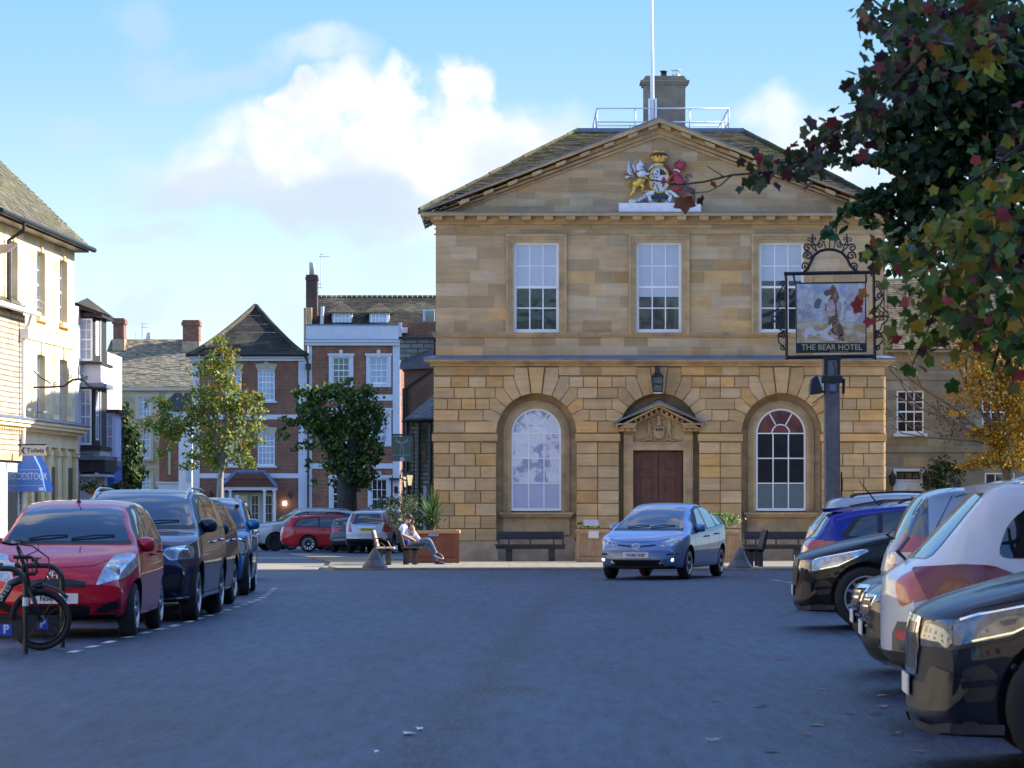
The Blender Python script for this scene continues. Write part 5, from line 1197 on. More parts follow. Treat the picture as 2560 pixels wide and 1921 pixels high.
# wrought bracket across the street side
br=thing('sign_bracket','long curling wrought iron sign bracket on the yellow stone house','bracket',tuple(W(62,968,94.0)))
def scroll(c,r,turns,a0,d,n=22,r_end=.15):
    return [(c[0]+ (r*(1-(1-r_end)*i/n))*math.cos(a0+d*turns*2*math.pi*i/n), c[1]+(r*(1-(1-r_end)*i/n))*math.sin(a0+d*turns*2*math.pi*i/n)) for i in range(n+1)]
def wp(pts,Y=94.0,jit=0): return [W(x,y,Y) for x,y in pts]
m=MB(); 
m.tube(wp([(62,968),(90,969),(130,968),(160,966),(170,958),(182,950),(197,948),(210,952),(222,966),(235,970),(262,971)]),.03,6)
m.tube(wp([(73,918),(76,922),(90,933),(105,947),(118,953),(126,960)]),.02,5)
for c,r_,a in (((76,913),6,0),((138,961),6,1.5),((176,942),6,2),((206,942),6,.5),((216,944),5,1)): m.tube(wp(scroll(c,r_,1.3,a,1)),.014,5)
m.tube(wp([(195,948),(196,925),(199,905),(197,895)]),.018,5); m.tube(wp([(66,969),(66,990),(68,1002)]),.025,5); m.tube(wp([(78,970),(72,980),(68,992)]),.015,5)
m.build('iron_scroll',IRON,br)
for i,(x,y) in enumerate(((50,1026),(90,1032))):
    sp=thing('spotlight','small arm spotlight above the yellow shop cornice, '+('nearer the rubble stone corner' if i==0 else 'second along, below the first floor window'),'spotlight',tuple(W(x,y,93+i)),group='spotlights above the shop cornice')
    m=MB(); m.tube([W(x,y+12,93+i),W(x,y,93+i),W(x+18,y-1,93+i)],.012,5); m.build('arm',IRON,sp)
    m=MB(); a=W(x+18,y-1,93+i);b=W(x+27,y+1,93+i); m.tube([a,b],.03,8,r2=.06); m.build('lamp_head',WHITE,sp)
# awning with lettering
AWB=mat('blue_canvas',(0.10,0.22,0.58),.8,var=.05)
aw=thing('shop_awning','blue canvas shop awning with white lettering below the toilets sign','awning',tuple(W(60,1200,91.0)))
Ya=90.8
pts=[W(46,1138,Ya),W(84,1141,Ya),W(100,1172,Ya),W(113,1229,Ya),W(46,1230,Ya)]
back=[Vector((p.x-.05*0,p.y+1.6,p.z)) for p in pts]
m=MB(); m.add([tuple(p) for p in pts]+[tuple(p) for p in back],[(0,1,2,3,4),(1,6,7,2),(2,7,8,3),(9,8,7,6,5)]); m.build('canvas',AWB,aw)
LW=mat('pale_lettering',(0.62,0.66,0.8),.7)
text('WOODSTOCK',(W(66,1192,Ya).x,Ya-.02,W(66,1192,Ya).z),.27,LW,aw,sx=.62)
text('WOODSTOCK',(W(66,1192,Ya).x,Ya-.02,W(66,1192,Ya).z),.27,LW,aw,sx=.62) if False else None
m=MB(); m.box(W(46,0,Ya).x,W(102,0,Ya).x,Ya-.012,Ya-.004,W(0,1174,Ya).z-.01,W(0,1174,Ya).z); m.box(W(46,0,Ya).x,W(110,0,Ya).x,Ya-.012,Ya-.004,W(0,1214,Ya).z-.01,W(0,1214,Ya).z); m.box(W(97,0,Ya).x,W(109,0,Ya).x,Ya-.012,Ya-.004,W(0,1227,Ya).z,W(0,1219,Ya).z); m.build('pale_trim',LW,aw)
# near rubble building
nb=thing('rubble_stone_shop','sunlit rubble stone shop with white gutter and pipe at the left edge','shop',(-13.6,88,GL))
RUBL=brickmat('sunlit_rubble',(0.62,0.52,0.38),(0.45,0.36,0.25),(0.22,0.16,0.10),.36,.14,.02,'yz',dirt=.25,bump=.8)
MN=leftM(Y0)
m=MB(MN); m.box(-14,-.02,-.16,7.5,GL,6.55); m.build('wall',RUBL,nb)
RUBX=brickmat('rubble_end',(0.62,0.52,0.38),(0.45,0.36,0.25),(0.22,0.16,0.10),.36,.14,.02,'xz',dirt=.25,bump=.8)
rf=MB(MN); slope_rows(rf,(.05,-.45,6.55),(-14,-.45,6.55),(-14,3.4,9.6),(.05,3.4,9.6),26,jit=.03); rf.build('roof',MT['mossy_slates'],nb)
m=MB(MN); m.tube([(-14,-.5,6.62),(.15,-.5,6.58)],.075,8); m.tube([(-.75,-.5,6.6),(-.75,-.42,6.3),(-.75,-.26,6.0),(-.75,-.26,GL)],.055,8); m.box(-.87,-.63,-.42,-.18,5.9,6.15); m.build('gutter_and_downpipe',WHITE,nb)
m=MB(MN); 
for k in range(5): 
    a=-2.4+k*.55; m.tube([(a,-.5,6.62),(a,-.62,7.1)],.014,4)
m.tube([(-2.5,-.62,7.05),(.3,-.62,6.9)],.012,4); m.tube([(-2.5,-.56,6.85),(.3,-.56,6.75)],.012,4); m.build('snow_guard',GALV,nb)
m=MB(MN); m.box(-14,-1.0,-.2,-.17,GL,2.55); m.build('shopfront',mat('pale_blue_paint',(0.55,0.62,0.75),.6),nb)
m=MB(MN); m.box(-14,-.9,-.32,-.16,2.6,2.78); m.build('shop_lintel',STONET,nb)
m=MB(MN); m.box(-2.6,-1.3,-.215,-.201,GL,2.3); m.build('shop_window',DGLASS,nb)
fl=thing('street_floodlight','flat street floodlight poking in at the left edge by the top floor window','street light',tuple(W(20,630,88)))
m=MB(); Y=88; m.prism([(W(-25,613,Y).x,W(0,613,Y).z),(W(44,612,Y).x,W(0,612,Y).z),(W(20,630,Y).x,W(0,630,Y).z),(W(-25,640,Y).x,W(0,640,Y).z)],Y-.25,Y+.15,.02); m.build('lamp_housing',mat('weathered_metal',(0.42,0.34,0.28),.6),fl)
# finger sign
ts=thing('finger_sign','grey Toilets finger sign with a black chevron arrow','sign',tuple(W(82,1127,89.5)))
Y=89.5; m=MB(); X=lambda a:W(a,0,Y).x
Z=lambda b:W(0,b,Y).z
m.prism([(X(46),Z(1127)),(X(54),Z(1114)),(X(116),Z(1114)),(X(112),Z(1127)),(X(116),Z(1139.5)),(X(54),Z(1139.5))],Y-.02,Y+.02); m.build('sign_panel',mat('grey_sign',(0.40,0.37,0.33),.6),ts)
m=MB(); m.tube([(X(44),Y+.03,Z(1112)),(X(116),Y+.03,Z(1112))],.02,5); m.tube([(X(49),Y+.05,Z(1111)),(X(49),Y+.05,Z(1142))],.02,5); m.build('bracket',IRON,ts)
m=MB(); m.prism([(X(53),Z(1127)),(X(59),Z(1119)),(X(63),Z(1119)),(X(58),Z(1127)),(X(63),Z(1135)),(X(59),Z(1135))],Y-.03,Y-.021); m.build('arrow',ABLK,ts)
text('Toilets',(X(89),Y-.024,Z(1127)),.165,ABLK,ts,bold=.003)
# timber framed house with stacked bays
Y1=100.4
tf=thing('timber_bay_house','narrow black and white timber house with stacked bay windows','house',(-12.9,101.5,GL))
MTm=leftM(Y1)
def bay(parent,Y,xl,xr,yt,yb_,wx0,wx1,wy0,wy1,nm,fr,matf,cols=2,rows_=4,depthY=1.6,canted=True,meet=2):
    """bay whose near face looks at the viewer; xl..xr in photo pixels at distance Y"""
    a=W(xl,yt,Y);b=W(xr,yb_,Y)
    m=MB(); w1=W(wx0,wy0,Y); w2=W(wx1,wy1,Y)
    mm=MB(Matrix.Translation((0,Y,0)))
    wall_holes(mm,a.x,b.x,b.z,a.z,.0,.08,[(w1.x,w2.x,w2.z,w1.z)])
    # street side of the bay
    mm.box(b.x-.08,b.x,.081,depthY,b.z,a.z)
    bb=mm.build(nm,matf,parent)
    sash(bb,Matrix.Translation((0,Y,0)),w1.x,w2.x,w2.z,w1.z,cols,rows_,depth=-.03,fw=.05,bar=.022,meet=meet,glass=CURT2,frame=fr)
    return bb
CURT2=mat('drawn_curtain',(0.30,0.34,0.42),.6,coat=.5,streak=(14,9,0.4),var=.2)
TIMB=mat('black_timber',(0.015,0.014,0.016),.6,var=.3)
m=MB(MTm); m.box(0,3.2,.0,6,GL,7.3); m.build('wall',PAINTW,tf)
m=MB(); k=W(190,0,100.6).x
m.box(k-.1,k+.0,100.3,103.4,GL,7.3); m.build('corner_strip',WHITE,tf)
b1=bay(tf,101.2,195,232,792,908,200,231,797,903,'upper_bay',WHITE,TIMB)
b2=bay(tf,101.2,193,230,968,1123,199,229,973,1113,'lower_bay',WHITE,TIMB)
for bb,(yt,yb_) in ((b1,(792,912)),(b2,(968,1123))):
    Y=101.25; mm=MB(); 
    a=W(232,yt,Y);b=W(253,yb_,Y+.9)
    # canted side face with narrow sash
    mm.add([(a.x,Y,b.z),(b.x,Y+.9,b.z),(b.x,Y+.9,a.z),(a.x,Y,a.z)],[(0,1,2,3)]); mm.box(b.x-.05,b.x,Y+.9,Y+2.2,b.z,a.z)
    mm.build('bay_side',TIMB,bb)
    mm=MB()
    def lerpx(t,z,o=.012): 
        p=Vector((a.x+(b.x-a.x)*t,Y+.9*t,z)); return p+Vector((.9,-(b.x-a.x),0)).normalized()*o
    zs0,zs1=b.z+.25,a.z-.08
    for t0,t1,z0,z1 in ((.30,.36,zs0,zs1),(.64,.70,zs0,zs1),(.30,.70,zs1-.06,zs1),(.30,.70,(zs0+zs1)/2-.03,(zs0+zs1)/2+.03),(.30,.70,zs0,zs0+.06),(.88,.94,b.z+.05,a.z)):
        mm.add([lerpx(t0,z0),lerpx(t1,z0),lerpx(t1,z1),lerpx(t0,z1)],[(0,1,2,3)])
    mm.build('side_sash',WHITE,bb)
    mm=MB(); mm.add([lerpx(.35,zs0,.006),lerpx(.65,zs0,.006),lerpx(.65,zs1,.006),lerpx(.35,zs1,.006)],[(0,1,2,3)]); mm.build('side_pane',CURT2,bb)
m=MB(); 
def slab(x0,x1,y0,y1,Ya_,Yb_): 
    p=W(x0,y1,Ya_);q_=W(x1,y0,Ya_); m.box(p.x,q_.x,Ya_,Yb_,p.z,q_.z)
slab(190,255,783,792,101.1,104); slab(190,254,905,911,101.1,104); slab(190,252,1115,1125,101.1,104); slab(190,262,1140,1180,100.9,104); m.build('timber_beams',TIMB,tf)
m=MB(); slab(190,252,911,962,101.3,104); slab(190,250,1125,1142,101.3,104); m.build('rendered_panel',PAINTW,tf)
m=MB(); slab(192,258,958,968,101.0,103.5); slab(186,262,1140,1150,100.8,103.5); m.build('lead_flashing',LEAD,tf)
m=MB(); slab(186,260,1186,1192,100.9,103.5); slab(190,240,1192,1300,101.2,104); m.build('shopfront',PAINTW,tf)
m=MB(); p=W(187,756,101);q_=W(250,783,101); m.add([(p.x,100.9,W(187,760,101).z),(q_.x+.1,100.9,q_.z),(q_.x+.1,104,q_.z+.0),(p.x,104,W(187,745,104).z)],[(0,1,2,3)]); m.add([(p.x,100.9,W(187,772,101).z),(q_.x+.1,100.9,q_.z-.05),(q_.x+.1,100.9,q_.z),(p.x,100.9,W(187,756,101).z)],[(0,1,2,3)]); m.build('roof',TILE_D,tf)
m=MB(); p=W(203,775,104);q_=W(229,760,104); m.box(p.x,q_.x,104,104.8,p.z-.3,q_.z); m.build('chimney',CB,tf)
# blue oriel house
bo=thing('blue_oriel_shop','small blue and lilac shop with a tall oriel window past the timber house','shop',(-12.4,105,GL))
LIL=mat('lilac_paint',(0.50,0.54,0.72),.6); BLU=mat('royal_blue_paint',(0.04,0.13,0.50),.6)
bb=bay(bo,104.6,248,288,1033,1152,254,284,1036,1149,'oriel',LIL,LIL,cols=2,rows_=4)
m=MB(); slab(246,298,1024,1032,104.4,106.5); m.build('flat_roof',TIMB,bo)
m=MB(); slab(244,288,1152,1168,104.5,106.5); m.build('lead_flashing',LEAD,bo)
m=MB(); slab(246,285,1168,1320,104.8,107); m.build('wall',BLU,bo)
m=MB(); slab(236,262,1200,1320,104.2,104.75); m.build('display_window',DGLASS,bo)
m=MB(); slab(250,268,880,1024,106,110); m.build('wall',CREAM,bo)
m=MB(); p=W(262,1300,107);q_=W(275,968,107); m.box(W(225,0,107).x,W(262,0,107).x,107,109,GL,W(0,882,107).z); m.build('wall',CREAM,bo)

# the rest of the row on the left, nearer than the picture shows, mirrored in the parked cars
for i,(a,b,h,col,lab) in enumerate(((-20,12,8.6,(0.62,0.50,0.32),'pale stone house at the near end of the left row'),(12.3,44,7.2,(0.70,0.62,0.46),'cream rendered house in the middle of the left row'),(44.3,77.5,9.0,(0.60,0.46,0.27),'golden stone house next to the rubble stone shop'))):
    t=thing('row_house',lab,'house',(-17,(a+b)/2,0)); Mw=leftM(a); hl=[]; L=b-a; n=int(L/4)
    for k in range(n):
        u_=(k+.5)*L/n
        for z in (.9,3.9)+((6.4,) if h>8 else ()): hl.append((u_-.55,u_+.55,z,z+1.5))
    m=MB(Mw); wall_holes(m,0,L,-.3,h,0,.3,hl); m.box(0,L,.301,8,-.3,h); m.build('wall',mat('row_wall',col,.9,var=.12,vscale=.8),t)
    for q_ in hl: m=MB(Mw); m.box(q_[0],q_[1],.12,.16,q_[2],q_[3]); m.build('window',DGLASS,t)
    m=MB(Mw); m.add([(0,-.4,h),(L,-.4,h),(L,4,h+4),(0,4,h+4)],[(0,1,2,3)]); m.add([(0,-.4,h),(0,4,h+4),(0,8,h)],[(0,1,2)]); m.build('roof',TILE_S,t)
# ---------------- cars ----------------
def paint(name,col,metal=.0,rough=.28,flake=0):
    return mat(name,col,rough+.12,metal=metal,coat=(.36 if max(col)<.04 else .8),spec=.12)
CARGL=mat('car_glass',(0.010,0.013,0.017),0.02,spec=1.0,coat=1.0)
TRIM=mat('black_trim',(0.014,0.014,0.016),0.45)
RUBBER=mat('tyre_rubber',(0.016,0.016,0.017),0.8,bump=.2,bscale=60)
ALLOY=mat('alloy_silver',(0.55,0.56,0.58),0.3,metal=.85)
ALLOYD=mat('alloy_dark',(0.03,0.03,0.035),0.3,metal=.6)
LENS=mat('headlamp_lens',(0.36,0.39,0.43),0.12,metal=.35,coat=1.0,var=.45,vscale=11)
LENSD=mat('headlamp_dark',(0.10,0.115,0.14),0.10,metal=.3,coat=1.0,var=.6,vscale=9)
LENSW=mat('lamp_reflector',(0.80,0.82,0.85),0.1,metal=.9)
TAIL=mat('tail_lamp_red',(0.42,0.012,0.015),0.12,coat=1.0,var=.2,vscale=14)
TAILC=mat('tail_lamp_clear',(0.60,0.52,0.48),0.15,coat=1.0)
TAILD=mat('tail_lamp_dark',(0.17,0.006,0.014),0.25,coat=.4)
AMBR=mat('lamp_salmon',(0.50,0.10,0.06),0.3,coat=.5)
PLW=mat('plate_white',(0.72,0.72,0.70),.5); PLY=mat('plate_yellow',(0.80,0.52,0.03),.5)
CHR=mat('chrome',(0.75,0.76,0.78),0.08,metal=1)
DRL=mat('daytime_lamp',(1,1,1),.2,emit=(1,.97,.9),estr=5)
def interp(P,x):
    if x<=P[0][0]: return P[0][1]
    for i in range(len(P)-1):
        if x<=P[i+1][0]:
            (x0,y0),(x1,y1)=P[i],P[i+1]
            if x1-x0<1e-9: return y1
            # monotone-ish cubic
            def sl(k):
                if k<=0 or k>=len(P)-1: return None
                a=(P[k][1]-P[k-1][1])/max(1e-6,P[k][0]-P[k-1][0]); b=(P[k+1][1]-P[k][1])/max(1e-6,P[k+1][0]-P[k][0])
                return 0 if a*b<=0 else 2*a*b/(a+b)
            d=(y1-y0)/(x1-x0); m0=sl(i); m1=sl(i+1); m0=d if m0 is None else m0; m1=d if m1 is None else m1
            t=(x-x0)/(x1-x0); h=x1-x0
            return (2*t**3-3*t*t+1)*y0+(t**3-2*t*t+t)*h*m0+(-2*t**3+3*t*t)*y1+(t**3-t*t)*h*m1
    return P[-1][1]
def rim_mesh(style,R_,w,m):
    """rim in plane xz, facing -y at y=-w/2"""
    mb=MB(); ro=R_*0.70; y=-w/2
    mb.mi=0
    mb.lathe([(ro,y+.005),(ro,y-.006),(ro*.94,y-.006),(ro*.90,y+.03),(ro*.88,y+.12)],(0,0,0),28,'y',cap=False)
    mb.mi=1; mb.lathe([(ro*.88,y+.10),(.02,y+.10)],(0,0,0),20,'y')
    mb.mi=0; n=style.get('n',10); sw=style.get('w',.05)
    for k in range(n):
        a=2*math.pi*k/n; off=style.get('pair',0)
        for s in ((-1,1) if off else (0,)):
            a0=a+s*off; c,s_=math.cos(a),math.sin(a)
            def P(r,t,yy): 
                aa=a+s*off*(1.0 if r>ro*.5 else .45); return (r*math.cos(aa)-t*math.sin(aa),yy,r*math.sin(aa)+t*math.cos(aa))
            r0,r1=ro*.14,ro*.93; h0,h1=sw*.6,sw*.5
            mb.add([P(r0,-h0,y+.03),P(r0,h0,y+.03),P(r1,h1,y-.002),P(r1,-h1,y-.002),P(r0,-h0,y+.08),P(r0,h0,y+.08),P(r1,h1,y+.06),P(r1,-h1,y+.06)],[(0,1,2,3),(0,3,7,4),(1,5,6,2),(0,4,5,1),(2,6,7,3)])
    mb.lathe([(ro*.2,y+.07),(ro*.2,y+.02),(ro*.15,y+.005),(.001,y+.005)],(0,0,0),16,'y')
    return mb
def tyre_mesh(R_,w):
    mb=MB(); h=w/2; mb.lathe([(R_*.68,-h+.012),(R_*.74,-h),(R_*.90,-h+.004),(R_*.975,-h+.022),(R_,-h+.05),(R_,h-.05),(R_*.975,h-.022),(R_*.90,h-.004),(R_*.74,h),(R_*.68,h-.012)],(0,0,0),36,'y'); return mb
_wh={}
def wheels(root,s,Rr,wt,rs,rimm):
    key=(Rr,wt,str(rs),rimm.name)
    L=s['L']; xf=L/2-s['fo']; xr=xf-s['wb']; yw=s['W']/2-wt/2-.035
    for x in (xf,xr):
        for sd in (1,-1):
            if key not in _wh:
                t=tyre_mesh(Rr,wt).build('wheel',RUBBER,None,smooth=True,angle=35); r=rim_mesh(rs,Rr,wt,rimm).build('rim',[rimm,TRIM],None,smooth=True,angle=30); _wh[key]=(t,r)
            else:
                t0,r0=_wh[key]; t=t0.copy(); COL.objects.link(t); r=r0.copy(); COL.objects.link(r)
            t.parent=root; r.parent=t; t.location=(x,-sd*yw,Rr); t.rotation_euler=(0,0,0 if sd==1 else math.pi)
            st=s.get('steer',0)
            if x==xf and st: t.rotation_euler[2]+=R(st)
class Car:
    def __init__(c,s):
        c.s=s; L,Wd,H=s['L'],s['W'],s['H']; c.L=L
        M=s.get('nst',64); K=[]
        top=s['top']; bel=s['belt']; bot=s.get('bot',[(0,.40),(.10,.25),(.35,.20),(L-.4,.22),(L-.12,.30),(L,.45)])
        wr=s.get('wr',Wd/2*.74); hw=Wd/2; kf=s.get('kf',.26); kr=s.get('kr',.16); th=s.get('tumble',.0)
        def plan(t):   # half width along length
            a=1-.16*(1-sm(0,.75,t))**1.6 -.0; b=1-.12*(1-sm(0,.7,L-t))**1.6
            return hw*a*b
        def ring(t):
            zt=interp(top,t); zb=min(interp(bel,t),zt-.015); zl=interp(bot,t); w=plan(t)
            g=max(0,min(1,(zt-zb-.02)/.34)); g=g*g*(3-2*g)
            wsh=w*.955; wroof=wsh+(wr-wsh)*g; hgt=zb-zl
            P=[(0,zl),(w*.55,zl),(w*.86,zl+.01),(w*.955,zl+.05),(w*.985,zl+.30*hgt),(w*1.0,zl+.58*hgt),(w*.992,zl+.78*hgt),(w*.975,zl+.92*hgt),(wsh,zb)]
            dz=zt-zb
            if g<1e-3:
                P+=[(wsh*.93,zb+dz*.40),(wsh*.85,zb+dz*.58),(wsh*.72,zb+dz*.74),(wsh*.5,zb+dz*.9),(wsh*.26,zt-.002),(0,zt)]
            else:
                A=[(wsh*.93,zb+dz*.40),(wsh*.85,zb+dz*.58),(wsh*.72,zb+dz*.74),(wsh*.5,zb+dz*.9),(wsh*.26,zt-.002),(0,zt)]
                e=.055
                B=[(wsh+(wroof-wsh)*.33,zb+dz*.36),(wsh+(wroof-wsh)*.70,zb+dz*.72),(wroof*.985,zb+dz*.90),(wroof*.90,zt-e*.55),(wroof*.55,zt-e*.12),(0,zt)]
                P+=[(a[0]*(1-g)+b[0]*g,a[1]*(1-g)+b[1]*g) for a,b in zip(A,B)]
            # smooth with catmull-rom
            O=[]
            for i in range(len(P)-1):
                p0=P[max(i-1,0)];p1=P[i];p2=P[i+1];p3=P[min(i+2,len(P)-1)]
                for j in range(3):
                    u=j/3; q=[]
                    for d in (0,1):
                        q.append(.5*((2*p1[d])+(-p0[d]+p2[d])*u+(2*p0[d]-5*p1[d]+4*p2[d]-p3[d])*u*u+(-p0[d]+3*p1[d]-3*p2[d]+p3[d])*u**3))
                    O.append(tuple(q))
            O.append(P[-1]); return O
        half=[ring(L*(.5-.5*math.cos(math.pi*i/M))*.998+L*.001) for i in range(M+1)]
        ts=[L*(.5-.5*math.cos(math.pi*i/M)) for i in range(M+1)]
        n=len(half[0]); V=[];rings=[]
        def warp(t,y,z):
            x=L/2-t
            yy=min(1,abs(y)/hw)
            ff=(1-sm(0,1.35,t)); fr=(1-sm(0,1.0,L-t))
            x-=kf*yy**2.4*ff; x+=kr*yy**2.6*fr
            return x
        def addring(t,h,sc=1):
            zc=sum(p[1] for p in h)/len(h); r=[]
            pts=h+[(-p[0],p[1]) for p in h[-2:0:-1]]
            for (y,z) in pts:
                y2=y*sc; z2=zc+(z-zc)*sc; V.append((warp(t,y2,z2),y2,z2)); r.append(len(V)-1)
            rings.append(r)
        for sc in (.25,.5,.75,.92): addring(0,half[0],sc)
        for t,h in zip(ts,half): addring(t,h)
        for sc in (.92,.75,.5,.25): addring(L,half[-1],sc)
        Fc=[]; N=len(rings[0])
        for a,b in zip(rings[:-1],rings[1:]):
            for j in range(N): Fc.append((a[j],a[(j+1)%N],b[(j+1)%N],b[j]))
        Fc.append(tuple(rings[0][::-1])); Fc.append(tuple(rings[-1]))
        bm=bmesh.new(); vs=[bm.verts.new(v) for v in V]
        for f in Fc:
            try: bm.faces.new([vs[i] for i in f])
            except ValueError: pass
        bmesh.ops.recalc_face_normals(bm,faces=bm.faces)
        c.bvh=BVHTree.FromBMesh(bm); me=bpy.data.meshes.new('body'); bm.to_mesh(me); bm.free()
        c.me=me
    def finish(c,root,paintm,Rr,wt):
        s=c.s; me=c.me; o=bpy.data.objects.new('body',me); COL.objects.link(o)
        xf=c.L/2-s['fo']; xr=xf-s['wb']; Ra=Rr*s.get('arch',1.13); cut=MB(); 
        for x in (xf,xr):
            for sd in (1,-1):
                y0,y1=(s['W']/2-.32,s['W']/2+.3) if sd>0 else (-s['W']/2-.3,-s['W']/2+.32)
                cut.lathe([(Ra,y0),(Ra,y1)],(x,0,Rr*1.02),40,'y')
        co=cut.build('cutter',TRIM); 
        bm=bmesh.new(); bm.from_mesh(co.data); bmesh.ops.recalc_face_normals(bm,faces=bm.faces); bm.to_mesh(co.data); bm.free()
        md=o.modifiers.new('b','BOOLEAN'); md.operation='DIFFERENCE'; md.object=co; md.solver='EXACT'
        dg=bpy.context.evaluated_depsgraph_get(); nm=bpy.data.meshes.new_from_object(o.evaluated_get(dg)); o.modifiers.clear(); o.data=nm; bpy.data.objects.remove(co)
        nm.materials.clear(); nm.materials.append(paintm); nm.materials.append(TRIM)
        for p in nm.polygons:
            cc=p.center; p.use_smooth=True; p.material_index=0
            for x in (xf,xr):
                d=math.hypot(cc.x-x,cc.z-Rr*1.02)
                if d<Ra+.004 and abs(cc.y)<s['W']/2-.0 and abs(p.normal.y)<.5 and abs(d-Ra)<.02: p.material_index=1
                if d<Ra and abs(p.normal.y)>.9 and abs(cc.y)<s['W']/2-.25: p.material_index=1
            if cc.z<interp([(0,.30),(9,.30)],0)-.0 and abs(p.normal.z)>.75 and cc.z<.36: p.material_index=1
        try: nm.set_sharp_from_angle(angle=R(38))
        except Exception: pass
        o.parent=root; c.root=root; c.body=o
        wheels(root,s,Rr,wt,s['rim'],s.get('rimm',ALLOY))
        if s.get('clad'):
            for x in (xf,xr):
                for sd in (1,-1):
                    mb=MB(); n=26; prev=None; pts=[]
                    for i in range(n+1):
                        a=-.12+ (math.pi+.24)*i/n; row=[]
                        for rr in (Ra-.004,Ra+.03,Ra+.065):
                            px_,pz_=x+rr*math.cos(a),Rr*1.02+rr*math.sin(a); h=c.hit('R' if sd<0 else 'L',px_,pz_)
                            row.append((h[0]+h[1]*(.012 if rr<Ra+.05 else .002)) if h else None)
                        pts.append(row)
                    for a_,b_ in zip(pts[:-1],pts[1:]):
                        for k in (0,1):
                            if None not in (a_[k],a_[k+1],b_[k],b_[k+1]): mb.add([a_[k],a_[k+1],b_[k+1],b_[k]],[(0,1,2,3)])
                    if mb.f: mb.build('wheel_arch_trim',TRIM,root,smooth=True)
        return c
    def hit(c,view,a,b):
        O={'F':(Vector((5,a,b)),Vector((-1,0,0))),'B':(Vector((-5,a,b)),Vector((1,0,0))),'L':(Vector((a,4,b)),Vector((0,-1,0))),'R':(Vector((a,-4,b)),Vector((0,1,0))),'T':(Vector((a,b,4)),Vector((0,0,-1))),
           'FL':(Vector((3.5,0,0))+Vector((-.6,.8,0))*a+Vector((.8,.6,0))*5+Vector((0,0,b)),None),}
        if view in ('FL','FR','BL','BR'):
            sx=1 if view[0]=='F' else -1; sy=1 if view[1]=='L' else -1
            d=Vector((-sx*.72,-sy*.69,0)); t=Vector((-sx*.69,sy*.72,0)); o=Vector((sx*c.L/2,sy*c.s['W']/2,b))+t*a-d*4
        else: o,d=O[view]
        h=c.bvh.ray_cast(o,d)
        if h[0] is None: return None
        nn=h[1]
        if nn.dot(d)>0: nn=-nn
        return (h[0],nn)
    def patch(c,view,poly,m,name,off=.004,res=.055,parent=None,rnd=0,maxang=None):
        """smooth piece lying on the body, outlined by a convex polygon seen from one side"""
        P=[Vector(p) for p in poly]
        if rnd:
            Q_=[]
            for i in range(len(P)):
                p0,p1,p2=P[i-1],P[i],P[(i+1)%len(P)]; a=(p0-p1);b=(p2-p1); r=min(rnd,a.length*.45,b.length*.45); a.normalize();b.normalize()
                for k in range(4):
                    t=k/3; Q_.append((p1+a*r)*(1-t)**2+p1*2*t*(1-t)+(p1+b*r)*t*t)
            P=Q_
        ar=sum(P[i].x*P[(i+1)%len(P)].y-P[(i+1)%len(P)].x*P[i].y for i in range(len(P)))
        if ar<0: P=P[::-1]
        x0,x1=min(p.x for p in P),max(p.x for p in P); y0,y1=min(p.y for p in P),max(p.y for p in P)
        nx=max(1,math.ceil((x1-x0)/res)); ny=max(1,math.ceil((y1-y0)/res))
        bm=bmesh.new(); g=[[bm.verts.new((x0+(x1-x0)*i/nx,y0+(y1-y0)*j/ny,0)) for i in range(nx+1)] for j in range(ny+1)]
        for j in range(ny):
            for i in range(nx): bm.faces.new((g[j][i],g[j][i+1],g[j+1][i+1],g[j+1][i]))
        for i in range(len(P)):
            a,b=P[i],P[(i+1)%len(P)]; e=b-a
            if e.length<1e-5: continue
            nrm=Vector((e.y,-e.x,0))
            bmesh.ops.bisect_plane(bm,geom=bm.verts[:]+bm.edges[:]+bm.faces[:],plane_co=(a.x,a.y,0),plane_no=nrm,clear_outer=True)
            if not bm.verts: break
        kill=[]
        for v in bm.verts:
            h=c.hit(view,v.co.x,v.co.y)
            if h is None: kill.append(v)
            else: v.co=h[0]+h[1]*off
        bmesh.ops.delete(bm,geom=kill,context='VERTS')
        if not bm.faces: bm.free(); return None
        d={'F':Vector((1,0,0)),'B':Vector((-1,0,0)),'L':Vector((0,1,0)),'R':Vector((0,-1,0)),'T':Vector((0,0,1)),'FL':Vector((.7,.7,0)),'FR':Vector((.7,-.7,0)),'BL':Vector((-.7,.7,0)),'BR':Vector((-.7,-.7,0))}[view]
        for f in bm.faces:
            f.normal_update()
            if f.normal.dot(d)<0: f.normal_flip()
            f.smooth=True
        me=bpy.data.meshes.new(name); bm.to_mesh(me); bm.free(); me.materials.append(m)
        o=bpy.data.objects.new(name,me); COL.objects.link(o); o.parent=parent or c.root; o['_o']=(0,0,0); return o
    def line(c,view,pts,w,m,name,off=.003,parent=None):
        mb=MB(); P=[]
        for i in range(len(pts)-1):
            a,b=Vector(pts[i]),Vector(pts[i+1]); n=max(1,int((b-a).length/.06))
            for k in range(n): P.append(a.lerp(b,k/n))
        P.append(Vector(pts[-1])); prev=None
        for i,p in enumerate(P):
            t=(P[min(i+1,len(P)-1)]-P[max(i-1,0)]); t.normalize(); nn=Vector((-t.y,t.x))*w/2
            h1=c.hit(view,*(p+nn));h2=c.hit(view,*(p-nn))
            if h1 and h2:
                cur=(h1[0]+h1[1]*off,h2[0]+h2[1]*off)
                if prev: mb.add([prev[0],prev[1],cur[1],cur[0]],[(0,1,2,3)])
                prev=cur
            else: prev=None
        if mb.f: return mb.build(name,m,parent or c.root)
def both(c,f):
    for s in ('L','R'): f(s,1 if s=='L' else -1)
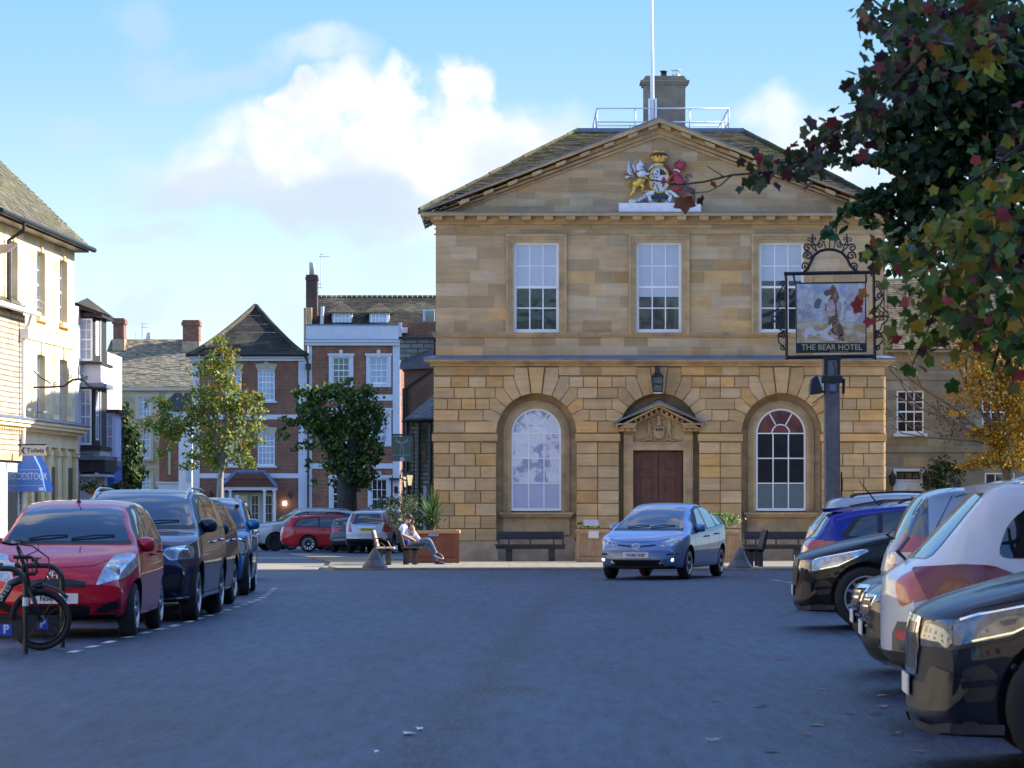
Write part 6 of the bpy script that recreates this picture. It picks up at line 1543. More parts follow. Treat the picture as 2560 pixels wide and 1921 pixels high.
def mirror_part(c,x,z,m,sz=1.0,neck=.0):
    hw=c.s['W']/2
    for sy in (1,-1):
        mb=MB(); y=sy*(hw*.93+.055*sz)
        n=12
        # rounded shell, flat at the back
        pr=[(-.075,.78,.80),(-.055,1,1),(0,1.0,1.0),(.05,.86,.88),(.085,.55,.6),(.10,.2,.25)]
        vs=[];k=14
        for dx,sy_,sz_ in pr:
            for j in range(k):
                a=2*math.pi*j/k; ca,sa=math.cos(a),math.sin(a); q=lambda v:math.copysign(abs(v)**.7,v)
                vs.append((x+dx*sz-.03*abs(q(ca)-(-sy))*0,y+q(ca)*.098*sz*sy_,z+q(sa)*.080*sz*sz_))
        fs=[]
        for i in range(len(pr)-1):
            for j in range(k): fs.append((i*k+j,i*k+(j+1)%k,(i+1)*k+(j+1)%k,(i+1)*k+j))
        fs+=[tuple(range(k-1,-1,-1)),tuple(range((len(pr)-1)*k,len(pr)*k))]
        mb.add(vs,fs); mo=mb.build('wing_mirror',m,c.root,smooth=True,angle=50)
        mb=MB(); mb.tube([(x,sy*(hw*.90),z-.07*sz-neck),(x,y-sy*.05,z-.055*sz)],.028,8); mb.build('mirror_arm',TRIM,mo,smooth=True)
        mb=MB(); mb.box(x-.077*sz-.002,x-.077*sz+.0,y-.075*sz,y+.075*sz,z-.052*sz,z+.052*sz); mb.build('mirror_glass',CARGL,mo)
def plate(c,front,txt,z,y=0,w=.52,h=.112,m=None,tilt=0,size=.078,back=.03):
    sx=1 if front else -1; hh=c.hit('F' if front else 'B',y,z)
    if not hh: return
    back=min(back,.02); x=hh[0].x+sx*back*.5; mb=MB(); mb.box(x,x+sx*back*.5,y-w/2,y+w/2,z-h/2,z+h/2); p=mb.build('number_plate',m or (PLW if front else PLY),c.root)
    if txt: text(txt,(x+sx*(back*.5+.003),y,z),size,ABLK,p,rot=(90,0,90 if front else -90),sx=1.02,bold=.0015)
    return p
def emblem(c,front,z,kind,sc=1.0,y=0):
    sx=1 if front else -1; hh=c.hit('F' if front else 'B',y,z)
    if not hh: return
    x=hh[0].x+sx*.012; mb=MB()
    def el(a,b,cy=0,cz=0,r=.006): mb.tube([(x,y+cy+a*math.cos(t),z+cz+b*math.sin(t)) for t in [2*math.pi*i/24 for i in range(24)]],r*sc,6,closed=True)
    if kind=='ovals': el(.075*sc,.052*sc,r=.008); el(.026*sc,.05*sc,r=.006); el(.052*sc,.018*sc,0,.026*sc,r=.006)
    elif kind=='star':
        el(.08*sc,.08*sc); 
        for t in (90,210,330): mb.tube([(x,y,z),(x,y+.078*sc*math.cos(R(t)),z+.078*sc*math.sin(R(t)))],.009*sc,4,r2=.003)
    elif kind=='round': el(.045*sc,.045*sc); mb.lathe([(.04*sc,0),(.001,0.004)],(x,y,z),16,'x')
    elif kind=='bar': mb.box(x,x+sx*.01,y-.05*sc,y+.05*sc,z-.01,z+.01); el(.05*sc,.03*sc)
    mb.build('badge',CHR,c.root,smooth=True)
def common(c,spec):
    """glass, seams and handles: spec gives outlines measured from the nose"""
    X=lambda t:c.L/2-t
    g=spec
    def wpoly(pts): return [(X(t),z) for t,z in pts]
    for sd in ('L','R'):
        for i,pts in enumerate(g['side']):
            o=c.patch(sd,wpoly(pts),CARGL,'side_window',off=.006,rnd=g.get('srnd',.03))
        if g.get('frame'): c.patch(sd,wpoly(g['frame']),g.get('framem',TRIM),'window_frame',off=.003,rnd=.05)
        for ln in g.get('seams',[]): c.line(sd,wpoly(ln),.009,TRIM,'door_seam')
        for (t,z) in g.get('handles',[]):
            h=c.hit(sd,X(t),z)
            if h: mb=MB(); s_=1 if sd=='L' else -1; mb.tube([h[0]+Vector((-.09,s_*.004,0)),h[0]+Vector((-.07,s_*.04,.004)),h[0]+Vector((.07,s_*.04,.004)),h[0]+Vector((.09,s_*.004,0))],.016,6); mb.build('door_handle',g.get('handlem',spec['paint']),c.root,smooth=True)
        if g.get('sill'): 
            a,b,z0,z1=g['sill']; c.patch(sd,wpoly([(a,z0),(b,z0),(b,z1),(a,z1)]),g.get('sillm',TRIM),'sill_trim',off=.010)
    if g.get('ws'):
        wsb,wst,hb,ht=g['ws']; 
        c.patch('F',[(-hb,wsb),(hb,wsb),(ht,wst),(-ht,wst)],CARGL,'windscreen',off=.005,rnd=.06,res=.05)
        c.patch('F',[(-hb-.03,wsb-.035),(hb+.03,wsb-.035),(hb,wsb+.02),(-hb,wsb+.02)],TRIM,'scuttle',off=.003,rnd=.02)
        for y0,y1 in ((.05,hb*.75),(-.62*hb,.0)):
            h1=c.hit('F',y0,wsb+.015);h2=c.hit('F',y1,wsb+.055)
            if h1 and h2: mb=MB(); mb.tube([h1[0]+h1[1]*.02,(h1[0]+h2[0])/2+h1[1]*.035,h2[0]+h2[1]*.018],.010,5); mb.build('wiper',BLACK,c.root)
    if g.get('rw'):
        b_,t_,hb,ht=g['rw']; c.patch('B',[(-hb,b_),(hb,b_),(ht,t_),(-ht,t_)],CARGL,'rear_window',off=.005,rnd=.07)
def ant(c,x,y,l=.3,lean=-.2,fin=False):
    h=c.hit('T',x,y)
    if not h: return
    mb=MB(); p=h[0]
    if fin: mb.prism([(p.x+.09,p.z-.01),(p.x-.06,p.z-.01),(p.x-.07,p.z+.06)],y-.012,y+.012); mb.build('roof_fin',c.s['paintm'],c.root)
    else: mb.tube([p,p+Vector((lean*l,0,l))],.012,6,r2=.006); mb.ball(tuple(p),.03,8,4); mb.build('aerial',BLACK,c.root)
def rails(c,t0,t1,y,m,h=.045):
    for s in (-1,1):
        pts=[]; n=12
        for i in range(n+1):
            t=t0+(t1-t0)*i/n; hh=c.hit('T',c.L/2-t,s*y)
            if hh: pts.append(hh[0]+Vector((0,0,(0 if i in (0,n) else h))))
        mb=MB(); mb.tube(pts,.018,6); mb.build('roof_rail',m,c.root,smooth=True)
def make(name,label,loc,heading,s,paintm,Rr,wt,group=None):
    root=thing(name,label,'car',loc,heading,group,local=True); s['paintm']=paintm; c=Car(s); c.root=root; c.finish(root,paintm,Rr,wt); return c
# heading: the nose points along +x of the car; R(-90) = towards the viewer
G1="cars parked nose out along the left kerb"; GB="cars parked in the square behind"; G3_="cars parked side by side along the right"
# ---- 1 red hatchback (front left)
P_RED=paint('cherry_red_paint',(0.52,0.012,0.030))
s=dict(L=3.79,W=1.70,H=1.53,fo=.74,wb=2.46,rim=dict(n=7,w=.045,pair=.12),wr=.60,kf=.30,kr=.14,
 top=[(0,.60),(.05,.70),(.16,.80),(.45,.915),(.80,1.0),(.95,1.05),(1.25,1.24),(1.65,1.43),(2.0,1.505),(2.4,1.53),(3.0,1.51),(3.4,1.44),(3.6,1.25),(3.72,1.0),(3.79,.72)],
 belt=[(0,.56),(.3,.82),(.9,.98),(1.6,1.0),(2.6,1.03),(3.4,1.08),(3.79,.70)])
c=make('red_hatchback','small cherry red hatchback parked behind the bicycle stand on the left','',0,s,P_RED,.305,.185) if False else None
def yaris():
    c=make('red_hatchback','small cherry red hatchback parked nose out just behind the bicycle stands',(-4.98,38.3,0),0,s,P_RED,.305,.185,G1)
    c.root.rotation_euler=(0,0,R(-90.4)); c.root.location=(-5.0,39.15,0)
    common(c,dict(paint=P_RED,ws=(1.06,1.44,.70,.52),rw=(1.06,1.42,.58,.5),srnd=.05,frame=[(1.05,.985),(3.40,1.04),(3.28,1.40),(2.1,1.47),(1.75,1.43)],
      side=[[(1.32,1.02),(2.12,1.04),(2.12,1.44),(1.80,1.405)],[(2.20,1.045),(2.98,1.07),(2.90,1.43),(2.20,1.445)],[(3.04,1.08),(3.30,1.09),(3.18,1.38),(2.97,1.42)]],
      seams=[[(1.20,.95),(1.22,.45),(1.30,.30)],[(2.16,1.03),(2.18,.40)],[(2.95,1.04),(2.98,.75),(2.8,.5)]],handles=[(2.0,.90),(2.82,.92)]))
    for sy in (1,-1):
        v='FL' if sy>0 else 'FR'
        c.patch('F',[(sy*.44,.585),(sy*.72,.66),(sy*.76,.70),(sy*.71,.93),(sy*.60,.915),(sy*.52,.80)],LENS,'headlight',off=.006,rnd=.03,res=.03)
        c.patch('F',[(sy*.75,.68),(sy*.835,.80),(sy*.80,.92),(sy*.705,.94)],LENS,'headlight',off=.006,rnd=.02,res=.02)
        h=c.hit('F',sy*.60,.75)
        if h: mb=MB(); mb.lathe([(.085,-.03),(.09,.004),(.07,.006),(.001,.012)],(h[0].x-.01,sy*.60,.74),18,'x'); mb.build('lamp_bowl',LENSW,c.root,smooth=True)
        c.patch('F',[(sy*.42,.30),(sy*.50,.28),(sy*.70,.335),(sy*.66,.42),(sy*.50,.37)],TRIM,'fog_lamp_recess',off=.004,res=.03)
    c.patch('F',[(-.33,.565),(.33,.565),(.33,.625),(.14,.66),(-.14,.66),(-.33,.625)],TRIM,'grille',off=.005,res=.03)
    c.patch('F',[(-.36,.25),(.36,.25),(.38,.37),(-.38,.37)],TRIM,'lower_grille',off=.005,rnd=.04,res=.03)
    for z in (.28,.31,.34): c.line('F',[(-.33,z),(.33,z)],.008,ALLOYD,'grille_bar',off=.010)
    c.line('F',[(-.66,.905),(-.4,.80),(0,.775),(.4,.80),(.66,.905)],.008,TRIM,'bonnet_seam')
    c.line('F',[(-.80,.50),(-.5,.50),(0,.49),(.5,.50),(.80,.50)],.005,TRIM,'bumper_seam') if False else None
    c.patch('F',[(-.72,.20),(.72,.20),(.70,.25),(-.70,.25)],TRIM,'front_lip',off=.006)
    emblem(c,True,.685,'ovals',1.05); plate(c,True,'N58 RDY',.445); mirror_part(c,.62,1.02,P_RED,1.08); ant(c,-.08,0.0,.36,-.3)
yaris()
# ---- 2 dark blue suv
P_NAVY=paint('midnight_blue_paint',(0.010,0.017,0.042))
def suv_front():
    s=dict(L=4.63,W=1.83,H=1.70,fo=.88,wb=2.83,rim=dict(n=5,w=.05,pair=.14),wr=.66,kf=.24,arch=1.10,
     top=[(0,.72),(.04,.86),(.14,.99),(.5,1.07),(1.1,1.14),(1.25,1.20),(1.7,1.45),(2.05,1.60),(2.5,1.67),(3.3,1.665),(4.0,1.63),(4.30,1.50),(4.5,1.15),(4.63,.8)],
     belt=[(0,.68),(.25,.96),(1.2,1.09),(2.5,1.10),(4.2,1.16),(4.63,.78)],bot=[(0,.42),(.10,.30),(.35,.24),(4.2,.26),(4.5,.34),(4.63,.5)],clad=True)
    c=make('dark_blue_suv','tall midnight blue sports utility car parked second along the left kerb',(-4.83,44.6,0),R(-91.0),s,P_NAVY,.36,.225,G1)
    common(c,dict(paint=P_NAVY,ws=(1.20,1.60,.76,.60),rw=(1.12,1.5,.62,.55),frame=[(1.35,1.085),(4.30,1.16),(4.15,1.50),(3.3,1.60),(2.3,1.60),(2.0,1.53)],
      side=[[(1.62,1.115),(2.45,1.125),(2.45,1.565),(2.12,1.52)],[(2.52,1.13),(3.38,1.15),(3.38,1.56),(2.52,1.57)],[(3.45,1.155),(4.15,1.18),(4.02,1.50),(3.45,1.55)]],
      seams=[[(1.50,1.07),(1.50,.45)],[(2.48,1.1),(2.50,.40)],[(3.40,1.1),(3.42,.8),(3.2,.5)]],handles=[(2.32,.98),(3.25,1.0)],handlem=CHR,sill=(1.35,3.3,.30,.34),sillm=ALLOY))
    for sy in (1,-1):
        c.patch('F',[(sy*.50,.86),(sy*.60,.77),(sy*.86,.80),(sy*.86,.93),(sy*.80,.965),(sy*.55,.93)],LENS,'headlight',off=.006,rnd=.03,res=.03)
        c.patch('F',[(sy*.53,.865),(sy*.62,.79),(sy*.82,.81),(sy*.80,.88),(sy*.56,.90)],LENSD,'headlamp_inner',off=.009,res=.03)
        c.line('F',[(sy*.80,.85),(sy*.79,.91),(sy*.60,.915)],.016,LENSW,'lamp_strip',off=.012)
        c.patch('F',[(sy*.46,.36),(sy*.80,.40),(sy*.80,.58),(sy*.60,.60),(sy*.46,.50)],TRIM,'air_intake',off=.006,rnd=.03,res=.03)
    c.patch('F',[(-.42,.60),(.42,.60),(.50,.88),(-.50,.88)],TRIM,'grille',off=.006,rnd=.05,res=.04)
    c.line('F',[(-.48,.76),(.48,.76)],.03,CHR,'grille_bar',off=.012); emblem(c,True,.75,'star',1.1)
    c.patch('F',[(-.45,.34),(.45,.34),(.50,.55),(-.50,.55)],TRIM,'lower_grille',off=.006,rnd=.03)
    for z in (.40,.46,.52): c.line('F',[(-.78,z),(.78,z)],.010,ALLOYD,'intake_bar',off=.012)
    c.line('F',[(-.80,.315),(-.4,.295),(.4,.295),(.80,.315)],.022,ALLOY,'front_lip',off=.010)
    plate(c,True,'',.62) ; mirror_part(c,.60,1.20,P_NAVY,1.15); rails(c,1.95,4.2,.60,ALLOY); ant(c,-1.4,0,.1,fin=True)
suv_front()
# ---- 3 dark grey suv
P_GREY=paint('dark_grey_paint',(0.035,0.036,0.040),metal=.3)
def suv3():
    s=dict(L=4.40,W=1.80,H=1.62,fo=.85,wb=2.65,rim=dict(n=5,w=.06),wr=.64,clad=False,
     top=[(0,.70),(.04,.82),(.14,.93),(.5,1.02),(1.05,1.08),(1.2,1.14),(1.65,1.38),(2.0,1.53),(2.5,1.60),(3.3,1.595),(3.85,1.52),(4.15,1.35),(4.3,1.05),(4.40,.75)],
     belt=[(0,.66),(.25,.90),(1.1,1.03),(2.5,1.06),(4.0,1.12),(4.40,.74)])
    c=make('dark_grey_suv','dark grey crossover car parked third in the left row with a black mirror',(-5.02,49.0,0),R(-92.3),s,P_GREY,.345,.215,G1)
    common(c,dict(paint=P_GREY,ws=(1.13,1.54,.74,.58),rw=(1.1,1.45,.6,.5),frame=[(1.3,1.035),(4.0,1.12),(3.75,1.45),(3.2,1.53),(2.3,1.53),(1.95,1.46)],
     side=[[(1.6,1.065),(2.35,1.075),(2.35,1.49),(2.05,1.45)],[(2.42,1.08),(3.15,1.095),(3.15,1.50),(2.42,1.50)],[(3.22,1.1),(3.8,1.12),(3.62,1.43),(3.22,1.48)]],seams=[[(1.4,1.0),(1.42,.45)],[(2.38,1.06),(2.40,.4)],[(3.18,1.06),(3.2,.8),(3.0,.5)]],handles=[(2.2,.93),(3.02,.95)],handlem=CHR))
    for sy in (1,-1): c.patch('F',[(sy*.50,.78),(sy*.86,.82),(sy*.84,.92),(sy*.55,.86)],LENS,'headlight',off=.006,rnd=.02,res=.03)
    c.patch('F',[(-.45,.5),(.45,.5),(.5,.8),(-.5,.8)],TRIM,'grille',off=.006,rnd=.04); mirror_part(c,.55,1.12,BLACK,1.12); plate(c,True,'',.45)
suv3()
# ---- 4 bright blue small suv
P_BLU=paint('ocean_blue_paint',(0.012,0.135,0.33),metal=.25)
P_BLK=paint('black_paint_gloss',(0.008,0.008,0.010))
def ignis():
    s=dict(L=3.70,W=1.69,H=1.60,fo=.66,wb=2.43,rim=dict(n=8,w=.045),wr=.64,kf=.16,clad=True,
     top=[(0,.74),(.03,.88),(.10,.97),(.4,1.03),(.80,1.07),(.92,1.12),(1.25,1.36),(1.55,1.50),(2.0,1.58),(2.7,1.575),(3.2,1.53),(3.45,1.42),(3.6,1.1),(3.70,.8)],
     belt=[(0,.70),(.25,.94),(.9,1.03),(2.2,1.06),(3.4,1.10),(3.70,.78)])
    c=make('blue_compact_suv','bright ocean blue boxy compact car parked fourth in the left row',(-5.10,56.2,0),R(-88.0),s,P_BLU,.32,.19,G1)
    common(c,dict(paint=P_BLU,ws=(1.10,1.52,.72,.58),rw=(1.1,1.45,.6,.52),frame=[(1.05,1.03),(3.3,1.09),(3.2,1.44),(2.6,1.52),(1.9,1.51),(1.6,1.45)],
     side=[[(1.30,1.06),(1.95,1.07),(1.95,1.47),(1.62,1.42)],[(2.02,1.075),(2.75,1.09),(2.75,1.48),(2.02,1.48)]],seams=[[(1.15,1.0),(1.15,.45)],[(1.98,1.05),(2.0,.4)],[(2.78,1.05),(2.7,.5)]],handles=[(1.82,.93),(2.62,.95)],handlem=CHR))
    for sy in (1,-1):
        c.patch('F',[(sy*.42,.66),(sy*.76,.64),(sy*.80,.90),(sy*.60,.95),(sy*.42,.86)],TRIM,'headlight_surround',off=.004,rnd=.05,res=.03)
        c.patch('F',[(sy*.54,.68),(sy*.73,.68),(sy*.76,.86),(sy*.56,.90)],LENS,'headlight',off=.009,rnd=.05,res=.03)
        c.line('F',[(sy*.74,.68),(sy*.775,.78),(sy*.76,.88),(sy*.62,.915)],.018,LENSW,'lamp_ring',off=.014)
    c.patch('F',[(-.42,.68),(.42,.68),(.42,.86),(-.42,.86)],TRIM,'grille',off=.005,rnd=.02)
    for z in (.73,.78,.82): c.line('F',[(-.4,z),(.4,z)],.012,CHR,'grille_bar',off=.012)
    c.patch('F',[(-.55,.3),(.55,.3),(.60,.46),(-.60,.46)],TRIM,'lower_grille',off=.006); plate(c,True,'',.52); mirror_part(c,.68,1.14,P_BLU,1.1)
    ant(c,-.2,.52,.08,0.0); mb=MB(); h=c.hit('T',.35,.60); mb.box(h[0].x-.06,h[0].x+.06,.54,.60,1.5,1.62); mb.build('roof_rack_foot',mat('pale_blue_plastic',(.5,.62,.75),.4),c.root)
ignis()
# ---- 5 red and dark car further along
P_MRED=paint('bright_red_paint',(0.50,0.012,0.02))
def gen_hatch(name,label,loc,head,pm,H=1.48,L=4.2,W=1.76,fo=.84,wb=2.6,estate=False,Rr=.32,group=None,front=True,lens=LENS,txt='',rear=None,rim=None,rear_txt=None,plate_y=PLY,suv=False,clad=False,mir=None,rimm=ALLOY,nose=0,spoiler=False,railm=None,taillow=False):
    k=H/1.48
    if estate: tail=[(L*.62,H),(L*.80,H*.975),(L-.45,H*.93),(L-.30,H*.80),(L-.10,H*.66),(L,.68*k)]
    else: tail=[(L*.60,H),(L*.78,H*.965),(L-.42,H*.90),(L-.22,H*.72),(L-.06,H*.62),(L,.62*k)]
    s=dict(L=L,W=W,H=H,fo=fo,wb=wb,rim=rim or dict(n=10,w=.04),rimm=rimm,wr=W/2*.73,clad=clad,nst=56,
      top=[(0,(.60+nose)*k),(.04,(.72+nose)*k),(.16,(.80+nose)*k),(.5,.90*k+nose*.6),(1.05,.985*k+nose*.3),(1.2,1.04*k),(1.6,1.26*k),(1.95,H*.945),(2.3,H*.99)]+tail,
      belt=[(0,(.56+nose)*k),(.3,.80*k+nose*.7),(1.1,.93*k+nose*.3),(2.4,.955*k),(L-.5,1.0*k),(L,.62*k)])
    if suv: s['bot']=[(0,.46),(.10,.34),(.35,.27),(L-.4,.29),(L-.12,.38),(L,.52)]
    c=make(name,label,loc,head,s,pm,Rr,.205,group)
    wl=L-.55 if not estate else L-.50
    common(c,dict(paint=pm,ws=(1.04*k,H*.935,.70,.55),rw=((1.0*k if not estate else .98*k),H*.90,.60,.50),frame=[(1.25,.94*k),(wl,1.0*k),(wl-.22,H*.87),(wl-.8,H*.93),(2.2,H*.935),(1.85,H*.88)],
      side=[[(1.52,.97*k),(2.28,.98*k),(2.28,H*.915),(1.97,H*.88)],[(2.35,.985*k),(3.10,1.0*k),(3.10,H*.915),(2.35,H*.918)],[(3.17,1.005*k),(wl-.12,1.025*k),(wl-.30,H*.86),(3.17,H*.90)]],
      seams=[[(1.35,.92*k),(1.38,.42)],[(2.31,.96*k),(2.33,.38)],[(3.13,.97*k),(3.15,.7),(2.95,.5)]],handles=[(2.14,.85*k),(2.98,.87*k)],sill=((1.3,L-1.35,.26,.36) if clad else None)))
    for sy in (1,-1):
        c.patch('F',[(sy*.48,(.66+nose)*k),(sy*.84*W/1.76,(.70+nose)*k),(sy*.82*W/1.76,(.79+nose)*k),(sy*.52,(.755+nose)*k)],lens,'headlight',off=.006,rnd=.02,res=.03)
        if rear=='wide':
            c.patch('B',[(sy*.38,.80*k),(sy*.86*W/1.76,.80*k),(sy*.86*W/1.76,.96*k),(sy*.42,.92*k)],TAIL,'tail_light',off=.006,rnd=.03,res=.03)
            c.patch('L' if sy>0 else 'R',[(c.L/2-L+.04,.80*k),(c.L/2-L+.40,.90*k),(c.L/2-L+.34,.97*k),(c.L/2-L+.10,.97*k)],TAIL,'tail_light',off=.006,res=.03)
        else:
            c.patch('B',[(sy*.56,.72*k),(sy*.86*W/1.76,.72*k),(sy*.84*W/1.76,1.02*k),(sy*.66,1.02*k)],TAIL,'tail_light',off=.006,rnd=.03,res=.03)
    c.patch('F',[(-.42,(.56+nose)*k),(.42,(.56+nose)*k),(.46,(.70+nose)*k),(-.46,(.70+nose)*k)],TRIM,'grille',off=.006,rnd=.03)
    c.patch('F',[(-.60,.28),(.60,.28),(.64,.44),(-.64,.44)],TRIM,'lower_grille',off=.006,rnd=.03)
    plate(c,True,txt,.50*k); 
    if rear_txt is not None: plate(c,False,rear_txt,.80*k)
    mirror_part(c,.50+(L-4.2)*.4,1.03*k,mir or pm,1.0)
    if railm: rails(c,2.0,L-.75,W/2*.64,railm)
    return c
c=gen_hatch('red_small_car','red small car just visible past the bright blue one at the row end',(-5.88,66.0,0),R(-89),P_MRED,H=1.55,L=3.9,wb=2.4,group=G1,mir=P_NAVY)
# ---- background cars around the young tree
P_SILV=paint('silver_paint',(0.42,0.43,0.45),metal=.55); P_CHAMP=paint('champagne_silver',(0.46,0.45,0.42),metal=.5); P_SLATE=paint('slate_grey_paint',(0.10,0.115,0.14),metal=.4)
def xpos(sx,Y): return (sx-CX)*Y/F
def gp(sx,Y): return (xpos(sx,Y),Y,gz(Y))
c=gen_hatch('silver_suv','large champagne silver sports utility car with its front towards us behind the red estate',(xpos(764,141),142.2,gz(141)),R(-163),P_CHAMP,H=1.76,L=4.95,W=1.95,wb=2.98,fo=.90,Rr=.38,estate=True,group=GB,suv=True,railm=ALLOY,nose=.12,rimm=ALLOYD)
c=gen_hatch('red_estate','bright red estate car seen side on with silver alloys by the tree trunk',(xpos(843,134),135.6,gz(134)),R(1.5),P_MRED,H=1.50,L=4.70,W=1.80,wb=2.63,fo=.92,Rr=.33,estate=True,group=GB,rear='wide',railm=TRIM)
c=gen_hatch('silver_off_roader','silver off roader with tall red tail lamps and a yellow rear plate',(xpos(936,130),131.6,gz(130)),R(83),P_SILV,H=1.68,L=4.52,W=1.82,wb=2.62,fo=.90,Rr=.355,estate=True,group=GB,suv=True,clad=True,rear_txt='GK57 BWE')
for sy in (1,-1):
    c.patch('B',[(sy*.60,1.18),(sy*.72,1.18),(sy*.60,1.55),(sy*.53,1.55)],TAIL,'tail_light',off=.009,res=.03)
c.patch('B',[(-.80,.34),(.80,.34),(.84,.56),(-.84,.56)],TRIM,'rear_bumper',off=.012)
c.patch('B',[(-.34,.975),(.34,.975),(.34,1.02),(-.34,1.02)],CHR,'tailgate_handle',off=.02)
c=gen_hatch('grey_saloon','dull plum grey car squeezed between the red estate and the silver off roader',(xpos(895,133.5),135.0,gz(133)),R(80),paint('plum_grey',(0.09,0.075,0.085),metal=.3),H=1.45,L=4.3,W=1.72,wb=2.6,group=GB,rear='wide')
c=gen_hatch('blue_grey_estate','blue grey estate car behind the champagne silver one with green tinted glass',(xpos(800,149),150.0,gz(149)),R(-163),P_SLATE,H=1.60,L=4.8,W=1.86,wb=2.8,group=GB,estate=True,Rr=.34,nose=.06)
c=gen_hatch('silver_blue_people_carrier','pale silver blue people carrier furthest back in the row with sloping windscreen',(xpos(770,157),158.6,gz(157)),R(-163),P_SILV,H=1.68,L=4.6,W=1.84,wb=2.75,group=GB,estate=True,Rr=.34,nose=.1,railm=ALLOY)
c=gen_hatch('pale_blue_hatchback','pale blue hatchback with raised tailgate behind the old tree trunk',(xpos(880,146),147.5,gz(146)),R(15),paint('pale_blue_paint',(0.20,0.27,0.38),metal=.3),H=1.62,L=4.3,W=1.78,wb=2.6,group=GB,estate=True,Rr=.33)
# ---- light blue hybrid driving out
P_SKY=paint('sky_blue_metallic',(0.17,0.27,0.47),metal=.45)
def prius():
    s=dict(L=4.48,W=1.745,H=1.49,fo=.93,wb=2.70,rim=dict(n=5,w=.06,pair=.10),wr=.57,kf=.24,kr=.2,
     top=[(0,.58),(.04,.68),(.14,.76),(.45,.86),(.85,.95),(1.0,1.0),(1.5,1.24),(2.0,1.42),(2.4,1.485),(2.7,1.49),(3.1,1.45),(3.7,1.32),(4.15,1.16),(4.36,1.0),(4.48,.72)],
     belt=[(0,.54),(.3,.74),(.9,.88),(1.6,.91),(2.6,.95),(3.6,1.02),(4.2,1.05),(4.48,.70)])
    c=make('blue_hybrid_car','sky blue hybrid hatchback driving out in front of the town hall door with lamps lit',(0,0,0),0,s,P_SKY,.315,.19)
    c.root.rotation_euler=(0,0,R(-90-16.8)); c.root.location=(3.04,67.9,0)
    common(c,dict(paint=P_SKY,ws=(.98,1.405,.68,.50),rw=(1.15,1.38,.5,.45),srnd=.06,frame=[(1.35,.895),(3.85,1.06),(3.6,1.28),(2.9,1.415),(2.4,1.43),(2.0,1.35)],
      side=[[(1.75,.945),(2.42,.975),(2.42,1.39),(2.12,1.33)],[(2.49,.98),(3.20,1.02),(3.20,1.35),(2.9,1.39),(2.49,1.39)],[(3.27,1.03),(3.70,1.06),(3.55,1.26),(3.27,1.33)]],
      seams=[[(1.3,.87),(1.32,.42),(1.45,.28)],[(2.45,.95),(2.47,.32)],[(3.32,1.0),(3.36,.72),(3.12,.5)]],handles=[(2.30,.83),(3.15,.87)]))
    for sy in (1,-1):
        c.patch('F',[(sy*.44,.64),(sy*.70,.645),(sy*.80,.72),(sy*.78,.84),(sy*.62,.80)],LENS,'headlight',off=.006,rnd=.02,res=.03)
        c.patch('FL' if sy>0 else 'FR',[(-.05,.70),(.22,.80),(.12,.85),(-.06,.83)],LENS,'headlight',off=.005,res=.02) if False else None
        for (yy,zz,r_) in ((.56,.695,.045),(.67,.72,.04),(.74,.75,.032)):
            h=c.hit('F',sy*yy,zz)
            if h: mb=MB(); mb.lathe([(r_,-.03),(r_,.006),(r_*.75,.008),(r_*.7,.0),(.001,.002)],(h[0].x,sy*yy,zz),14,'x'); mb.build('lamp_bowl',LENSW,c.root,smooth=True)
        c.patch('F',[(sy*.58,.47),(sy*.76,.48),(sy*.77,.51),(sy*.60,.51)],TRIM,'lamp_recess',off=.004,res=.03)
        h=c.hit('F',sy*.69,.385); mb=MB(); mb.ball(tuple(h[0]+Vector((.008,0,0))),.027,10,6,(.5,1.0,.9)); mb.build('daytime_lamp',DRL,c.root,smooth=True)
        h=c.hit('F',sy*.47,.335); mb=MB(); mb.lathe([(.045,-.02),(.045,.012),(.001,.014)],(h[0].x,sy*.47,.335),14,'x'); mb.build('fog_lamp',LENS,c.root,smooth=True)
        c.patch('F',[(sy*.09,.625),(sy*.38,.655),(sy*.38,.685),(sy*.09,.655)],TRIM,'upper_grille',off=.005,res=.03)
    c.patch('F',[(-.56,.245),(.56,.245),(.50,.42),(.30,.445),(-.30,.445),(-.50,.42)],P_SILV,'grille_surround',off=.005,rnd=.03,res=.03)
    c.patch('F',[(-.54,.262),(.54,.262),(.48,.385),(-.48,.385)],TRIM,'lower_grille',off=.009,rnd=.02,res=.03)
    for z in (.29,.32,.35): c.line('F',[(-.40,z),(.40,z)],.008,ALLOYD,'grille_bar',off=.013)
    c.line('F',[(-.66,.80),(-.4,.745),(0,.725),(.4,.745),(.66,.80)],.007,TRIM,'bonnet_seam')
    c.patch('F',[(-.66,.18),(.66,.18),(.66,.22),(-.66,.22)],TRIM,'front_lip',off=.006)
    emblem(c,True,.645,'ovals',1.0); plate(c,True,'OU65 XZP',.475); mirror_part(c,.55,.995,P_SKY,1.05)
prius()
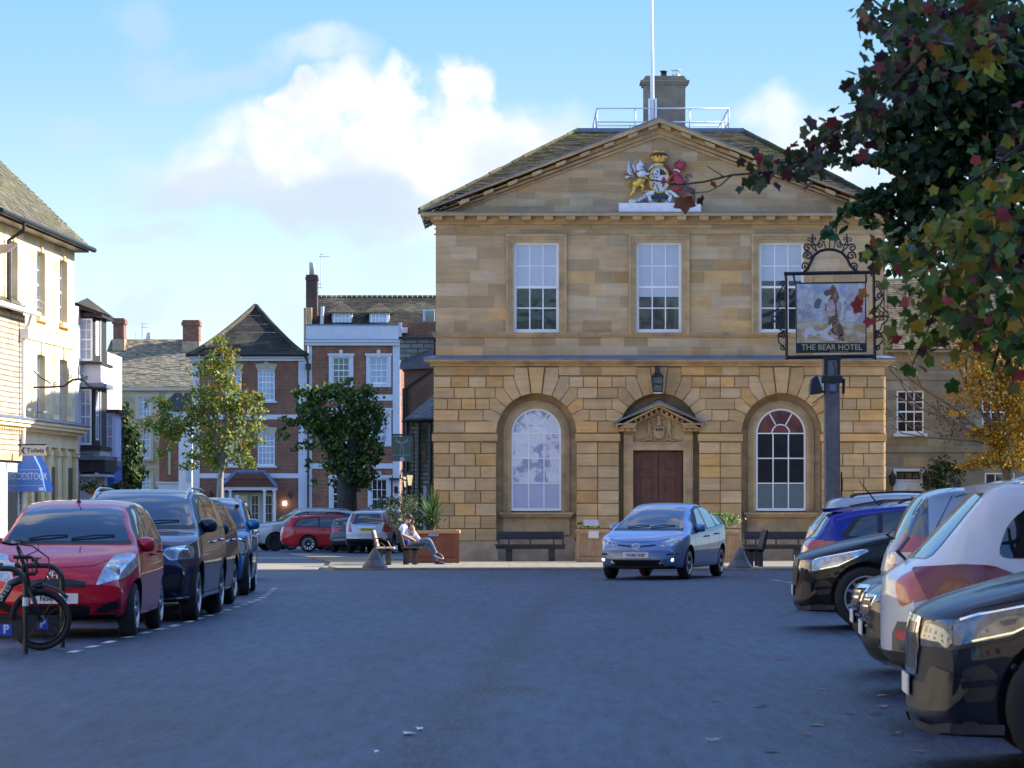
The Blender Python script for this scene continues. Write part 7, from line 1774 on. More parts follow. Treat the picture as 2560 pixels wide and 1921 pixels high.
# ---------------- right hand row ----------------
P_X5=paint('carbon_blue_paint',(0.009,0.012,0.024)); P_WHT=paint('pearl_white_paint',(0.62,0.63,0.66)); P_GRN=paint('graphite_paint',(0.055,0.055,0.055),metal=.45)
P_JAZ=paint('pale_silver_blue_paint',(0.33,0.37,0.44),metal=.35); P_X3=paint('jet_black_paint',(0.006,0.006,0.009)); P_ROY=paint('royal_blue_paint_car',(0.006,0.016,0.26)); 
PLASG=mat('grey_plastic',(0.05,0.052,0.058),.5,var=.1)
def prem_suv(name,label,loc,head,pm,L,W,H,wb,fo,Rr,lens,rim,rimm,txt=''):
    k=H/1.75
    s=dict(L=L,W=W,H=H,fo=fo,wb=wb,rim=rim,rimm=rimm,wr=W/2*.70,kf=.30,kr=.2,arch=1.12,nst=80,
     top=[(0,.74*k),(.03,.865*k),(.10,.925*k),(.35,1.015*k),(.8,1.13*k),(1.1,1.185*k),(1.35,1.22*k),(1.5,1.265*k),(1.95,1.50*k),(2.3,1.66*k),(2.8,1.74*k),(3.5,1.735*k),(4.2,1.66*k),(L-.35,1.48*k),(L-.12,1.15*k),(L,.85*k)],
     belt=[(0,.72*k),(.06,.85*k),(.4,.97*k),(.9,1.08*k),(1.4,1.15*k),(2.6,1.17*k),(4.2,1.22*k),(L,.84*k)],bot=[(0,.32),(.05,.21),(.35,.20),(L-.4,.28),(L-.12,.36),(L,.5)])
    c=make(name,label,loc,head,s,pm,Rr,.27,G3_)
    common(c,dict(paint=pm,ws=(1.28*k,1.67*k,.80,.62),rw=(1.25*k,1.6*k,.6,.5),frame=[(1.6,1.15*k),(4.45,1.22*k),(4.2,1.55*k),(3.4,1.66*k),(2.5,1.66*k),(2.2,1.58*k)],
      side=[[(1.9,1.18*k),(2.7,1.19*k),(2.7,1.62*k),(2.35,1.58*k)],[(2.78,1.2*k),(3.6,1.21*k),(3.6,1.62*k),(2.78,1.63*k)],[(3.68,1.215*k),(4.3,1.235*k),(4.1,1.53*k),(3.68,1.60*k)]],
      seams=[[(1.55,1.13*k),(1.53,.75),(1.55,.4)],[(2.74,1.17*k),(2.76,.36)],[(3.64,1.19*k),(3.66,.9),(3.4,.55)]],handles=[(2.55,1.02*k),(3.45,1.04*k)],sill=(1.45,L-1.5,.26,.34)))
    for sy in (1,-1):
        v='L' if sy>0 else 'R'; X=lambda t:c.L/2-t
        # lamp wraps round the corner: front piece and flank piece
        c.patch('F',[(sy*.46,.70*k),(sy*.80*W/2,.70*k),(sy*.90*W/2,.86*k),(sy*.48,.84*k)],LENSD,'headlight',off=.006,rnd=.02,res=.03)
        c.patch(v,[(X(.17),.685*k),(X(.50),.745*k),(X(.92),.965*k),(X(.86),1.015*k),(X(.30),.905*k),(X(.18),.865*k)],TRIM,'headlight_surround',off=.006,rnd=.02,res=.03); c.patch(v,[(X(.20),.71*k),(X(.50),.77*k),(X(.87),.965*k),(X(.83),.99*k),(X(.32),.885*k),(X(.21),.845*k)],lens,'headlight',off=.011,rnd=.02,res=.03)
        c.line(v,[(X(.24),.85*k),(X(.34),.885*k),(X(.80),.98*k)],.010,LENSW,'lamp_strip',off=.016); c.line(v,[(X(.30),.74*k),(X(.52),.79*k),(X(.74),.90*k)],.010,LENSW,'lamp_strip',off=.016)
        # kidney grille
        c.patch('F',[(sy*.03,.55*k),(sy*.36,.55*k),(sy*.42,.70*k),(sy*.38,.84*k),(sy*.05,.85*k)],TRIM,'kidney_grille',off=.005,rnd=.05,res=.03)
        c.line('F',[(sy*.03,.55*k),(sy*.36,.55*k),(sy*.42,.70*k),(sy*.38,.84*k),(sy*.05,.85*k),(sy*.03,.64*k)],.035,CHR if pm is P_X5 else TRIM,'grille_frame',off=.010)
        for q_ in range(6): c.line('F',[(sy*(.08+.055*q_),.565*k),(sy*(.085+.055*q_),.835*k)],.014,CHR if pm is P_X5 else ALLOYD,'grille_slat',off=.009)
        c.patch('F',[(sy*.50,.34),(sy*.82*W/2,.36),(sy*.86*W/2,.56*k),(sy*.62,.60*k),(sy*.50,.50)],TRIM,'air_intake',off=.008,rnd=.05,res=.03)
        c.patch(v,[(X(.26),.40),(X(.42),.42),(X(.44),.56*k),(X(.36),.62*k),(X(.24),.58*k)],TRIM,'air_intake',off=.006,rnd=.03,res=.03)
        c.line(v,[(X(.24),.50*k),(X(.43),.52*k)],.035,pm,'intake_blade',off=.016)
        h=c.hit(v,X(.52),.60*k); h2=c.hit(v,X(.60),.605*k)
        for hh in (h,h2):
            if hh: mb=MB(); mb.ball(tuple(hh[0]),.022,8,6,(1,.35,1)); mb.build('parking_sensor',pm,c.root,smooth=True)
        c.line('F',[(sy*.30,.27),(sy*.62,.25),(sy*.84*W/2,.28)],.05,PLASG,'front_lip',off=.02)
        c.line(v,[(X(.20),.27),(X(.48),.27)],.05,PLASG,'front_lip',off=.03)
        # bonnet edge line on the flank
        c.line(v,[(X(.30),.915*k),(X(.9),1.05*k),(X(1.5),1.14*k)],.008,TRIM,'bonnet_seam'); c.line(v,[(X(.4),.70*k),(X(.55),.72*k)],.004,TRIM,'bumper_seam')
        if True:
            c.patch('B',[(sy*.45,.98*k),(sy*.88*W/2,1.0*k),(sy*.86*W/2,1.12*k),(sy*.5,1.1*k)],TAIL,'tail_light',off=.006)
    c.patch('F',[(-.55,.34),(.55,.34),(.58,.50*k),(-.58,.50*k)],TRIM,'lower_grille',off=.006,rnd=.03)
    emblem(c,True,.865*k,'round',.7); plate(c,True,txt,.47*k,back=.02); mirror_part(c,c.L/2-1.85,1.26*k,pm,1.15); rails(c,2.4,4.2,W/2*.63,TRIM); ant(c,-1.2,0,.1,fin=True)
    return c
prem_suv('dark_blue_executive_suv','dark blue executive sports utility car filling the bottom right corner, chrome grille facing the road',(4.72,19.30,0),R(176.8),P_X5,4.92,2.0,1.75,2.975,.86,.385,LENSD,dict(n=5,w=.05,pair=.12),ALLOYD)
prem_suv('black_executive_suv','glossy black sports utility car with angular silver alloy wheels, under the inn sign post',(5.74,40.75,0),R(176.5),P_X3,4.72,1.89,1.68,2.86,.84,.375,LENS,dict(n=5,w=.035,pair=.22),ALLOY)
# white suv, tail to the road
def white_suv():
    L,W,H=4.40,1.84,1.66
    s=dict(L=L,W=W,H=H,fo=.86,wb=2.67,rim=dict(n=10,w=.04),wr=.66,clad=True,kr=.26,nst=72,
     top=[(0,.75),(.04,.9),(.14,.98),(.5,1.05),(1.1,1.12),(1.25,1.18),(1.7,1.42),(2.05,1.57),(2.5,1.65),(3.3,1.655),(3.62,1.645),(3.72,1.60),(3.95,1.38),(4.18,1.14),(4.28,1.07),(4.37,1.0),(4.40,.85)],
     belt=[(0,.7),(.25,.93),(1.1,1.06),(2.5,1.09),(3.6,1.11),(4.1,1.08),(4.40,.84)],bot=[(0,.44),(.10,.34),(.35,.26),(L-.5,.28),(L-.12,.38),(L,.50)])
    c=make('white_suv','white sports utility car backed in, with a dark red wraparound tail lamp',(4.74,23.30,0),R(-3.5),s,P_WHT,.35,.22,G3_)
    X=lambda t:c.L/2-t
    common(c,dict(paint=P_WHT,ws=(1.2,1.55,.75,.58),srnd=.08,side=[[(1.7,1.10),(2.35,1.11),(2.35,1.52),(2.1,1.50)],[(2.42,1.11),(3.05,1.12),(3.05,1.53),(2.42,1.53)],[(3.12,1.12),(3.68,1.13),(3.60,1.36),(3.42,1.50),(3.12,1.53)]],
      seams=[[(2.38,1.08),(2.40,.4)],[(3.08,1.09),(3.1,.8),(2.95,.5)],[(1.5,1.05),(1.5,.45)]],handles=[(2.25,.95),(2.95,.97)],sill=(1.4,3.1,.28,.42)))
    c.patch('B',[(-.60,1.12),(.60,1.12),(.54,1.56),(-.54,1.56)],CARGL,'rear_window',off=.006,rnd=.06)
    for sy in (1,-1):
        v='L' if sy>0 else 'R'
        c.patch(v,[(X(3.55),1.02),(X(3.75),.93),(X(4.12),.83),(X(4.22),1.05),(X(3.9),1.085),(X(3.7),1.075)],TAILD,'tail_light',off=.020,rnd=.03,res=.03)
        c.patch('B',[(sy*.52,.95),(sy*.64,.80),(sy*.80,.84),(sy*.84,1.05),(sy*.60,1.06)],AMBR,'tail_light',off=.008,rnd=.03,res=.025)
        c.patch('B',[(sy*.50,.50),(sy*.86,.50),(sy*.86,.70),(sy*.60,.70),(sy*.50,.62)],PLASG,'bumper_corner',off=.008,res=.04)
        c.patch(v,[(X(4.0),.34),(X(4.30),.36),(X(4.30),.66),(X(4.2),.72),(X(4.0),.60)],PLASG,'bumper_corner',off=.010,res=.04)
        c.patch('B',[(sy*.58,.58),(sy*.74,.58),(sy*.74,.64),(sy*.58,.64)],TAIL,'rear_reflector',off=.014)
        h=c.hit('T',X(3.66),sy*.55); mb=MB()
    mb=MB(); z=1.648; mb.add([(X(3.55),-.58,z),(X(3.80),-.52,z-.04),(X(3.80),.52,z-.04),(X(3.55),.58,z),(X(3.55),-.58,z-.05),(X(3.78),-.50,z-.09),(X(3.78),.50,z-.09),(X(3.55),.58,z-.05)],[(0,3,2,1),(1,2,6,5),(0,1,5,4),(2,3,7,6),(4,5,6,7)]); mb.build('roof_spoiler',P_WHT,c.root)
    c.patch('B',[(-.84,.36),(.84,.36),(.86,.50),(-.86,.50)],PLASG,'rear_bumper',off=.014,res=.05); c.line('B',[(-.5,.40),(.5,.40)],.04,ALLOY,'skid_plate',off=.03)
    mirror_part(c,.55,1.14,P_WHT,1.1); rails(c,2.0,3.5,.60,ALLOY)
    hh=c.hit('B',.0,1.13); mb=MB(); mb.tube([hh[0]+Vector((-.02,0,-.04)),hh[0]+Vector((-.09,0,.03)),hh[0]+Vector((.0,.30,.12))],.014,6); mb.build('rear_wiper',TRIM,c.root)
    text('DCI',Matrix.Translation((0,0,0)),.01,CHR,c.root) if False else None
white_suv()
# graphite hatch nose out
c=gen_hatch('graphite_hatchback','graphite grey hatchback nose out between the white car and the black saloon',(4.96,26.95,0),R(176.5),P_GRN,H=1.50,L=4.35,W=1.80,wb=2.65,fo=.86,group=G3_,Rr=.33,lens=LENSD,nose=.05)
for z in (.58,.63,.68,.73): c.line('F',[(-.40,z),(.40,z)],.014,CHR,'grille_bar',off=.016)
c.line('F',[(-.44,.53),(.44,.53),(.48,.76),(-.48,.76),(-.44,.53)],.02,CHR,'grille_frame',off=.014)
for sd in ('L','R'): c.line(sd,[(c.L/2-.15,.26),(c.L/2-.55,.24)],.035,ALLOY,'front_lip',off=.02)
c=gen_hatch('black_saloon','black saloon with a bright chrome grille, nose out behind the graphite hatchback',(5.29,30.2,0),R(176.5),paint('saloon_black',(0.010,0.012,0.018)),H=1.45,L=4.5,W=1.80,wb=2.7,fo=.86,group=G3_,Rr=.33,nose=.04)
for z in (.56,.61,.66,.71): c.line('F',[(-.40,z),(.40,z)],.020,CHR,'grille_bar',off=.018)
c.line('F',[(-.46,.51),(.46,.51),(.50,.75),(-.50,.75),(-.46,.51)],.03,CHR,'grille_frame',off=.016)
# pale people carrier, tail to the road
def tall_hatch():
    L,W,H=4.05,1.74,1.66
    s=dict(L=L,W=W,H=H,fo=.80,wb=2.5,rim=dict(n=7,w=.05),wr=.66,kr=.14,
     top=[(0,.7),(.05,.84),(.15,.93),(.5,1.03),(.9,1.12),(1.5,1.45),(1.9,1.60),(2.4,1.66),(3.3,1.65),(3.62,1.60),(3.74,1.50),(3.92,1.15),(4.0,1.0),(4.05,.8)],
     belt=[(0,.65),(.25,.88),(1.0,1.02),(2.5,1.06),(3.7,1.10),(4.05,.78)])
    c=make('silver_tall_hatchback','pale silver tall hatchback backed in with upright red and clear tail lamps',(5.77,34.4,0),R(-3.5),s,P_JAZ,.31,.19,G3_)
    X=lambda t:c.L/2-t
    common(c,dict(paint=P_JAZ,ws=(1.15,1.55,.7,.56),side=[[(1.5,1.06),(2.1,1.07),(2.1,1.50),(1.9,1.47)],[(2.17,1.07),(2.8,1.08),(2.8,1.52),(2.17,1.52)],[(2.87,1.09),(3.20,1.30),(3.32,1.50),(2.87,1.52)]],
       seams=[[(2.13,1.04),(2.15,.4)],[(2.84,1.05),(2.9,.8),(2.7,.5)],[(3.62,1.10),(3.35,1.62)],[(3.35,1.55),(3.1,1.62)]],handles=[(2.0,.92),(2.72,.94)]))
    c.patch('B',[(-.62,1.10),(.62,1.10),(.54,1.54),(-.54,1.54)],CARGL,'rear_window',off=.006,rnd=.05)
    for sy in (1,-1):
        v='L' if sy>0 else 'R'
        for (z0,z1,mm) in ((1.0,1.16,TAIL),(.88,1.0,TAILC),(.74,.88,TAIL)):
            c.patch('B',[(sy*.60,z0),(sy*.86,z0),(sy*.86,z1),(sy*.62,z1)],mm,'tail_light',off=.010,res=.03)
            c.patch(v,[(X(4.02),z0),(X(3.72-(z0-.74)*.15),z0),(X(3.72-(z1-.74)*.35),z1),(X(3.98),z1)],mm,'tail_light',off=.010,res=.03)
        c.patch(v,[(X(3.62),1.14),(X(3.92),1.16),(X(3.62),1.56)],CARGL,'corner_glass',off=.006,res=.03)
    mirror_part(c,.65,1.1,P_JAZ,1.0); ant(c,-1.25,0,.3,-.9)
    mb=MB(); h=c.hit('B',0,1.13); mb.tube([h[0],h[0]+Vector((-.06,0,.04)),h[0]+Vector((.02,.3,.1))],.013,5); mb.build('rear_wiper',TRIM,c.root)
tall_hatch()
c=gen_hatch('royal_blue_hatchback','vivid royal blue hatchback tail first with a black roof spoiler, beyond the black car',(6.15,47.7,0),R(-4),P_ROY,H=1.49,L=4.25,W=1.78,wb=2.6,group=G3_,rear='wide',mir=P_ROY)
ant(c,-1.0,0,.34,-.8)
mb=MB(); x0=c.L/2-3.62; mb.add([(x0+.1,-.56,1.44),(x0-.32,-.50,1.405),(x0-.32,.50,1.405),(x0+.1,.56,1.44),(x0+.1,-.56,1.37),(x0-.28,-.48,1.36),(x0-.28,.48,1.36),(x0+.1,.56,1.37)],[(0,3,2,1),(1,2,6,5),(0,1,5,4),(2,3,7,6),(4,5,6,7)]); mb.build('roof_spoiler',P_ROY,c.root)
c=gen_hatch('blue_grey_roof_rail_car','blue grey estate with curved roof rails behind the royal blue hatchback',(7.45,52.6,0),R(-4),P_SLATE,H=1.56,L=4.5,W=1.8,wb=2.7,group=G3_,estate=True,railm=TRIM,rear='wide'); ant(c,-1.2,0,.1,fin=True)
c=gen_hatch('silver_grey_suv','silver grey sports utility car behind the inn sign post with red and clear tail lamps',(7.15,57.6,0),R(-3),P_SILV,H=1.66,L=4.4,W=1.8,wb=2.65,group=G3_,estate=True,suv=True,rear='wide',railm=TRIM,nose=.08)
for sy in (1,-1): c.patch('B',[(sy*.50,1.02),(sy*.82,1.02),(sy*.82,1.12),(sy*.55,1.12)],TAILC,'tail_light',off=.012,res=.03)
# ---------------- inn sign ----------------
YS=62.0; qs=Q(YS); sg=thing('inn_sign','black framed hanging picture sign of a standing brown bear on a tall grey timber post','inn sign',(qs.x(2080),YS,0))
MS=Matrix.Translation((0,YS,0)); OAK=mat('weathered_oak',(0.17,0.16,0.17),.85,var=.2,streak=(18,18,.7),bump=.4)
m=MB(MS); m.prism([(qs.x(2061.6),0),(qs.x(2100),0),(qs.x(2097),qs.z(900)),(qs.x(2061),qs.z(900))],-.14,.14,.015); m.build('post',OAK,sg)
m=MB(MS); 
for s_ in (-1,1): 
    x=qs.x(2058) if s_<0 else qs.x(2091); m.box(x,x+qs.n(8),-.17,.17,qs.z(938),qs.z(892))
m.box(qs.x(2054),qs.x(2104),-.18,.18,qs.z(958),qs.z(941)); m.box(qs.x(2056),qs.x(2102),-.16,.16,qs.z(900),qs.z(892)); m.tube([(qs.x(2100),0,qs.z(945)),(qs.x(2108),-.1,qs.z(950)),(qs.x(2107),-.1,qs.z(985))],.03,6); m.build('iron_cradle',IRON,sg)
m=MB(MS); m.box(qs.x(2072),qs.x(2088),-.24,-.15,qs.z(980),qs.z(962)); m.build('junction_box',mat('blue_grey_plastic',(.14,.18,.26),.5),sg)
m=MB(MS); m.tube([(qs.x(2103),-.05,qs.z(1180)),(qs.x(2103),-.05,qs.z(1300))],.015,5); m.tube([(qs.x(2080),-.16,qs.z(905)),(qs.x(2086),-.16,qs.z(925)),(qs.x(2080),-.16,qs.z(960))],.008,4); m.build('cable',BLACK,sg)
fz=thing('floodlight','black floodlight clamped to the left of the inn sign post','floodlight',tuple(W(2042,965,YS-.1)))
m=MB(MS); m.prism([(qs.x(2026),qs.z(950)),(qs.x(2040),qs.z(938)),(qs.x(2053),qs.z(975)),(qs.x(2050),qs.z(985)),(qs.x(2022),qs.z(988)),(qs.x(2023),qs.z(965))],-.25,.1,.01); m.tube([(qs.x(2050),0,qs.z(980)),(qs.x(2066),0,qs.z(981))],.02,5); m.tube([(qs.x(2030),-.1,qs.z(1010)),(qs.x(2045),-.1,qs.z(998)),(qs.x(2058),-.05,qs.z(990))],.01,4); m.build('lamp_body',IRON,fz)
m=MB(MS); m.prism([(qs.x(2040),qs.z(937)),(qs.x(2043),qs.z(937)),(qs.x(2057),qs.z(974)),(qs.x(2053),qs.z(976))],-.22,.08); m.build('lamp_glass',GALV,fz)
# frame
m=MB(MS)
def T(pts,r,n=5,y=0): m.tube([(qs.x(a),y,qs.z(b)) for a,b in pts],r,n)
T([(1960,685),(2190,681)],.035,6); T([(1965,680),(1966.5,900)],.030,6); T([(2184,676),(2187,897)],.030,6); T([(1966,894),(2188,891)],.035,6); T([(2186,891),(2186,899)],.04,6)
T([(1983,683),(1986,700),(1988,712)],.02); T([(2164,683),(2166,700),(2163,712)],.02)
arc_=[(2009,682),(2020,672),(2027,655),(2036,638),(2050,628),(2067,624),(2086,625),(2105,632),(2117,646),(2125,663),(2136,675),(2147,681)]
T(arc_,.028,6)
def SC(cx,cy,r,turns,a0,d,t=.016,re=.15): T(scroll((cx,cy),r,turns,a0,d,26,re),t,5)
for s_ in (-1,1):
    mx=lambda x:2074+s_*(x-2074)
    for (x,y,r,tn,a,dr,t) in ((2098,612,8,1.4,0,1,.012),(2088,597,8,1.3,2,-1,.012),(2128,640,12,1.5,.5,-1,.018),(2130,620,10,1.3,4,1,.016),(2134,665,10,1.4,1,-1,.016),(2125,600,7,1.3,2,1,.01),(2112,598,6,1.3,1,-1,.01),(2082,568,5,1.4,1,-1,.010)):
        SC(mx(x),y,r,tn,a if s_>0 else math.pi-a,dr*s_,t)
    T([(mx(2084),625),(mx(2086),612),(mx(2090),604)],.012); T([(mx(2104),632),(mx(2120),616),(mx(2117),590),(mx(2117),586)],.014); T([(mx(2078),580),(mx(2092),586),(mx(2104),612),(mx(2124),613)],.016)
    T([(mx(2117),600),(mx(2117),585)],.014); T([(mx(2106),628),(mx(2112),612),(mx(2118),600)],.012)
T([(2074,624),(2074,553)],.014)
# side scrolls
for s_ in (-1,1):
    bx=1965 if s_<0 else 2186; mx=lambda o:bx+s_*o
    for (o,y,r,tn,a,dr,t) in ((8,710,8,1.4,3,1,.014),(14,740,9,1.4,0,-1,.016),(8,748,6,1.3,2,1,.012),(18,785,8,1.3,1,1,.012),(8,778,7,1.3,1,-1,.012),(8,800,8,1.3,2,1,.012),(18,795,7,1.3,3,-1,.012),(12,838,9,1.4,2,1,.018),(8,868,9,1.4,4,-1,.014)): SC(mx(o),y,r,tn,a if s_>0 else math.pi-a,dr*s_,t)
    T([(mx(0),722),(mx(8),716),(mx(16),728),(mx(23),744),(mx(14),764),(mx(22),772),(mx(33),782),(mx(35),791),(mx(30),803),(mx(18),812),(mx(16),824),(mx(0),832)],.016); T([(mx(0),791),(mx(34),791)],.014); T([(mx(4),826),(mx(20),840),(mx(18),856),(mx(4),872)],.016)
m.build('wrought_frame',IRON,sg)
# picture board
bd=MB(MS); bd.prism([(qs.x(1990),qs.z(883)),(qs.x(2166.5),qs.z(881)),(qs.x(2164.5),qs.z(704.5)),(qs.x(1988.5),qs.z(707))],-.03,.03); bdo=bd.build('sign_board',IRON,sg)
def pol(pts,y): bd.prism([(qs.x(a),qs.z(b)) for a,b in pts],-.03-y,-.029-y+.001)
PS=mat('painted_sky',(0.36,0.42,0.56),.6,col2=(0.55,0.56,0.56),c2scale=3.5,c2lo=.4,c2hi=.6,var=.2,vscale=9)
PT=mat('painted_town',(0.50,0.47,0.46),.6,col2=(0.34,0.34,0.42),c2scale=9,c2lo=.45,c2hi=.6,var=.25,vscale=14)
PG=mat('painted_ground',(0.45,0.33,0.16),.6,col2=(0.58,0.52,0.42),c2scale=7,c2lo=.42,c2hi=.58,streak=(1,1,10))
PB=mat('painted_bear',(0.155,0.075,0.045),.6,col2=(0.36,0.24,0.16),c2scale=16,c2lo=.45,c2hi=.65,var=.2,vscale=20); PBL=mat('painted_fur_light',(0.50,0.42,0.40),.6,var=.3,vscale=18); PW=mat('painted_white',(0.62,0.61,0.63),.6,var=.1,vscale=12)
def layer(name,mt,polys,y):
    global bd
    bd=MB(MS)
    for p in polys: bd=MB(MS); pol(p,y); bd.build(name,mt,bdo)
layer('painted_sky',PS,[[(1992,855),(2162,855),(2162,709),(1991,711)]],.004)
layer('painted_ground',PG,[[(1992,858),(2163,858),(2163,805),(2120,800),(2060,806),(1992,803)]],.006)
layer('painted_town',PT,[[(1992,804),(2032,803),(2030,765),(2018,757),(1992,748)],[(2090,806),(2162,808),(2162,757),(2138,750),(2100,755),(2092,770)],[(2115,752),(2136,752),(2136,734),(2126,719),(2115,734)]],.008)
layer('painted_trees',mat('painted_green',(0.10,0.14,0.16),.6,var=.3),[[(2035,772),(2048,772),(2054,750),(2044,746),(2034,760)]],.0085)
body=[[(2058,733),(2063,727),(2075,723),(2080,713),(2086,716),(2090,724),(2078,738),(2064,741)],[(2078,738),(2091,724),(2097,742),(2098,775),(2093,800),(2070,800),(2064,770),(2070,752)],
 [(2070,800),(2093,798),(2108,822),(2109,838),(2100,842),(2084,838),(2072,822)],[(2098,838),(2109,836),(2107,848),(2112,853),(2098,853),(2094,846)],[(2080,836),(2073,832),(2064,845),(2068,846),(2074,840)],[(2090,757),(2098,752),(2104,760),(2102,790),(2096,800)],[(2068,760),(2060,752),(2056,768),(2060,800),(2066,812),(2070,800)]]
layer('painted_bear',PB,body[:5],.010); layer('painted_fur_light',PBL,[[(2066,757),(2080,748),(2088,766),(2086,790),(2068,792),(2062,774)],body[5],[(2060,800),(2056,768),(2060,752),(2066,758),(2064,800)]],.012)
layer('painted_dogs',PW,[[(2015,820),(2030,818),(2042,832),(2040,842),(2022,836),(2014,852),(2010,836)],[(2042,830),(2062,824),(2078,810),(2080,820),(2066,834),(2080,846),(2092,852),(2070,853),(2056,842)],[(2095,750),(2108,748),(2110,772),(2102,806),(2096,790)],[(2115,780),(2135,776),(2138,806),(2112,806)]],.011)
bd=MB(MS); bd.box(qs.x(1992),qs.x(2164),-.045,-.030,qs.z(881),qs.z(859)); bd.build('name_panel',mat('navy_panel',(.012,.015,.03),.5),bdo)
GLT=mat('gilt_letters',(0.52,0.46,0.20),.5)
text('THE BEAR HOTEL',(qs.x(2079),YS-.047,qs.z(869.5)),.145,GLT,bdo,sx=.97,bold=.001)
bd=MB(MS); bd.box(qs.x(2075),qs.x(2120),-.048,-.046,qs.z(879.5),qs.z(879)); bd.build('gilt_line',GLT,bdo)
# ---------------- street furniture on the pavement ----------------
BELL=mat('worn_cast_iron',(0.085,0.085,0.09),.55,var=.35,vscale=5,bump=.2,bscale=14)
def bell(sx,Y,label):
    t=thing('bell_bollard',label,'bollard',((sx-CX)*Y/F,Y,pvz(Y)),group='bell bollards at the kerb'); x=(sx-CX)*Y/F; z=pvz(Y)
    m=MB(); m.lathe([(.29,0),(.29,.035),(.275,.05),(.255,.085),(.225,.12),(.17,.21),(.135,.29),(.10,.365),(.065,.415),(.030,.455),(.012,.47),(.001,.475)],(x,Y,z),28,cap=False); m.lathe([(.172,.205),(.177,.215),(.166,.225)],(x,Y,z),28,cap=False); m.build('casting',BELL,t,smooth=True,angle=40)
bell(937,78.7,'dull grey cast bell shaped bollard in front of the left wooden bench'); bell(1850,78.7,'dull grey cast bell shaped bollard in front of the slatted black bench on the right')
BWOOD=mat('pale_bench_slats',(0.42,0.35,0.27),.8,streak=(2,12,2),var=.2); BDK=mat('dark_bench_timber',(0.045,0.040,0.038),.75,var=.25,streak=(6,2,6)); BSL=mat('blue_black_slats',(0.020,0.022,0.032),.6,var=.2)
def side_bench(name,label,sx0,Y,flip,slm,frm,wd=1.45,rh=None,arm=False,zz=None):
    """bench seen end-on; seat faces +x (or -x when flip); runs along y"""
    f=-1 if flip else 1; x0=(sx0-CX)*Y/F; z=pvz(Y+.5); t=thing(name,label,'bench',(x0,Y,z))
    Mx=Matrix.Translation((x0,Y,z))@Matrix.Diagonal((f,1,1,1)); m=MB(Mx)
    for y in (0.08,wd-.16):
        for x in (.13,.36): m.box(x-.055,x+.055,y,y+.08,-.03,.40)
        m.box(.05,.47,y,y+.08,.36,.405)
    m.build('leg_frame',frm,t)
    m=MB(Mx)
    for i in range(4): m.box(.06+i*.115,.165+i*.115,0,wd,.408,.445)
    m.build('seat_slat',slm,t)
    m=MB(Mx)
    for i in range(3):
        z0=.47+i*.135; xx=.075-.035*i; m.add([(xx,0,z0),(xx+.04,0,z0),(xx+.04-.035,0,z0+.125),(xx-.035,0,z0+.125),(xx,wd,z0),(xx+.04,wd,z0),(xx+.04-.035,wd,z0+.125),(xx-.035,wd,z0+.125)],[(0,3,2,1),(4,5,6,7),(0,1,5,4),(1,2,6,5),(2,3,7,6),(3,0,4,7)])
    m.build('back_slat',slm,t)
    m=MB(Mx)
    for y in (.12,wd-.18): m.add([(.0+.02,y,.40),(.075,y,.40),(-.02,y,.88),(-.06,y,.88),(.02,y+.06,.40),(.075,y+.06,.40),(-.02,y+.06,.88),(-.06,y+.06,.88)],[(0,3,2,1),(4,5,6,7),(0,1,5,4),(1,2,6,5),(2,3,7,6),(3,0,4,7)])
    m.build('back_post',frm,t)
    if arm: m=MB(Mx); m.tube([(.05,-.02,.66),(.2,-.02,.68),(.36,-.02,.60),(.44,-.02,.44)],.016,6); m.tube([(.08,-.02,.56),(.2,-.02,.56),(.33,-.02,.44)],.012,6); m.build('armrest',IRON,t)
    return t
side_bench('timber_bench','timber bench with sunlit pale slats and curved iron armrests left of the seated man',933,84.2,False,BWOOD,BDK,wd=1.1,arm=True)
bn=side_bench('timber_bench','dark timber bench on which the man and child are sitting',1000,85.6,False,BDK,BDK,wd=1.5)
side_bench('slatted_bench','short black slatted bench facing left behind the right bell bollard',1916,81.2,True,BSL,BSL,wd=1.5)
def wall_bench(xa,xb,label,Y=93.9):
    x0,x1=(xa-CX)*Y/F,(xb-CX)*Y/F; z=pvz(Y); t=thing('wall_bench',label,'bench',((x0+x1)/2,Y,z),group='long dark benches against the town hall'); m=MB()
    m.box(x0+.06,x1-.06,Y+.42,Y+.46,z+.60,z+.82); m.build('backrest',BSL,t)
    m=MB(); 
    for i in range(3): m.box(x0,x1,Y-.05+i*.15,Y+.06+i*.15,z+.43,z+.47)
    m.box(x0+.03,x1-.03,Y+.0,Y+.36,z+.34,z+.425); m.build('seat',BDK,t)
    for f_ in (.2,.8): m=MB(); xx=x0+(x1-x0)*f_; m.box(xx-.09,xx+.09,Y+.08,Y+.26,z-.02,z+.34); m.build('leg',BDK,t)
    m=MB()
    for f_ in (.05,.2,.5,.83,.96): xx=x0+(x1-x0)*f_; m.box(xx-.02,xx+.02,Y+.38,Y+.419,z+.43,z+.70)
    m.build('back_bracket',BDK,t)
wall_bench(1237,1415,'long dark bench against the wall below the frosted arched window'); wall_bench(1858,2028,'long dark bench against the wall below the right arched window, behind the slatted bench')
CEDAR=mat('red_cedar_boards',(0.20,0.065,0.030),.75,streak=(14,14,.8),var=.15); PINE=mat('pale_timber',(0.42,0.26,0.13),.75,streak=(2,2,10),var=.12); PINE2=mat('pale_boards',(0.40,0.25,0.14),.8,streak=(12,12,.8),var=.15)
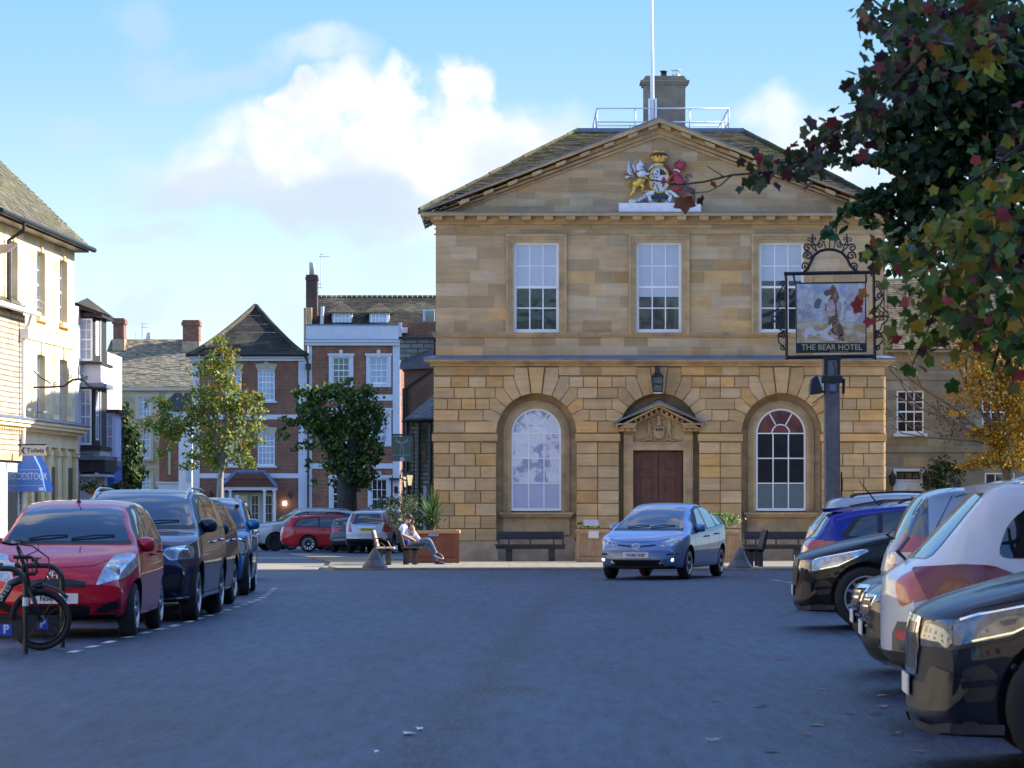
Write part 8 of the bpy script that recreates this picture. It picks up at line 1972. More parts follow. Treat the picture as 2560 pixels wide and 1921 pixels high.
def planter(name,label,xa,xb,Y,h,dep,bm_,tm,rz=0):
    x0,x1=(xa-CX)*Y/F,(xb-CX)*Y/F; z=pvz(Y); t=thing(name,label,'planter',((x0+x1)/2,Y,z)); m=MB(); n=max(4,int((x1-x0)/.075))
    for i in range(n): a=x0+(x1-x0)*i/n; m.box(a+.003,a+(x1-x0)/n-.003,Y,Y+.03,z+.16,z+h-.08)
    m.box(x0+.01,x1-.01,Y+.031,Y+dep,z+.08,z+h-.09); m.build('boarding',bm_,t)
    m=MB(); m.box(x0-.03,x1+.03,Y-.04,Y+.06,z+h-.08,z+h); m.box(x0-.03,x0+.08,Y+.061,Y+dep,z+h-.08,z+h); m.box(x1-.08,x1+.03,Y+.061,Y+dep,z+h-.08,z+h); m.build('rim',tm,t)
    m=MB(); m.box(x0-.02,x0+.08,Y-.02,Y+.0-.001,z,z+h-.081); m.box(x1-.08,x1+.02,Y-.02,Y-.001,z,z+h-.081); m.box(x0-.02,x1+.02,Y-.03,Y+.03,z+.01,z+.14); m.build('corner_post',bm_,t)
    m=MB(); m.box(x0+.05,x1-.05,Y+.06,Y+dep-.05,z+h-.12,z+h-.05); m.build('soil',EARTH,t); return t,x0,x1,z
pl1=planter('cedar_planter','big red brown boarded planter with a pale rim behind the seated man',1012,1146,89.4,.86,1.9,CEDAR,mat('oak_rim',(0.42,0.25,0.09),.7,var=.1))
pl2=planter('pale_planter','pale boarded planter with small notice left of the blue car',1443,1540,91.5,.86,.9,PINE2,PINE); pl3=planter('pale_planter','pale boarded planter full of bright green shrub right of the blue car',1772,1848,90.5,.84,.9,PINE2,PINE)
Y=89.35
m=MB(); m.box((1071-CX)*Y/F,(1097-CX)*Y/F,Y-.02,Y-.002,1.5+(HZ-1341)*Y/F,1.5+(HZ-1334)*Y/F); m.build('blue_plaque',mat('pale_blue_plaque',(0.20,0.24,0.5),.5),pl1[0])
Y=91.46; m=MB(); m.box((1471-CX)*Y/F,(1497-CX)*Y/F,Y-.04,Y-.03,1.5+(HZ-1346)*Y/F,1.5+(HZ-1328)*Y/F); m.build('notice',mat('paper_white',(.7,.66,.62),.7),pl2[0])
m=MB(); m.box((1459-CX)*Y/F,(1496-CX)*Y/F,Y+.1,Y+.13,1.5+(HZ-1315)*Y/F,1.5+(HZ-1300)*Y/F); m.build('small_sign',mat('lilac_sign',(.5,.5,.62),.6),pl2[0])
# ---------------- bicycle stands and bicycle ----------------
POW=mat('black_powder_coat',(0.013,0.013,0.015),.42); BAND=mat('white_band',(0.62,0.63,0.66),.4); PBLUE=mat('parking_blue',(0.01,0.06,0.50),.4)
hoops=[]
for i,(sx,Y,lab) in enumerate(((63.6,33.6,'black steel hoop bicycle stand with white bands nearest the viewer'),(156,35.15,'black steel hoop bicycle stand with white bands in front of the red car plate'))):
    xr=(sx-CX)*Y/F; xl=xr-.80; t=thing('bicycle_stand',lab,'bicycle stand',((xl+xr)/2,Y,0),group='steel hoop bicycle stands'); m=MB(); r=.028; hh=.845; cr=.17
    path=[(xr,Y,-.03),(xr,Y,hh-cr)]+[(xr-cr+cr*math.cos(a),Y,hh-cr+cr*math.sin(a)) for a in [R(15*k) for k in range(1,6)]]+[(xr-cr,Y,hh),(xl+cr,Y,hh)]+[(xl+cr-cr*math.sin(a),Y,hh-cr+cr*math.cos(a)) for a in [R(15*k) for k in range(1,6)]]+[(xl,Y,hh-cr),(xl,Y,-.03)]
    m.tube(path,r,12); m.build('hoop',POW,t,smooth=True,angle=60)
    m=MB(); 
    for x in (xl,xr): m.tube([(x,Y,.475),(x,Y,.56)],r+.0025,14)
    m.tube([(xl+cr+.02,Y,hh),(xl+cr+.14,Y,hh)],r+.0025,14); m.build('reflective_band',BAND,t,smooth=True,angle=60)
    m=MB(); m.box(xl+.03,xr-.03,Y-.006,Y+.006,.15,.33); m.build('cross_panel',POW,t)
    pc=(75-CX)*0; px0=((75-CX)*33.6/F if False else ((15.5-CX)*Y/F if i==0 else (107-CX)*Y/F)); m=MB(); m.box(px0-.056,px0+.056,Y-.011,Y-.0065,.185,.297); pp_=m.build('parking_plate',PBLUE,t)
    text('P',(px0,Y-.012,.243),.115,BAND,pp_,bold=.004)
def bike():
    Y=34.45; t=thing('bicycle','dark electric bicycle with green black frame leaning between the hoop stands','bicycle',(-5.1,Y,0))
    wx=(101-CX)*Y/F; wr=.315; wx2=wx-1.12
    for x in (wx,wx2):
        m=MB(); m.tube([(x+(wr-.027)*math.cos(a),Y,wr+(wr-.027)*math.sin(a)) for a in [2*math.pi*k/40 for k in range(40)]],.028,8,closed=True); w_=m.build('wheel',RUBBER,t,smooth=True)
        m=MB(); m.tube([(x+(wr-.065)*math.cos(a),Y,wr+(wr-.065)*math.sin(a)) for a in [2*math.pi*k/40 for k in range(40)]],.013,6,closed=True)
        for k in range(16): a=2*math.pi*k/16; m.tube([(x+.02*math.cos(a),Y+(.025 if k%2 else -.025),wr+.02*math.sin(a)),(x+(wr-.06)*math.cos(a+.2),Y,wr+(wr-.06)*math.sin(a+.2))],.0022,3)
        m.lathe([(.035,-.05),(.035,.05)],(x,Y,wr),12,'y'); m.build('rim',ALLOYD,w_)
    hx_=wx-.20; 
    m=MB()
    for s_ in (-.055,.055): m.tube([(wx,Y+s_,wr),(wx-.10,Y+s_,wr+.30)],.016,8)
    m.tube([(wx-.10,Y-.06,wr+.30),(wx-.10,Y+.06,wr+.30)],.022,8); m.tube([(wx-.10,Y,wr+.30),(wx-.235,Y,wr+.74)],.020,8); m.build('fork',POW,t,smooth=True)
    m=MB(); FG=mat('bottle_green_frame',(0.012,0.03,0.028),.35,coat=.6)
    m.tube([(wx-.15,Y,wr+.42),(wx-.30,Y,wr+.36),(wx-.42,Y,wr+.16),(wx-.58,Y,wr-.02)],.045,10); m.tube([(wx-.15,Y,wr+.47),(wx-.19,Y,wr+.60)],.03,8); m.tube([(wx-.58,Y,wr-.02),(wx-.72,Y,wr+.50)],.022,8)
    for s_ in (-.06,.06): m.tube([(wx-.58,Y,wr-.02),(wx2,Y+s_,wr)],.012,6); m.tube([(wx-.66,Y,wr+.35),(wx2,Y+s_,wr)],.010,6)
    fr=m.build('frame',FG,t,smooth=True)
    text('MATES',Matrix.Translation((wx-.365,Y-.052,wr+.25))@Matrix.Rotation(R(-58),4,'Y'),.075,BAND,fr)
    m=MB(); hc=(wx-.235,Y,wr+.76); m.tube([(hc[0]-.10,Y-.34,hc[2]+.02),(hc[0]-.03,Y-.15,hc[2]),hc,(hc[0]-.03,Y+.15,hc[2]),(hc[0]-.10,Y+.34,hc[2]+.02)],.015,8)
    m.tube([(hc[0]+.02,Y-.15,hc[2]+.01),(hc[0]+.09,Y-.26,hc[2]+.03)],.008,5); m.tube([(hc[0]+.02,Y+.15,hc[2]+.01),(hc[0]+.09,Y+.26,hc[2]+.03)],.008,5); m.box(hc[0]+.0,hc[0]+.05,Y-.04,Y+.04,hc[2]+.01,hc[2]+.045); m.build('handlebar',BLACK,t,smooth=True)
    m=MB(); 
    m.tube([(hc[0]+.05,Y-.15,hc[2]),(hc[0]+.17,Y-.08,hc[2]-.02),(hc[0]+.32,Y-.02,hc[2]-.14),(hc[0]+.33,Y-.03,hc[2]-.27),(hc[0]+.27,Y-.03,hc[2]-.38),(hc[0]+.16,Y-.02,hc[2]-.42)],.008,6); m.tube([(hc[0]+.05,Y+.12,hc[2]),(hc[0]+.2,Y+.05,hc[2]+.03),(hc[0]+.22,Y,hc[2]-.06),(hc[0]+.08,Y,hc[2]-.12)],.006,5); m.tube([(hc[0]+.02,Y-.1,hc[2]),(hc[0]+.10,Y,hc[2]-.18),(wx-.08,Y-.04,wr+.26),(wx,Y-.05,wr+.02)],.005,4); m.build('brake_cable',BLACK,t)
    m=MB(); m.tube([(wx+(wr+.03)*math.cos(a),Y,wr+(wr+.03)*math.sin(a)) for a in [R(40+k*10) for k in range(9)]],.020,6); m.build('mudguard',PLASG,t,smooth=True)
    m=MB(); lz=wr+.34; m.lathe([(.02,0),(.03,.02),(.03,.09),(.024,.10)],(wx-.07,Y,lz),12,'x'); hl=m.build('bicycle_lamp',BLACK,t,smooth=True); m=MB(); m.lathe([(.024,0),(.001,.012)],(wx+.031,Y,lz),12,'x'); m.build('lamp_lens',LENSW,hl)
    m=MB(); # front basket rack
    for k in range(5): a=.10*k; m.tube([(hc[0]+.02+a*.5,Y-.13,hc[2]-.30),(hc[0]+.02+a*.5,Y-.13,hc[2]-.14),(hc[0]+.02+a*.5,Y+.13,hc[2]-.14)],.010,5)
    m.tube([(hc[0]-.02,Y-.13,hc[2]-.30),(hc[0]+.20,Y-.13,hc[2]-.30),(hc[0]+.23,Y-.13,hc[2]-.20),(hc[0]+.16,Y-.13,hc[2]-.13),(hc[0]-.02,Y-.13,hc[2]-.13)],.020,6); m.build('front_rack',BLACK,t)
    m=MB(); m.tube([(wx-.76,Y,wr+.62),(wx-.60,Y,wr+.64)],[.07,.035],10); m.build('saddle',BLACK,t,smooth=True)
    m=MB(); m.tube([(wx-.72,Y,wr+.5),(wx-.74,Y,wr+.62)],.014,6); m.build('seat_post',GALV,t)
bike()
# ---------------- vegetation ----------------
def leafmat(name,col,trans=.35,rough=.5):
    return mat(name,col,rough,tint=True,trans=trans,spec=.35,var=.15,vscale=3)
LEAF=leafmat('foliage',(1,1,1)); BARK=mat('bark',(0.10,0.085,0.065),.9,var=.35,vscale=3,streak=(6,6,.8),bump=.6); BARKP=mat('pale_bark',(0.30,0.27,0.23),.85,var=.3,vscale=4); BARKD=mat('dark_bark',(0.045,0.035,0.028),.9,var=.3,bump=.5)
def star_leaf():
    P=[(0,-.05)]
    for a,r in ((-165,.42),(-125,.76),(-98,.64),(-62,1.0),(-44,.84),(-32,.72),(-13,.90),(0,1.16),(13,.90),(32,.72),(44,.84),(62,1.0),(98,.64),(125,.76),(165,.42)): 
        P.append((math.sin(R(a))*r*.5,math.cos(R(a))*r*.5+.05))
    return P
def oval_leaf(): return [(0,-.45),(.20,-.28),(.30,.0),(.20,.28),(0,.52),(-.20,.28),(-.30,.0),(-.20,-.28)]
def heart_leaf(): return [(0,-.30),(.25,-.42),(.42,-.22),(.36,.10),(.16,.36),(0,.52),(-.16,.36),(-.36,.10),(-.42,-.22),(-.25,-.42)]
def quad_leaf(): return [(0,-.5),(.32,0),(0,.5),(-.32,0)]
STAR,OVAL,HEART,QUAD=star_leaf(),oval_leaf(),heart_leaf(),quad_leaf()
class Leaves:
    def __init__(s,rng): s.mb=MB(); s.r=rng
    def add(s,p,size,shape,col,droop=.5):
        r=s.r
        n=Vector((r.gauss(0,1),r.gauss(0,1)-.3,r.gauss(0,.8)+.5)).normalized()
        t=Vector((r.gauss(0,.7),r.gauss(0,.7),-droop+r.gauss(0,.5))); t=(t-n*t.dot(n)).normalized(); b=n.cross(t)
        sz=size*r.uniform(.7,1.25); fold=r.uniform(-.25,.25)
        vs=[tuple(p+(b*x+t*y+n*(abs(x)*fold+ -y*y*.25))*sz) for x,y in shape]
        v=r.uniform(.75,1.3); s.mb.tc=tuple(c*v*r.uniform(.9,1.1) for c in col)
        s.mb.add(vs,[tuple(range(len(vs)))])
    def blob(s,c,rad,n,size,shape,cols,shell=.55,droop=.5):
        """clump of sub-clumps, so that gaps show between them"""
        r=s.r; k=max(3,int(n/36)); subs=[]
        for i in range(k):
            while True:
                d=Vector((r.uniform(-1,1),r.uniform(-1,1),r.uniform(-1,1)))
                if d.length<1 and d.length>shell*r.random(): break
            subs.append(Vector((c[0]+d.x*rad[0],c[1]+d.y*rad[1],c[2]+d.z*rad[2])))
        for i in range(n):
            q=subs[r.randrange(k)]; w=.28
            p=q+Vector((r.gauss(0,w*rad[0]),r.gauss(0,w*rad[1]),r.gauss(0,w*rad[2]*.8)))
            s.add(p,size,shape,cols(r,p),droop)
def pick(*opts):
    def f(r,p):
        t=r.random(); a=0
        for w,c in opts:
            a+=w
            if t<=a: return c
        return opts[-1][1]
    return f
def tree_px(name,label,cat,Y,base,clusters,limbs,leafsize,shape,cols,density,bark,trunk,seed,group=None,zr=None):
    r=random.Random(seed); bz=gz(Y); t=thing(name,label,cat,(xpos(base,Y),Y,bz),0,group)
    m=MB(); m.tube([(xpos(base,Y),Y,bz-.2)]+[tuple(W(x,y,Y)) for x,y,_ in trunk],[trunk[0][2]*1.25]+[q[2] for q in trunk],10)
    m.build('trunk',bark,t,smooth=True)
    if limbs:
        m=MB()
        for L in limbs:
            pts=[]; rr=[]
            for i,(x,y,rad,*dy) in enumerate(L): pts.append(tuple(W(x,y,Y)+Vector((0,dy[0] if dy else 0,0)))); rr.append(rad)
            m.tube(pts,rr,6)
        m.build('limbs',bark,t,smooth=True)
    lv=Leaves(r); k=F/Y
    for (x,y,rx,ry,*dn) in clusters:
        c=W(x,y,Y); c.y+=r.uniform(-.3,.3)*rx/k
        lv.blob(c,(rx/k,max(rx,ry)/k*.9,ry/k),int(density*rx*ry/1000*(dn[0] if dn else 1)),leafsize,shape,cols)
    lv.mb.build('crown',LEAF,t); return t
YT=155.0
def c1(r,p):
    h=(p.z-4)/6; t=r.random()
    if t<.10+.22*h: return (.34,.17,.03)
    if t<.50+.15*h: return (.32,.32,.04)
    return (.12,.19,.03)
tree_px('young_tree','slim young street tree turning yellow green before the pyramid roofed brick house','tree',YT,548,
 [(548,852,26,26),(552,895,45,38),(545,945,58,42),(590,985,48,42),(520,1000,50,42),(640,1000,26,24,.7),(610,1045,48,40),(545,1055,60,45),(480,1040,40,38),(425,1020,34,34),(395,1060,36,34,.9),(372,1010,16,14,.7),(440,1090,44,36),(520,1115,52,40),(590,1110,46,38),(640,1095,22,26,.6),(470,1150,34,24,.9),(575,1155,44,24),(630,1150,24,28,.6),(410,1130,22,18,.7)],
 [[(553,1170,.10),(540,1100,.08),(520,1040,.06),(500,1000,.03)],[(553,1170,.12),(562,1060,.10),(562,960,.07),(556,880,.03)],[(560,1090,.08),(600,1050,.06),(640,1010,.02)],[(545,1120,.07),(480,1080,.05),(400,1050,.02)],[(562,1000,.05),(610,1000,.03),(640,1000,.02)],[(540,1060,.05),(515,960,.03),(535,940,.02)]],
 .20,QUAD,c1,215,BARKP,[(549,1262,.17),(551,1200,.14),(554,1160,.12)],11)
c2=pick((.45,(.055,.10,.020)),(.33,(.12,.20,.035)),(.12,(.03,.055,.014)),(.10,(.20,.15,.03)))
tree_px('old_lime_tree','round dark green old tree with thick dark trunk before the tall hotel','tree',146.0,868,
 [(765,995,30,28),(800,985,34,26),(850,985,46,28),(872,955,14,14,.7),(905,1000,46,32),(925,975,24,14,.6),(790,1040,50,38),(850,1040,58,42),(915,1045,44,44),(940,1090,22,44),(735,1055,26,22,.6),(712,1085,14,20,.4),(800,1085,44,34),(860,1095,58,46),(920,1120,34,44),(845,1145,38,34,.9),(890,1160,46,40),(925,1180,24,36,.8),(860,1205,32,26,.8),(765,1165,14,20,.5),(905,1215,24,26,.6),(942,1030,16,18,.5),(715,1050,20,16,.4),(700,1075,14,12,.4),(760,1120,26,22,.5),(950,1140,14,26,.5),(745,1020,24,16,.5),(820,970,18,12,.6),(780,1210,14,16,.3)],
 [[(868,1190,.42),(830,1140,.28),(800,1080,.18),(780,1020,.07)],[(870,1190,.40),(880,1120,.26),(890,1050,.15),(900,990,.05)],[(860,1160,.25),(850,1090,.15),(850,1010,.05)]],
 .17,HEART,c2,270,BARKD,[(868,1300,.44),(867,1240,.42),(868,1190,.42)],12)
tree_px('climbing_tree','dark leafy tree rising behind the blue oriel shop','tree',112.0,305,
 [(292,1035,16,22,.8),(312,1030,18,20,.8),(305,1075,34,34),(330,1100,28,34),(310,1140,38,38),(330,1175,28,34),(300,1195,32,30),(345,1210,18,26,.5),(322,1235,34,20),(350,1160,10,20,.4)],[],.17,HEART,pick((.6,(.035,.065,.018)),(.3,(.07,.11,.03)),(.1,(.12,.14,.03))),210,BARKD,[(305,1260,.12),(308,1150,.08),(308,1060,.04)],13)
# autumn tree before the cream house
def c4(r,p):
    t=r.random(); return (.42,.27,.02) if t<.5 else ((.28,.15,.015) if t<.8 else (.16,.15,.03))
rr=random.Random(4); at=None
twigs=[]
def grow(x,y,ang,ln,rad,dep,out):
    pts=[(x,y,rad)]; a=ang
    for i in range(4):
        a+=rr.gauss(0,.10); x+=math.cos(a)*ln/4; y-=math.sin(a)*ln/4; pts.append((x,y,rad*(1-.5*(i+1)/4),0))
        if dep>0 and i>0 and rr.random()<.85: grow(x,y,a+rr.choice((-1,1))*rr.uniform(.3,.7),ln*.62,rad*.5,dep-1,out)
    out.append(pts)
for (ax,ln,rd) in ((150,300,.05),(138,330,.06),(122,340,.055),(108,360,.06),(95,340,.055),(82,300,.05)): grow(2500,1120,R(ax),ln,rd,3,twigs)
grow(2500,1120,R(160),250,.04,3,twigs); grow(2560,1100,R(105),300,.05,3,twigs)
at=tree_px('autumn_tree','thinly leaved yellow autumn tree with bare grey twigs in front of the cream stone house','tree',108.0,2525,
 [(2420,850,50,36,.5),(2380,900,40,26,.35),(2440,930,50,40,.6),(2500,880,60,50,.6),(2540,950,50,60,.9),(2470,990,55,36,.7),(2400,985,40,18,.4),(2545,1040,40,50,1.0),(2500,1080,55,30,.8),(2490,1110,36,20,1.3),(2450,1085,30,12,.6),(2400,1035,50,8,.4),(2500,1150,70,20,1.0),(2440,1165,40,14,.8),(2555,1120,30,50,1),(2600,1000,50,100,.8)],
 twigs,.12,QUAD,c4,520,BARK,[(2520,1190,.16),(2508,1150,.14),(2500,1115,.12)],14)
# mid dark tree at the right
c5=pick((.48,(.022,.050,.022)),(.26,(.040,.080,.030)),(.14,(.015,.032,.018)),(.12,(.10,.13,.02)))
mt=tree_px('dark_green_tree','dense dark green tree on the right behind the red tinted branches','tree',33.0,2640,
 [(2320,110,110,110),(2450,90,120,110),(2540,200,110,140),(2420,230,120,110),(2330,260,90,90),(2270,330,80,60),(2380,350,110,90),(2500,380,110,110),(2300,420,90,66),(2420,470,110,80),(2240,390,50,30,.8),(2180,400,50,20,.7),(2130,410,28,14,.6),(2210,340,40,18,.6),(2260,480,70,40),(2330,530,90,60),(2210,505,50,24,.7),(2160,545,36,30,.7),(2450,580,110,70),(2540,620,90,80),(2230,560,40,40,.6),(2190,620,22,36,.6),(2290,610,70,50,.7),(2250,660,50,40,.4)],
 [[(2640,1000,.16),(2560,700,.13),(2500,500,.10),(2420,300,.06)],[(2560,700,.10),(2420,560,.07),(2300,470,.04),(2180,400,.015)],[(2500,500,.08),(2380,380,.05),(2260,300,.02)],[(2480,640,.06),(2320,600,.03),(2200,560,.012)]],
 .115,HEART,c5,60,BARKD,[(2640,1250,.19),(2645,1000,.17)],15)
lv=Leaves(random.Random(22))
for (x,y) in ((2128,505),(2118,520),(2105,528),(2122,540),(2098,545),(2112,556),(2085,560),(2075,575),(2066,588),(2092,570),(2108,572),(2080,592),(2140,512),(2150,500),(2135,525),(2062,580),(2100,530),(2090,548)): lv.add(W(x,y,33),.135,OVAL,(.035,.10,.03),.4)
o=lv.mb.build('hanging_spray',LEAF,mt)
m=MB(); m.tube([W(2240,470,33),W(2160,495,33),W(2110,540,33),W(2070,585,33)],[.015,.010,.008,.005],5); m.build('twig',BARKD,mt)
# front sweetgum
YF=19.6
sgm=thing('sweetgum_tree','nearest tree with large star shaped leaves, purple red branch tips reaching across the pediment','tree',(xpos(2900,YF),YF,0))
def FP(x,y,d=0): 
    Yd=YF+d; return W(x,y,Yd)
m=MB(); m.tube([(xpos(2900,YF),YF,-.1),FP(2890,900),FP(2850,500),FP(2800,-100),FP(2790,-500)],[.20,.17,.15,.12,.08],12); m.build('trunk',BARKD,sgm,smooth=True)
br=[[(2850,500,.05),(2650,250,.035),(2480,120,.026),(2330,110,.020),(2230,220,.015),(2150,310,.012),(2040,385,.009),(1930,430,.0075),(1830,438,.0065),(1760,455,.006),(1700,462,.005),(1610,447,.004),(1560,436,.0035)],
 [(1830,438,.005),(1800,465,.004),(1770,480,.003),(1725,483,.003)],[(1812,444,.004),(1790,430,.003),(1768,416,.002)],[(2330,110,.014),(2230,40,.010),(2160,-20,.006)],
 [(2830,650,.05),(2650,590,.03),(2500,575,.022),(2420,580,.016),(2330,620,.011),(2260,680,.007)],[(2420,580,.012),(2350,700,.009),(2330,800,.007),(2280,915,.004)],[(2500,575,.018),(2440,760,.012),(2400,880,.007)],[(2650,590,.03),(2560,780,.018),(2500,860,.012),(2480,930,.006)],[(2800,300,.04),(2600,330,.02),(2480,420,.010),(2400,470,.005)]]
m=MB()
for L in br: m.tube([FP(x,y,.25*math.sin(x*.01)) for x,y,_ in L],[q[2] for q in L],6)
m.build('limbs',BARKD,sgm,smooth=True)
lv=Leaves(random.Random(31)); r=lv.r
cp=pick((.22,(.055,.024,.028)),(.10,(.075,.02,.034)),(.60,(.036,.058,.018)),(.08,(.16,.03,.03)))
cgn=pick((.34,(.045,.105,.020)),(.24,(.095,.145,.022)),(.20,(.22,.21,.03)),(.12,(.26,.17,.02)),(.04,(.28,.04,.05)),(.06,(.07,.04,.03)))
cgd=pick((.46,(.035,.070,.018)),(.24,(.070,.105,.022)),(.14,(.06,.025,.03)),(.10,(.14,.12,.02)),(.06,(.20,.04,.03)))
def sprinkle(x0,y0,x1,y1,wd,n,cols,size=.10):
    for i in range(int(n*1.75)):
        t=r.random(); x=x0+(x1-x0)*t+r.gauss(0,wd); y=y0+(y1-y0)*t+r.gauss(0,wd*.8); p=FP(x,y,r.gauss(0,.5)); lv.add(p,size,STAR,cols(r,p),.9)
for a in ((2560,30,2250,30,48,70,cgd),(2400,95,2230,110,40,52,cgd),(2250,150,2160,240,34,46,cp),(2210,240,2110,330,36,52,cp),(2110,330,2010,400,32,42,cp),(2010,400,1900,425,24,22,cp),(1930,440,1870,430,18,9,cp),(2190,80,2150,10,20,12,cp),(2560,110,2400,150,60,40,cgn),
  (2560,560,2300,600,45,95,cgn),(2560,650,2250,680,48,110,cgn),(2560,740,2330,740,48,100,cgn),(2560,830,2400,820,45,70,cgn),(2350,720,2230,840,26,26,cgn),(2360,800,2290,900,20,18,cgn),(2500,880,2560,900,34,26,cgn),(2290,640,2200,640,24,18,cgn),(2560,470,2430,500,50,34,cgn),(2560,350,2500,400,36,14,cgn)): sprinkle(*a)
for (x,y,c,sz) in ((1722,470,(.16,.05,.03),.12),(1738,482,(.18,.06,.03),.12),(1752,497,(.14,.05,.03),.11),(1710,500,(.20,.07,.03),.13),(1780,460,(.22,.05,.03),.06),(1905,395,(.26,.02,.04),.12),(1918,405,(.28,.02,.05),.11),(1870,412,(.06,.05,.02),.10),(1850,402,(.07,.04,.03),.07),(1880,440,(.05,.06,.02),.11),(2030,360,(.1,.03,.04),.1),(1990,355,(.14,.03,.04),.09),(2040,350,(.12,.02,.04),.08),(2150,765,(.34,.05,.06),.10),(2175,800,(.32,.04,.06),.11),(2205,790,(.30,.04,.05),.10),(2190,770,(.10,.09,.02),.11),(2150,735,(.30,.12,.03),.08),(2440,395,(.34,.05,.05),.12),(2500,440,(.32,.09,.04),.12),(2470,340,(.30,.05,.04),.1),(2180,600,(.22,.08,.03),.10),(2170,625,(.20,.09,.03),.10)):
    lv.add(FP(x,y,0),sz,STAR,c,.8)
lv.mb.build('crown',LEAF,sgm)
# plants in planters, creepers, baskets
def bush(name,label,cat,sx,sy,Y,rx,ry,n,size,shape,cols,seed,extra=None,par=None):
    k=F/Y; t=thing(name,label,cat,tuple(W(sx,sy+ry,Y))); lv=Leaves(random.Random(seed)); lv.blob(W(sx,sy,Y),(rx/k,rx/k*.7,ry/k),n,size,shape,cols); lv.mb.build('leaves',LEAF,t); return t
GRG=pick((.5,(.10,.13,.07)),(.3,(.06,.09,.04)),(.2,(.16,.19,.12))); BRT=pick((.5,(.16,.26,.05)),(.3,(.08,.16,.03)),(.2,(.35,.40,.25)))
bush('olive_shrub','grey green feathery shrub in the cedar planter behind the man','shrub',1010,1278,90.8,42,42,900,.07,QUAD,GRG,41)
bush('olive_shrub','darker low shrub at the foot of the spiky plant in the cedar planter','shrub',1060,1305,90.2,34,16,420,.07,QUAD,pick((.6,(.04,.08,.02)),(.4,(.08,.12,.04))),42)
bush('olive_shrub','grey green bush left of the lamp post beyond the planter','shrub',965,1262,133,34,28,500,.12,QUAD,GRG,43)
bush('flowering_shrub','bright green shrub with white flecks overflowing the right pale planter','shrub',1818,1302,90.9,34,20,700,.07,OVAL,BRT,44)
bush('low_planting','low dark green planting in the left pale planter','plant',1480,1312,91.9,36,6,300,.06,QUAD,pick((.6,(.05,.10,.02)),(.4,(.10,.16,.04))),45)
cor=thing('spiky_palm','tall spiky cordyline plant in the cedar planter against the town hall','plant',tuple(W(1082,1318,90.3))); lv=MB(); r=random.Random(6); c0=W(1082,1300,90.3)
for i in range(110):
    a=r.uniform(0,2*math.pi); el=R(r.choice((r.uniform(15,60),r.uniform(50,88)))); ln=r.uniform(.55,1.02); d=Vector((math.cos(a)*math.cos(el),math.sin(a)*math.cos(el),math.sin(el))); w_=Vector((-math.sin(a),math.cos(a),0))*.020
    p=[c0+d*ln*t+Vector((0,0,-.28*t*t*math.cos(el)*ln)) for t in (0,.35,.7,1)]; v=r.uniform(.7,1.4); lv.tc=(.07*v,.13*v,.04*v)
    lv.add([p[0]-w_,p[0]+w_,p[1]+w_,p[1]-w_,p[2]+w_*.8,p[2]-w_*.8,p[3]],[(0,1,2,3),(3,2,4,5),(5,4,6)])
lv.build('blades',LEAF,cor); m=MB(); m.tube([c0+Vector((0,0,-.3)),c0],.06,8); m.build('stem',BARK,cor)
TERR=mat('terracotta',(0.42,0.17,0.07),.8,var=.15)
for (sx,sy,Y,lab) in ((232,1222,99.0,'terracotta hanging basket with green plants before the timber house'),(264,1238,100.5,'dark leafy hanging basket just right of the terracotta basket'),(305,1228,103.0,'hanging basket with dark red and green trailing plants, rightmost of three')):
    k=F/Y; t=thing('hanging_basket',lab,'hanging basket',tuple(W(sx,sy,Y)),group='hanging baskets by the timber house'); c0=W(sx,sy,Y)
    m=MB(); m.lathe([(.06,-.17),(.15,-.13),(.20,-.03),(.21,0)],tuple(c0),14); m.build('bowl',TERR if sx==232 else BLACK,t,smooth=True)
    m=MB(); m.tube([c0+Vector((.2,0,0)),c0+Vector((0,0,.55)),c0-Vector((.2,0,0))],.006,4); m.tube([c0+Vector((0,0,.55)),c0+Vector((0,0,1.0)),c0+Vector((-.5,.3,1.0))],.012,4); m.build('chain',IRON,t)
    lv=Leaves(random.Random(int(sx))); lv.blob(c0+Vector((0,0,.10)),(.33,.30,.20),260,.09,OVAL,pick((.5,(.04,.08,.02)),(.35,(.10,.14,.03)),(.15,(.20,.03,.05) if sx==305 else (.3,.22,.05)))); lv.mb.build('plants',LEAF,t)
bush('wall_creeper','dark creeper growing up the cream house beside its door','climber',2355,1190,124.0,46,36,700,.13,HEART,pick((.6,(.03,.05,.015)),(.3,(.06,.08,.02)),(.1,(.18,.12,.02))),51)
bush('wall_creeper','brown bare creeper patch between the first floor windows of the cream house','climber',2390,1060,124.3,55,60,420,.10,QUAD,pick((.7,(.09,.06,.03)),(.3,(.14,.09,.04))),52)
